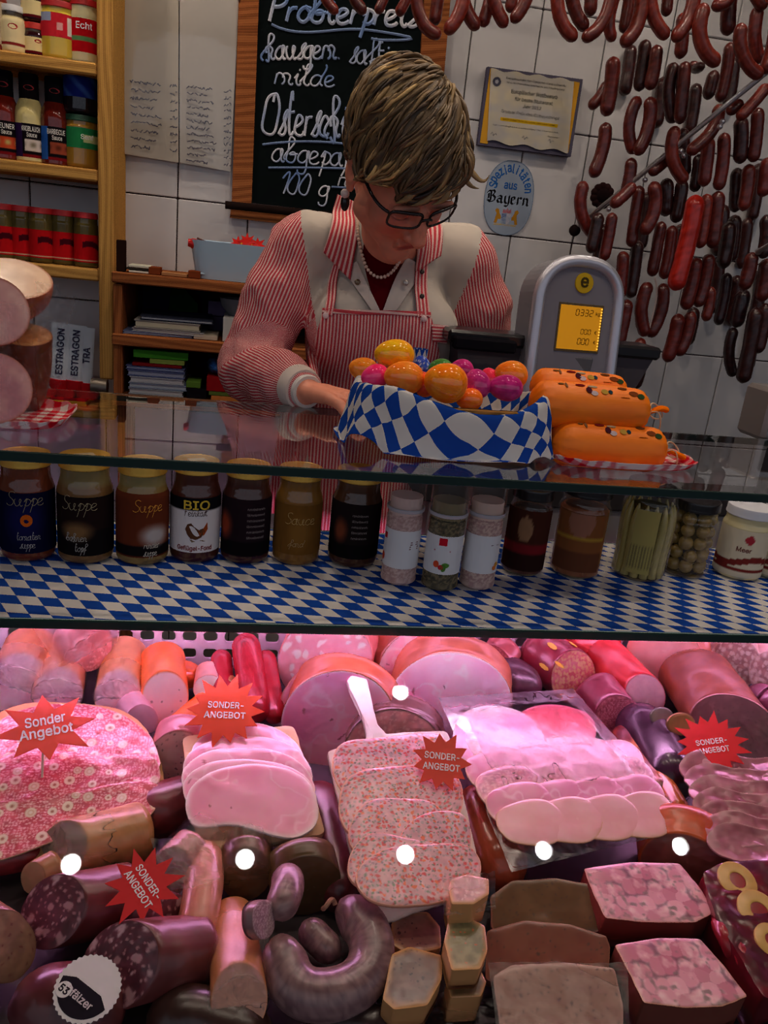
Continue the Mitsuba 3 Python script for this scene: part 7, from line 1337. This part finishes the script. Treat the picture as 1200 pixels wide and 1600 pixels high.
# ================================================================ the woman behind the counter
def smooth_mesh(m, it):
    """Taubin smoothing over the edge graph"""
    from scipy.sparse import coo_matrix, diags
    f_, n = np.asarray(m.faces), len(m.vertices); i = np.concatenate([f_[:, 0], f_[:, 1], f_[:, 2], f_[:, 1], f_[:, 2], f_[:, 0]]); j = np.concatenate([f_[:, 1], f_[:, 2], f_[:, 0], f_[:, 0], f_[:, 1], f_[:, 2]])
    A = coo_matrix((np.ones(len(i)), (i, j)), (n, n)).tocsr(); A.data[:] = 1; A = diags(1 / np.maximum(np.asarray(A.sum(1)).ravel(), 1)) @ A; v = np.array(m.vertices)
    for _ in range(it): v = v + .5 * (A @ v - v); v = v - .52 * (A @ v - v)
    m.vertices = v
class Field:
    """a distance field on a grid (spacing may vary), blended primitive by primitive in their own boxes"""
    def __init__(s, xs, ys, zs): s.a = [np.asarray(q, np.float32) for q in (xs, ys, zs)]; s.D = np.full([len(q) for q in s.a], .05, np.float32)
    def _box(s, lo, hi):
        sl = tuple(slice(max(0, np.searchsorted(q, l) - 1), np.searchsorted(q, h) + 1) for q, l, h in zip(s.a, lo, hi))
        X, Y, Z = np.meshgrid(*[q[w] for q, w in zip(s.a, sl)], indexing='ij', sparse=True); return sl, X, Y, Z
    def put(s, fn, lo, hi, k=.01, sub=False, pad=.04):
        lo, hi = np.minimum(lo, hi) - pad, np.maximum(lo, hi) + pad; sl, X, Y, Z = s._box(lo, hi); d = fn(X, Y, Z).astype(np.float32); a = s.D[sl]
        if sub: d = -d; h = np.clip(.5 - .5 * (d - a) / k, 0, 1) if False else np.clip(.5 + .5 * (d - a) / k, 0, 1); s.D[sl] = a * (1 - h) + d * h + k * h * (1 - h)
        else: h = np.clip(.5 + .5 * (d - a) / k, 0, 1); s.D[sl] = d * (1 - h) + a * h - k * h * (1 - h); s.D[sl] = s.D[sl]
        return s
    def _cone(s, a, b, ra, rb):
        a, b = np.asarray(a, float), np.asarray(b, float); ab = b - a; L2 = ab @ ab
        def fn(X, Y, Z):
            px, py, pz = X - a[0], Y - a[1], Z - a[2]; t = np.clip((px * ab[0] + py * ab[1] + pz * ab[2]) / L2, 0, 1)
            return np.sqrt((px - t * ab[0]) ** 2 + (py - t * ab[1]) ** 2 + (pz - t * ab[2]) ** 2) - (ra + (rb - ra) * t)
        return fn
    def cone(s, a, b, ra, rb, k=.01, sub=False): r = max(ra, rb); return s.put(s._cone(a, b, ra, rb), np.minimum(a, b) - r, np.maximum(a, b) + r, k, sub)
    def chain(s, P, R, k=.01):
        for i in range(len(P) - 1): s.cone(P[i], P[i + 1], R[i], R[i + 1], k)
        return s
    def ell(s, c, r, M=np.eye(3), k=.01, sub=False):
        """ellipsoid; columns of M are its axes"""
        c, r = np.asarray(c, float), np.asarray(r, float); e = np.sqrt(((M * r) ** 2).sum(1))
        def fn(X, Y, Z):
            q = [((X - c[0]) * M[0, i] + (Y - c[1]) * M[1, i] + (Z - c[2]) * M[2, i]) for i in range(3)]
            k0 = np.sqrt(sum((q[i] / r[i]) ** 2 for i in range(3))); k1 = np.sqrt(sum((q[i] / r[i] ** 2) ** 2 for i in range(3))) + 1e-9; return k0 * (k0 - 1) / k1
        return s.put(fn, c - e, c + e, k, sub)
    def mesh(s):
        D = s.D; sg = D < 0; n = [q - 1 for q in D.shape]; cr = list(np.ndindex(2, 2, 2)); sl = lambda c: tuple(slice(c[i], n[i] + c[i]) for i in range(3))
        cnt = sum(sg[sl(c)].astype(np.int8) for c in cr); act = (cnt > 0) & (cnt < 8); I = np.stack(np.nonzero(act), 1); idx = np.full(act.shape, -1, np.int64); idx[act] = np.arange(len(I))
        val = {c: D[tuple((I + c).T)].astype(float) for c in cr}; acc, num = np.zeros((len(I), 3)), np.zeros(len(I))
        for c in cr:
            for ax in range(3):
                if c[ax]: continue
                e = list(c); e[ax] = 1; a, b = val[c], val[tuple(e)]; m = (a < 0) != (b < 0); t = np.where(m, a / np.where(m, a - b, 1), 0); q = np.tile(np.array(c, float), (len(I), 1)); q[:, ax] = t; acc += q * m[:, None]; num += m
        f = acc / num[:, None]; V = np.stack([s.a[i][I[:, i]] + f[:, i] * (s.a[i][I[:, i] + 1] - s.a[i][I[:, i]]) for i in range(3)], 1); F = []
        for ax in range(3):
            u, w = (ax + 1) % 3, (ax + 2) % 3; s0 = [slice(None)] * 3; s1 = [slice(None)] * 3; s0[ax], s1[ax] = slice(0, -1), slice(1, None); x = sg[tuple(s0)] != sg[tuple(s1)]; E = np.stack(np.nonzero(x), 1)
            E = E[(E[:, u] > 0) & (E[:, w] > 0) & (E[:, u] < D.shape[u] - 1) & (E[:, w] < D.shape[w] - 1)]; ins = sg[tuple(E.T)]; q = []
            for du, dw in ((-1, -1), (0, -1), (0, 0), (-1, 0)): c = E.copy(); c[:, u] += du; c[:, w] += dw; q.append(idx[tuple(c.T)])
            q = np.stack(q, 1); q[~ins] = q[~ins][:, ::-1]; F += [q[:, [0, 1, 2]], q[:, [0, 2, 3]]]
        return trimesh.Trimesh(V, np.vstack(F), process=False)
def axis_of(*seg):
    out = [np.arange(a, b, h) for a, b, h in seg]; return np.concatenate(out)
# head frame, fitted to the picture: face turned to her left and bent well down
_y, _p, _r = [math.radians(q) for q in (31.5, 47.0, 17.0)]
HF = np.array([math.sin(_y) * math.cos(_p), -math.cos(_y) * math.cos(_p), -math.sin(_p)]); _u = nrm(np.array([0, 0, 1]) - HF * HF[2]); _x = np.cross(_u, HF); _x = _x if _x[0] > 0 else -_x
HX, HU = _x * math.cos(_r) + _u * math.sin(_r), _u * math.cos(_r) - _x * math.sin(_r); HM_ = np.array([HX, HF, HU]).T; HC = np.array([.231, 1.40, 1.676])
def hl(x, y, z): return HC + HM_ @ np.array([x, y, z], float)
Mhd = np.eye(4); Mhd[:3, :3] = HM_; Mhd[:3, 3] = HC
person = lab(nm('person'), 'grey blonde haired woman in a red and white striped blouse and apron, head bowed', 'person')
# ---- one continuous body
SLp, ELp, WLp = np.array([.098, 1.655, 1.535]), np.array([.016, 1.61, 1.305]), np.array([.104, 1.405, 1.300]); SRp, ERp, WRp = np.array([.428, 1.665, 1.545]), np.array([.505, 1.69, 1.31]), np.array([.515, 1.62, 1.09])
f = Field(axis_of((-.11, .07, .007), (.07, .36, .0026), (.36, .68, .007)), axis_of((1.25, 1.52, .0026), (1.52, 1.86, .008)), axis_of((.19, 1.22, .013), (1.22, 1.53, .0042), (1.53, 1.86, .0026)))
f.chain([(.27, 1.70, 1.02), (.27, 1.69, 1.2), (.265, 1.67, 1.40), (.262, 1.64, 1.50)], [.135, .115, .125, .095], .03)
f.cone(SLp, SRp, .052, .052, .03); f.chain([(.262, 1.62, 1.53), (.255, 1.545, 1.575), hl(0, -.035, -.04)], [.056, .052, .055], .02)
f.chain([SLp, ELp, WLp], [.046, .036, .026], .012); f.chain([SRp, ERp, WRp], [.046, .036, .026], .012)
for x in (.19, .335): f.ell((x, 1.585, 1.40), (.062, .055, .062), k=.03)
for x in (.195, .345): f.chain([(x, 1.70, 1.0), (x, 1.70, .62), (x, 1.715, .28)], [.095, .058, .042], .02); f.chain([(x, 1.73, .235), (x, 1.60, .222)], [.035, .026], .012)
# hands: palm, four fingers, thumb
def hand(w, fwd, side, up, curl, flip=1):
    fwd, side, up = nrm(fwd), nrm(side), nrm(up); P = lambda a, b, c: w + fwd * a + side * b + up * c
    for b in (-.024, -.008, .008, .024): f.cone(P(.005, b * .7, 0), P(.072, b * 1.12, .002), .015, .0105, .006)
    for i, (b, L) in enumerate(((-.027, .062), (-.009, .074), (.009, .078), (.027, .068))):
        s_ = P(.072, b * 1.12, .002); d = fwd + side * b * 4; pts, r = [s_], .0095
        for q in range(3): d2 = nrm(d * math.cos(curl * (q + .4)) - up * math.sin(curl * (q + .4))); pts.append(pts[-1] + d2 * L * (.45, .31, .24)[q])
        f.chain(pts, [.0098, .0090, .0084, .0074], .003)
    f.chain([P(.012, .022 * flip, 0), P(.040, .048 * flip, -.006), P(.066, .056 * flip, -.016), P(.086, .052 * flip, -.026)], [.014, .0112, .0098, .0082], .004)
hand(WLp + np.array([.014, -.008, .0]), (.62, -.76, .02), (.76, .62, 0), (.0, .1, 1), .42, 1); hand(WRp, (0, -.1, -1), (0, -1, .1), (-1, 0, 0), .3)
# head: skull, face, jaw, nose, eyes, lips, ears
E3 = HM_
f.ell(hl(0, -.018, .045), (.076, .095, .083), E3, .02); f.ell(hl(0, .035, -.020), (.061, .064, .082), E3, .02); f.cone(hl(-.045, .018, -.062), hl(0, .070, -.106), .026, .020, .02); f.cone(hl(.045, .018, -.062), hl(0, .070, -.106), .026, .020, .02)
f.ell(hl(0, .074, -.100), (.022, .018, .018), E3, .015); f.ell(hl(-.040, .062, -.035), (.024, .022, .026), E3, .015); f.ell(hl(.040, .062, -.035), (.024, .022, .026), E3, .015)
for x in (-.032, .032): f.ell(hl(x, .100, -.002), (.021, .018, .013), E3, .010, True); f.ell(hl(x, .080, -.004), (.0145, .0135, .0115), E3, .004); f.cone(hl(x - .018, .092, .017), hl(x + .016, .094, .017), .0065, .0065, .010)
f.chain([hl(0, .094, .004), hl(0, .106, -.020), hl(0, .116, -.036)], [.0085, .010, .0125], .010); f.ell(hl(-.012, .103, -.040), (.009, .010, .008), E3, .006); f.ell(hl(.012, .103, -.040), (.009, .010, .008), E3, .006)
f.cone(hl(-.017, .094, -.068), hl(.017, .094, -.068), .0065, .0065, .006); f.cone(hl(-.016, .091, -.077), hl(.016, .091, -.077), .007, .007, .006); f.cone(hl(-.022, .099, -.0725), hl(.022, .099, -.0725), .0022, .0022, .004, True)
for s_ in (-1, 1):
    f.ell(hl(s_ * .078, -.012, -.006), (.008, .019, .031), E3, .006); f.ell(hl(s_ * .088, -.006, -.004), (.008, .010, .017), E3, .004, True); f.ell(hl(s_ * .077, -.006, -.036), (.006, .009, .010), E3, .005)
m = f.mesh(); smooth_mesh(m, 4)
lips = hl(0, .097, -.0725); eyeL, eyeR = hl(-.032, .09, -.004), hl(.032, .09, -.004)
def skin(v):
    c = np.array([222, 140, 112.]) + (fb(v, 60, 3, 2)[:, None] - .5) * np.array([30, 26, 22.]); q = (v - HC) @ HM_
    def mixin(c, col, w): return c + (np.array(col, float) - c) * np.clip(w, 0, 1)[:, None]
    c = mixin(c, (168, 66, 58), .85 * np.exp(-((q[:, 0] / .021) ** 2 + ((q[:, 2] + .0725) / .0085) ** 2 + ((q[:, 1] - .096) / .014) ** 2) ** 2))
    for x in (-.042, .042): c = mixin(c, (204, 92, 74), .6 * np.exp(-(((q[:, 0] - x) / .02) ** 2 + ((q[:, 2] + .035) / .02) ** 2)) * (q[:, 1] > .03))
    for x in (-.032, .032):
        c = mixin(c, (84, 52, 40), .75 * np.exp(-(((q[:, 0] - x) / .021) ** 4 + ((q[:, 2] - .018) / .0045) ** 2)) * (q[:, 1] > .07)); c = mixin(c, (70, 40, 34), .8 * np.exp(-(((q[:, 0] - x) / .013) ** 4 + ((q[:, 2] + .010) / .0022) ** 2)) * (q[:, 1] > .07)); c = mixin(c, (160, 90, 76), .5 * np.exp(-(((q[:, 0] - x) / .018) ** 4 + ((q[:, 2] - .002) / .008) ** 2)) * (q[:, 1] > .07))
    return c
put(person + '__body', m, 'soft', skin, True); labels[person + '__body'] = {'label': 'skin of face, neck and hands'}
# ---- blouse: bodice, puffed sleeves, skirt of the dress below
b = Field(axis_of((-.13, .70, .0046)), axis_of((1.33, 1.92, .0052)), axis_of((.70, 1.64, .0050)))
b.chain([(.275, 1.70, .80), (.272, 1.70, 1.02), (.27, 1.69, 1.2), (.265, 1.675, 1.40), (.262, 1.655, 1.50)], [.19, .172, .148, .142, .105], .03)
b.cone(SLp + (.012, 0, .008), SRp + (-.012, 0, .008), .060, .060, .03); b.cone((.262, 1.635, 1.52), (.258, 1.575, 1.565), .078, .066, .02)
for x in (.19, .335): b.ell((x, 1.585, 1.395), (.078, .068, .078), k=.03)
b.chain([SLp, SLp * .62 + ELp * .38 + (-.012, 0, 0), ELp + (-.004, 0, -.01), ELp * .45 + WLp * .55 + (0, 0, -.004), WLp + (-.006, .02, 0)], [.059, .062, .057, .050, .036], .025); b.chain([SRp, SRp * .6 + ERp * .4 + (.012, 0, 0), ERp, ERp * .5 + WRp * .5], [.059, .060, .055, .046], .025)
X, Y, Z = np.meshgrid(*[q.astype(float) for q in b.a], indexing='ij'); Q = np.stack([X, Y, Z], -1); near = np.abs(b.D) < .03; q = Q[near]; armw = np.clip(np.maximum(.10 - q[:, 0], q[:, 0] - .43) / .05, 0, 1)
fold = np.abs(fb(q * (1.0, 1.0, .55), 17, 3, 4) - .5) * 2; b.D[near] += ((fold - .35) * (.006 + .012 * armw) + (fb(q, 9, 2, 7) - .5) * .012 * armw).astype(np.float32); del X, Y, Z, Q
bm = b.mesh(); smooth_mesh(bm, 5); bv, bf = np.array(bm.vertices), np.array(bm.faces); cen = bv[bf].mean(1)
seamL, seamR = .088 + np.clip(1.585 - cen[:, 2], 0, 1) * .21, .446 - np.clip(1.60 - cen[:, 2], 0, 1) * .22
low = cen[:, 2] < 1.24
dist = lambda p, a, c: np.linalg.norm(p - a - np.clip(((p - a) @ (c - a)) / ((c - a) @ (c - a)), 0, 1)[:, None] * (c - a), axis=1)
armL = (cen[:, 0] < seamL) & ((np.minimum(dist(cen, SLp, ELp), dist(cen, ELp, WLp)) < .115)); armR = (cen[:, 0] > seamR) & (np.minimum(dist(cen, SRp, ERp), dist(cen, ERp, WRp)) < .115)
def sub(mask, key, mat, col=(0, 0, 0), uvf=None):
    u, inv = np.unique(bf[mask], return_inverse=True); mm = trimesh.Trimesh(bv[u], inv.reshape(-1, 3), process=False); put(key, mm, mat, col, True, uv=uvf(bv[u]) if uvf else None)
def limb_uv(A, B, C):
    def fn(v):
        ax1, ax2 = nrm(B - A), nrm(C - B); second = ((v - B) @ nrm(ax1 + ax2)) > 0; out = []
        for a0, ax in ((A, ax1), (B, ax2)):
            e = nrm(np.cross(ax, (0, 1, .3))); g = np.cross(ax, e); d = v - a0; out.append(np.arctan2(d @ g, d @ e) * .062)
        w = np.clip(((v - B) @ nrm(ax1 + ax2)) / .05 + .5, 0, 1); return np.stack([out[0] * (1 - w) + out[1] * w, v[:, 2]], 1)
    return fn
sub(armL, person + '__sleeve', 'stripe', uvf=limb_uv(SLp, ELp, WLp)); sub(armR, person + '__sleeve', 'stripe', uvf=limb_uv(SRp, ERp, WRp)); labels[person + '__sleeve'] = {'label': 'puffed red and white striped sleeve'}
sub(~armL & ~armR & ~low, person + '__bodice', 'fabric', noisy((196, 184, 172), 8, 12)); labels[person + '__bodice'] = {'label': 'off white yoke and bodice of the blouse'}
sub(~armL & ~armR & low, person + '__skirt', 'stripe', uvf=lambda v: np.stack([v[:, 0], v[:, 2]], 1)); labels[person + '__skirt'] = {'label': 'striped dress below the waist'}
# front surface of the clothes as a height map y(x, z)
gx, gz = b.a[0].astype(float), b.a[2].astype(float); ins = b.D < 0; first = np.argmax(ins, 1); hit = ins.any(1); yy = b.a[1].astype(float)
i0 = np.clip(first - 1, 0, len(yy) - 2); ii, kk = np.meshgrid(np.arange(len(gx)), np.arange(len(gz)), indexing='ij'); d0, d1 = b.D[ii, i0, kk], b.D[ii, i0 + 1, kk]; hm = yy[i0] + (yy[1] - yy[0]) * np.clip(d0 / (d0 - d1 + 1e-9), 0, 1); hm = np.where(hit, hm, 1.68)
from scipy.ndimage import gaussian_filter
hms = gaussian_filter(hm, 1.2)
def front(x, z):
    x, z = np.asarray(x, float), np.asarray(z, float)
    r = map_coordinates(hms, [np.atleast_1d((x - gx[0]) / (gx[1] - gx[0])), np.atleast_1d((z - gz[0]) / (gz[1] - gz[0]))], order=1, mode='nearest'); return r if x.ndim else r[0]
def xz(px, py, Y=1.55): p = PY(px, py, Y); return p[0], p[2]
def surf(px, py, off=.0):
    Y = 1.57
    for _ in range(5): p = PY(px, py, Y); Y = float(front(p[0], p[2]))
    p = PY(px, py, Y); return np.array([p[0], Y - off, p[2]])
def patch(key, quad, off, mat, col=(0, 0, 0), nu=24, nv=24, uvs=None, thick=.0015, bulge=0.0, edge=None):
    """cloth laid on the front: quad = four picture corners (u along 0-1, v along 0-3)"""
    P = [surf(x, y) for x, y in quad]
    def fn(u, v):
        q = (P[0] * (1 - u[..., None]) + P[1] * u[..., None]) * (1 - v[..., None]) + (P[3] * (1 - u[..., None]) + P[2] * u[..., None]) * v[..., None]; yf = front(q[..., 0], q[..., 2])
        return np.stack([q[..., 0], yf - off - bulge * np.sin(np.pi * u) * np.sin(np.pi * np.clip(v, 0, 1)), q[..., 2]], -1)
    mm = sheet(fn, nu, nv, -thick) if thick else sheet(fn, nu, nv); uv = None
    if uvs: 
        u, v = np.meshgrid(np.linspace(0, 1, nu), np.linspace(0, 1, nv), indexing='ij'); w = uvs(u.ravel(), v.ravel(), np.array(mm.vertices)[:nu * nv]); uv = np.vstack([w, w]) if thick else w
    return put(key, mm, mat, col, True, uv=uv)
# dark red top in the V of the blouse and the white lapels beside it
patch(person + '__red_top', [(548, 352), (650, 372), (599, 492), (590, 492)], .004, 'fabric', noisy((84, 8, 18), 6, 60), 30, 40)
patch(person + '__lapel', [(534, 420), (556, 408), (597, 494), (590, 500)], .0085, 'fabric', (204, 190, 180)); patch(person + '__lapel', [(634, 402), (664, 418), (606, 500), (594, 494)], .0085, 'fabric', (200, 188, 178))
labels[person + '__red_top'] = {'label': 'dark red top in the neckline'}
# apron bib and straps
bu = lambda u, v, p: np.stack([p[:, 0] * 1.0, p[:, 2]], 1)
patch(person + '__apron_bib', [(504, 482), (670, 488), (690, 640), (452, 640)], .009, 'stripe', 0, 60, 50, bu, bulge=.004)
patch(person + '__apron_hem', [(503, 480), (671, 486), (672, 493), (502, 487)], .012, 'stripe', 0, 60, 6, lambda u, v, p: np.stack([p[:, 2] * .6 + .002, p[:, 0]], 1))
patch(person + '__apron_skirt', [(440, 636), (705, 636), (730, 800), (415, 800)], .010, 'stripe', 0, 60, 40, bu)
patch(person + '__apron_strap', [(524, 396), (534, 396), (519, 492), (504, 492)], .012, 'stripe', 0, 8, 30, lambda u, v, p: np.stack([u * .016 + .002, p[:, 2]], 1)); patch(person + '__apron_strap', [(652, 396), (668, 396), (670, 494), (650, 494)], .012, 'stripe', 0, 8, 30, lambda u, v, p: np.stack([u * .022 + .001, p[:, 2]], 1))
labels[person + '__apron_bib'] = {'label': 'red and white striped bib of the apron'}
# wide striped collar: two pointed leaves laid over the shoulders
cu = lambda u, v, p: np.stack([u * .040 + .004 * v, p[:, 2]], 1)
patch(person + '__collar', [(526, 304), (554, 316), (545, 436), (504, 394)], .017, 'stripe', 0, 22, 30, cu, .003, .004); patch(person + '__collar', [(648, 352), (684, 336), (686, 400), (648, 424)], .017, 'stripe', 0, 22, 30, cu, .003, .004)
labels[person + '__collar'] = {'label': 'red and white striped collar leaf'}
# snaps, buttons, necklace, earring, bracelet cuff
def disc(key, px, py, r, off, mat, col): p = surf(px, py, off); put(key, lathe([(0, r * .5), (r * .7, r * .45), (r, r * .2), (r, 0), (0, 0)], 20), mat, col, 50, fr(p, (0, -1, .15)))
disc(person + '__button', 508, 492, .006, .013, 'gloss', (226, 190, 186)); disc(person + '__button', 660, 497, .006, .013, 'gloss', (226, 190, 186))
for x, y, r, c in ((557, 440, .0055, (120, 104, 84)), (632, 441, .0055, (190, 180, 172)), (657, 424, .0045, (70, 60, 54)), (657, 462, .0045, (70, 60, 54))): disc(person + '__snap', x, y, r, .0145, 'brushed', c)
Kp = curve([surf(x, y, o) for x, y, o in ((553, 322, .03), (555, 345, .026), (558, 372, .020), (566, 404, .013), (578, 426, .011), (593, 433, .011), (608, 427, .011), (622, 408, .013), (634, 386, .018))], 200)
d_ = np.r_[0, np.cumsum(np.linalg.norm(np.diff(Kp, axis=0), axis=1))]; ico = trimesh.creation.icosphere(2, .0034)
for s_ in np.arange(0, d_[-1], .0072): put(person + '__pearl', (np.array(ico.vertices) + [np.interp(s_, d_, Kp[:, i]) for i in range(3)], ico.faces), 'glaze', (222, 196, 176), True)
ico = trimesh.creation.icosphere(3, .0075); put(person + '__earring', (np.array(ico.vertices) + hl(-.083, -.004, -.050), ico.faces), 'glaze', (226, 206, 200), True); put(person + '__earring_drop', (np.array(ico.vertices) * (1, 1, 1.9) + hl(-.080, .0, -.066), ico.faces), 'gloss', (28, 20, 22), True)
ax = nrm(WLp - ELp); put(person + '__cuff', sweep(np.array([WLp - ax * .030, WLp - ax * .018, WLp - ax * .004]), [.041, .040, .036], 28), 'fabric', (214, 196, 186), 60)
put(person + '__wristband', sweep(np.array([WLp + ax * .002, WLp + ax * .007, WLp + ax * .012]), [.0295, .030, .0285], 28), 'satin', (214, 206, 200), 60)
# little chest patch on the apron side
patch(person + '__pocket_trim', [(672, 505), (700, 508), (696, 536), (674, 532)], .013, 'stripe', 0, 14, 14, lambda u, v, p: np.stack([p[:, 2], p[:, 0]], 1))
# ---- glasses
def rim(cx, w, h):
    a = np.linspace(0, 2 * np.pi, 49); x, z = np.sign(np.cos(a)) * np.abs(np.cos(a)) ** .45 * w, np.sign(np.sin(a)) * np.abs(np.sin(a)) ** .5 * h; X = cx + x; return np.array([hl(q, .108 - 7.0 * q * q * .55, .003 + r) for q, r in zip(X, z)])
for s_ in (-1, 1):
    P_ = rim(s_ * .034, .027, .0165); put(person + '__glasses_rim', sweep(P_, .0019 + .0009 * np.clip(np.sin(np.linspace(0, 2 * np.pi, 49)), 0, 1), 8, cap=False), 'gloss', (26, 18, 18), True); c = P_.mean(0); put(person + '__glasses_lens', (np.vstack([P_[:-1], [c]]), np.array([[i, (i + 1) % 48, 48] for i in range(48)])), 'film')
    put(person + '__glasses_temple', sweep(curve([hl(s_ * .060, .090, .010), hl(s_ * .070, .078, .011), hl(s_ * .077, .03, .012), hl(s_ * .079, -.012, .010), hl(s_ * .078, -.03, -.008)], 30), .0026, 8, flat=(1, 1)), 'gloss', (26, 18, 20), True)
put(person + '__glasses_bridge', sweep(curve([hl(-.009, .111, .007), hl(0, .113, .011), hl(.009, .111, .007)], 10), .0022, 8), 'gloss', (26, 18, 18), True); labels[person + '__glasses_rim'] = {'label': 'dark spectacle rim'}
# ---- hair: a shell over the skull with grooves, and locks lying on it
h = Field(*[axis_of((-.135, .135, .003)), axis_of((-.16, .125, .003)), axis_of((-.10, .18, .003))])
h.ell((0, -.022, .052), (.088, .108, .098), k=.02); h.ell((-.005, -.02, .085), (.078, .090, .076), k=.03); h.ell((.004, .060, .062), (.066, .040, .040), k=.03); h.ell((-.07, .01, .035), (.026, .050, .046), k=.02); h.ell((.072, .012, .040), (.026, .055, .050), k=.02); h.ell((0, -.085, -.02), (.062, .040, .060), k=.03)
X, Y, Z = np.meshgrid(*[q.astype(float) for q in h.a], indexing='ij')
hair_line = np.where(Y > .02, .043 + .010 * np.sin(X * 40 + .5) + .35 * np.clip(.055 - np.abs(X), -.03, .055) * -.25, np.where(Y > -.034, .022 + (Y + .03) * .15, -.075)) + np.where((np.abs(X) > .06) & (Y > .006) & (Y < .030), -.022, 0)
h.D = np.maximum(h.D, (hair_line - Z) * .8).astype(np.float32)
q = np.stack([X, Y, Z], -1); c0 = np.array([.045, -.050, .140]); d = q - c0; az = np.arctan2(d[..., 0], d[..., 1] + 1e-6); rad = np.linalg.norm(d, axis=-1)
gro = fb(np.stack([np.cos(az + rad * 3) * 3.2, np.sin(az + rad * 3) * 3.2, rad * 9], -1), 1.6, 3, 3) - .5; h.D += (gro * .020).astype(np.float32); hm_ = h.mesh(); smooth_mesh(hm_, 3)
HC0, HC1, HC2 = (104, 80, 52), (180, 146, 94), (50, 36, 26)
def haircol(v, sd=1):
    d = v - c0; az = np.arctan2(d[:, 0], d[:, 1]); r = np.linalg.norm(d, axis=1); t = fb(np.stack([np.cos(az + r * 3) * 9, np.sin(az + r * 3) * 9, r * 6], 1), 1.7, 3, sd); return np.where((t > .5)[:, None], lerp(HC0, HC1, np.clip((t - .5) * 4, 0, 1)), lerp(HC2, HC0, np.clip((t - .25) * 4, 0, 1)))
hm_.vertices = np.array(hm_.vertices) * (.955, .97, .965); put(person + '__hair', hm_, 'soft', haircol, True, Mhd); labels[person + '__hair'] = {'label': 'short layered hair, brown with blonde streaks'}
hv, hn = np.array(hm_.vertices), np.array(hm_.vertex_normals); from scipy.spatial import cKDTree
tree_ = cKDTree(hv); rg = np.random.default_rng(7); ms, cs = [], []
for i in range(1100):
    p = hv[rg.integers(len(hv))].copy()
    if p[2] < .0 and p[1] > -.03: continue
    pts = [p]; L = rg.uniform(.022, .060); step = .005; drift = rg.normal(0, .25)
    for s_ in range(int(L / step)):
        j = tree_.query(p)[1]; n_ = hn[j]; dd = p - c0; flow = dd / np.linalg.norm(dd) + np.array([-.9, .25, -.10]) * (p[0] < .05) + np.cross(n_, dd) * drift * 5; flow -= n_ * (flow @ n_); flow /= np.linalg.norm(flow) + 1e-9; p = p + flow * step; j = tree_.query(p)[1]; p = hv[j] + (p - hv[j]) * .75 + hn[j] * .0012; pts.append(p)
    if len(pts) < 4: continue
    w = np.sin(np.linspace(.15, 1.0, len(pts)) * np.pi) ** .6 * rg.uniform(.0016, .0036); w[-1] = .0003; q_ = np.array(pts); q_[1:-1] = (q_[:-2] + 2 * q_[1:-1] + q_[2:]) / 4
    m = sweep(q_, np.maximum(w, .0003), 6); ms.append(m); cs.append(np.tile(haircol(q_[len(q_) // 2][None])[0] * rg.uniform(.75, 1.3), (len(m.vertices), 1)))
for pts, w in (([(.086, .04, .050), (.100, .062, .040), (.116, .070, .036), (.124, .066, .044)], .006), ([(.084, .05, .036), (.098, .068, .024), (.112, .072, .022)], .005), ([(-.03, .092, .062), (-.045, .097, .046), (-.056, .090, .030)], .006), ([(.0, .096, .062), (-.016, .104, .047), (-.034, .101, .034)], .006), ([(.03, .092, .062), (.02, .103, .046), (.0, .106, .037)], .006), ([(.05, .080, .060), (.045, .094, .046), (.03, .100, .036)], .006), ([(.064, .064, .055), (.062, .080, .040), (.052, .088, .030)], .006)):
    P_ = curve(pts, 14); m = sweep(P_, w * np.r_[np.linspace(.5, 1, 6), np.linspace(1, .08, 8)], 8, flat=(1, .5)); ms.append(m); cs.append(np.tile(lerp(HC0, HC1, np.array(.5)), (len(m.vertices), 1)))
put(person + '__hair_locks', trimesh.util.concatenate(ms), 'soft', np.vstack(cs), True, Mhd); labels[person + '__hair_locks'] = {'label': 'streaked locks of hair', 'kind': 'stuff'}
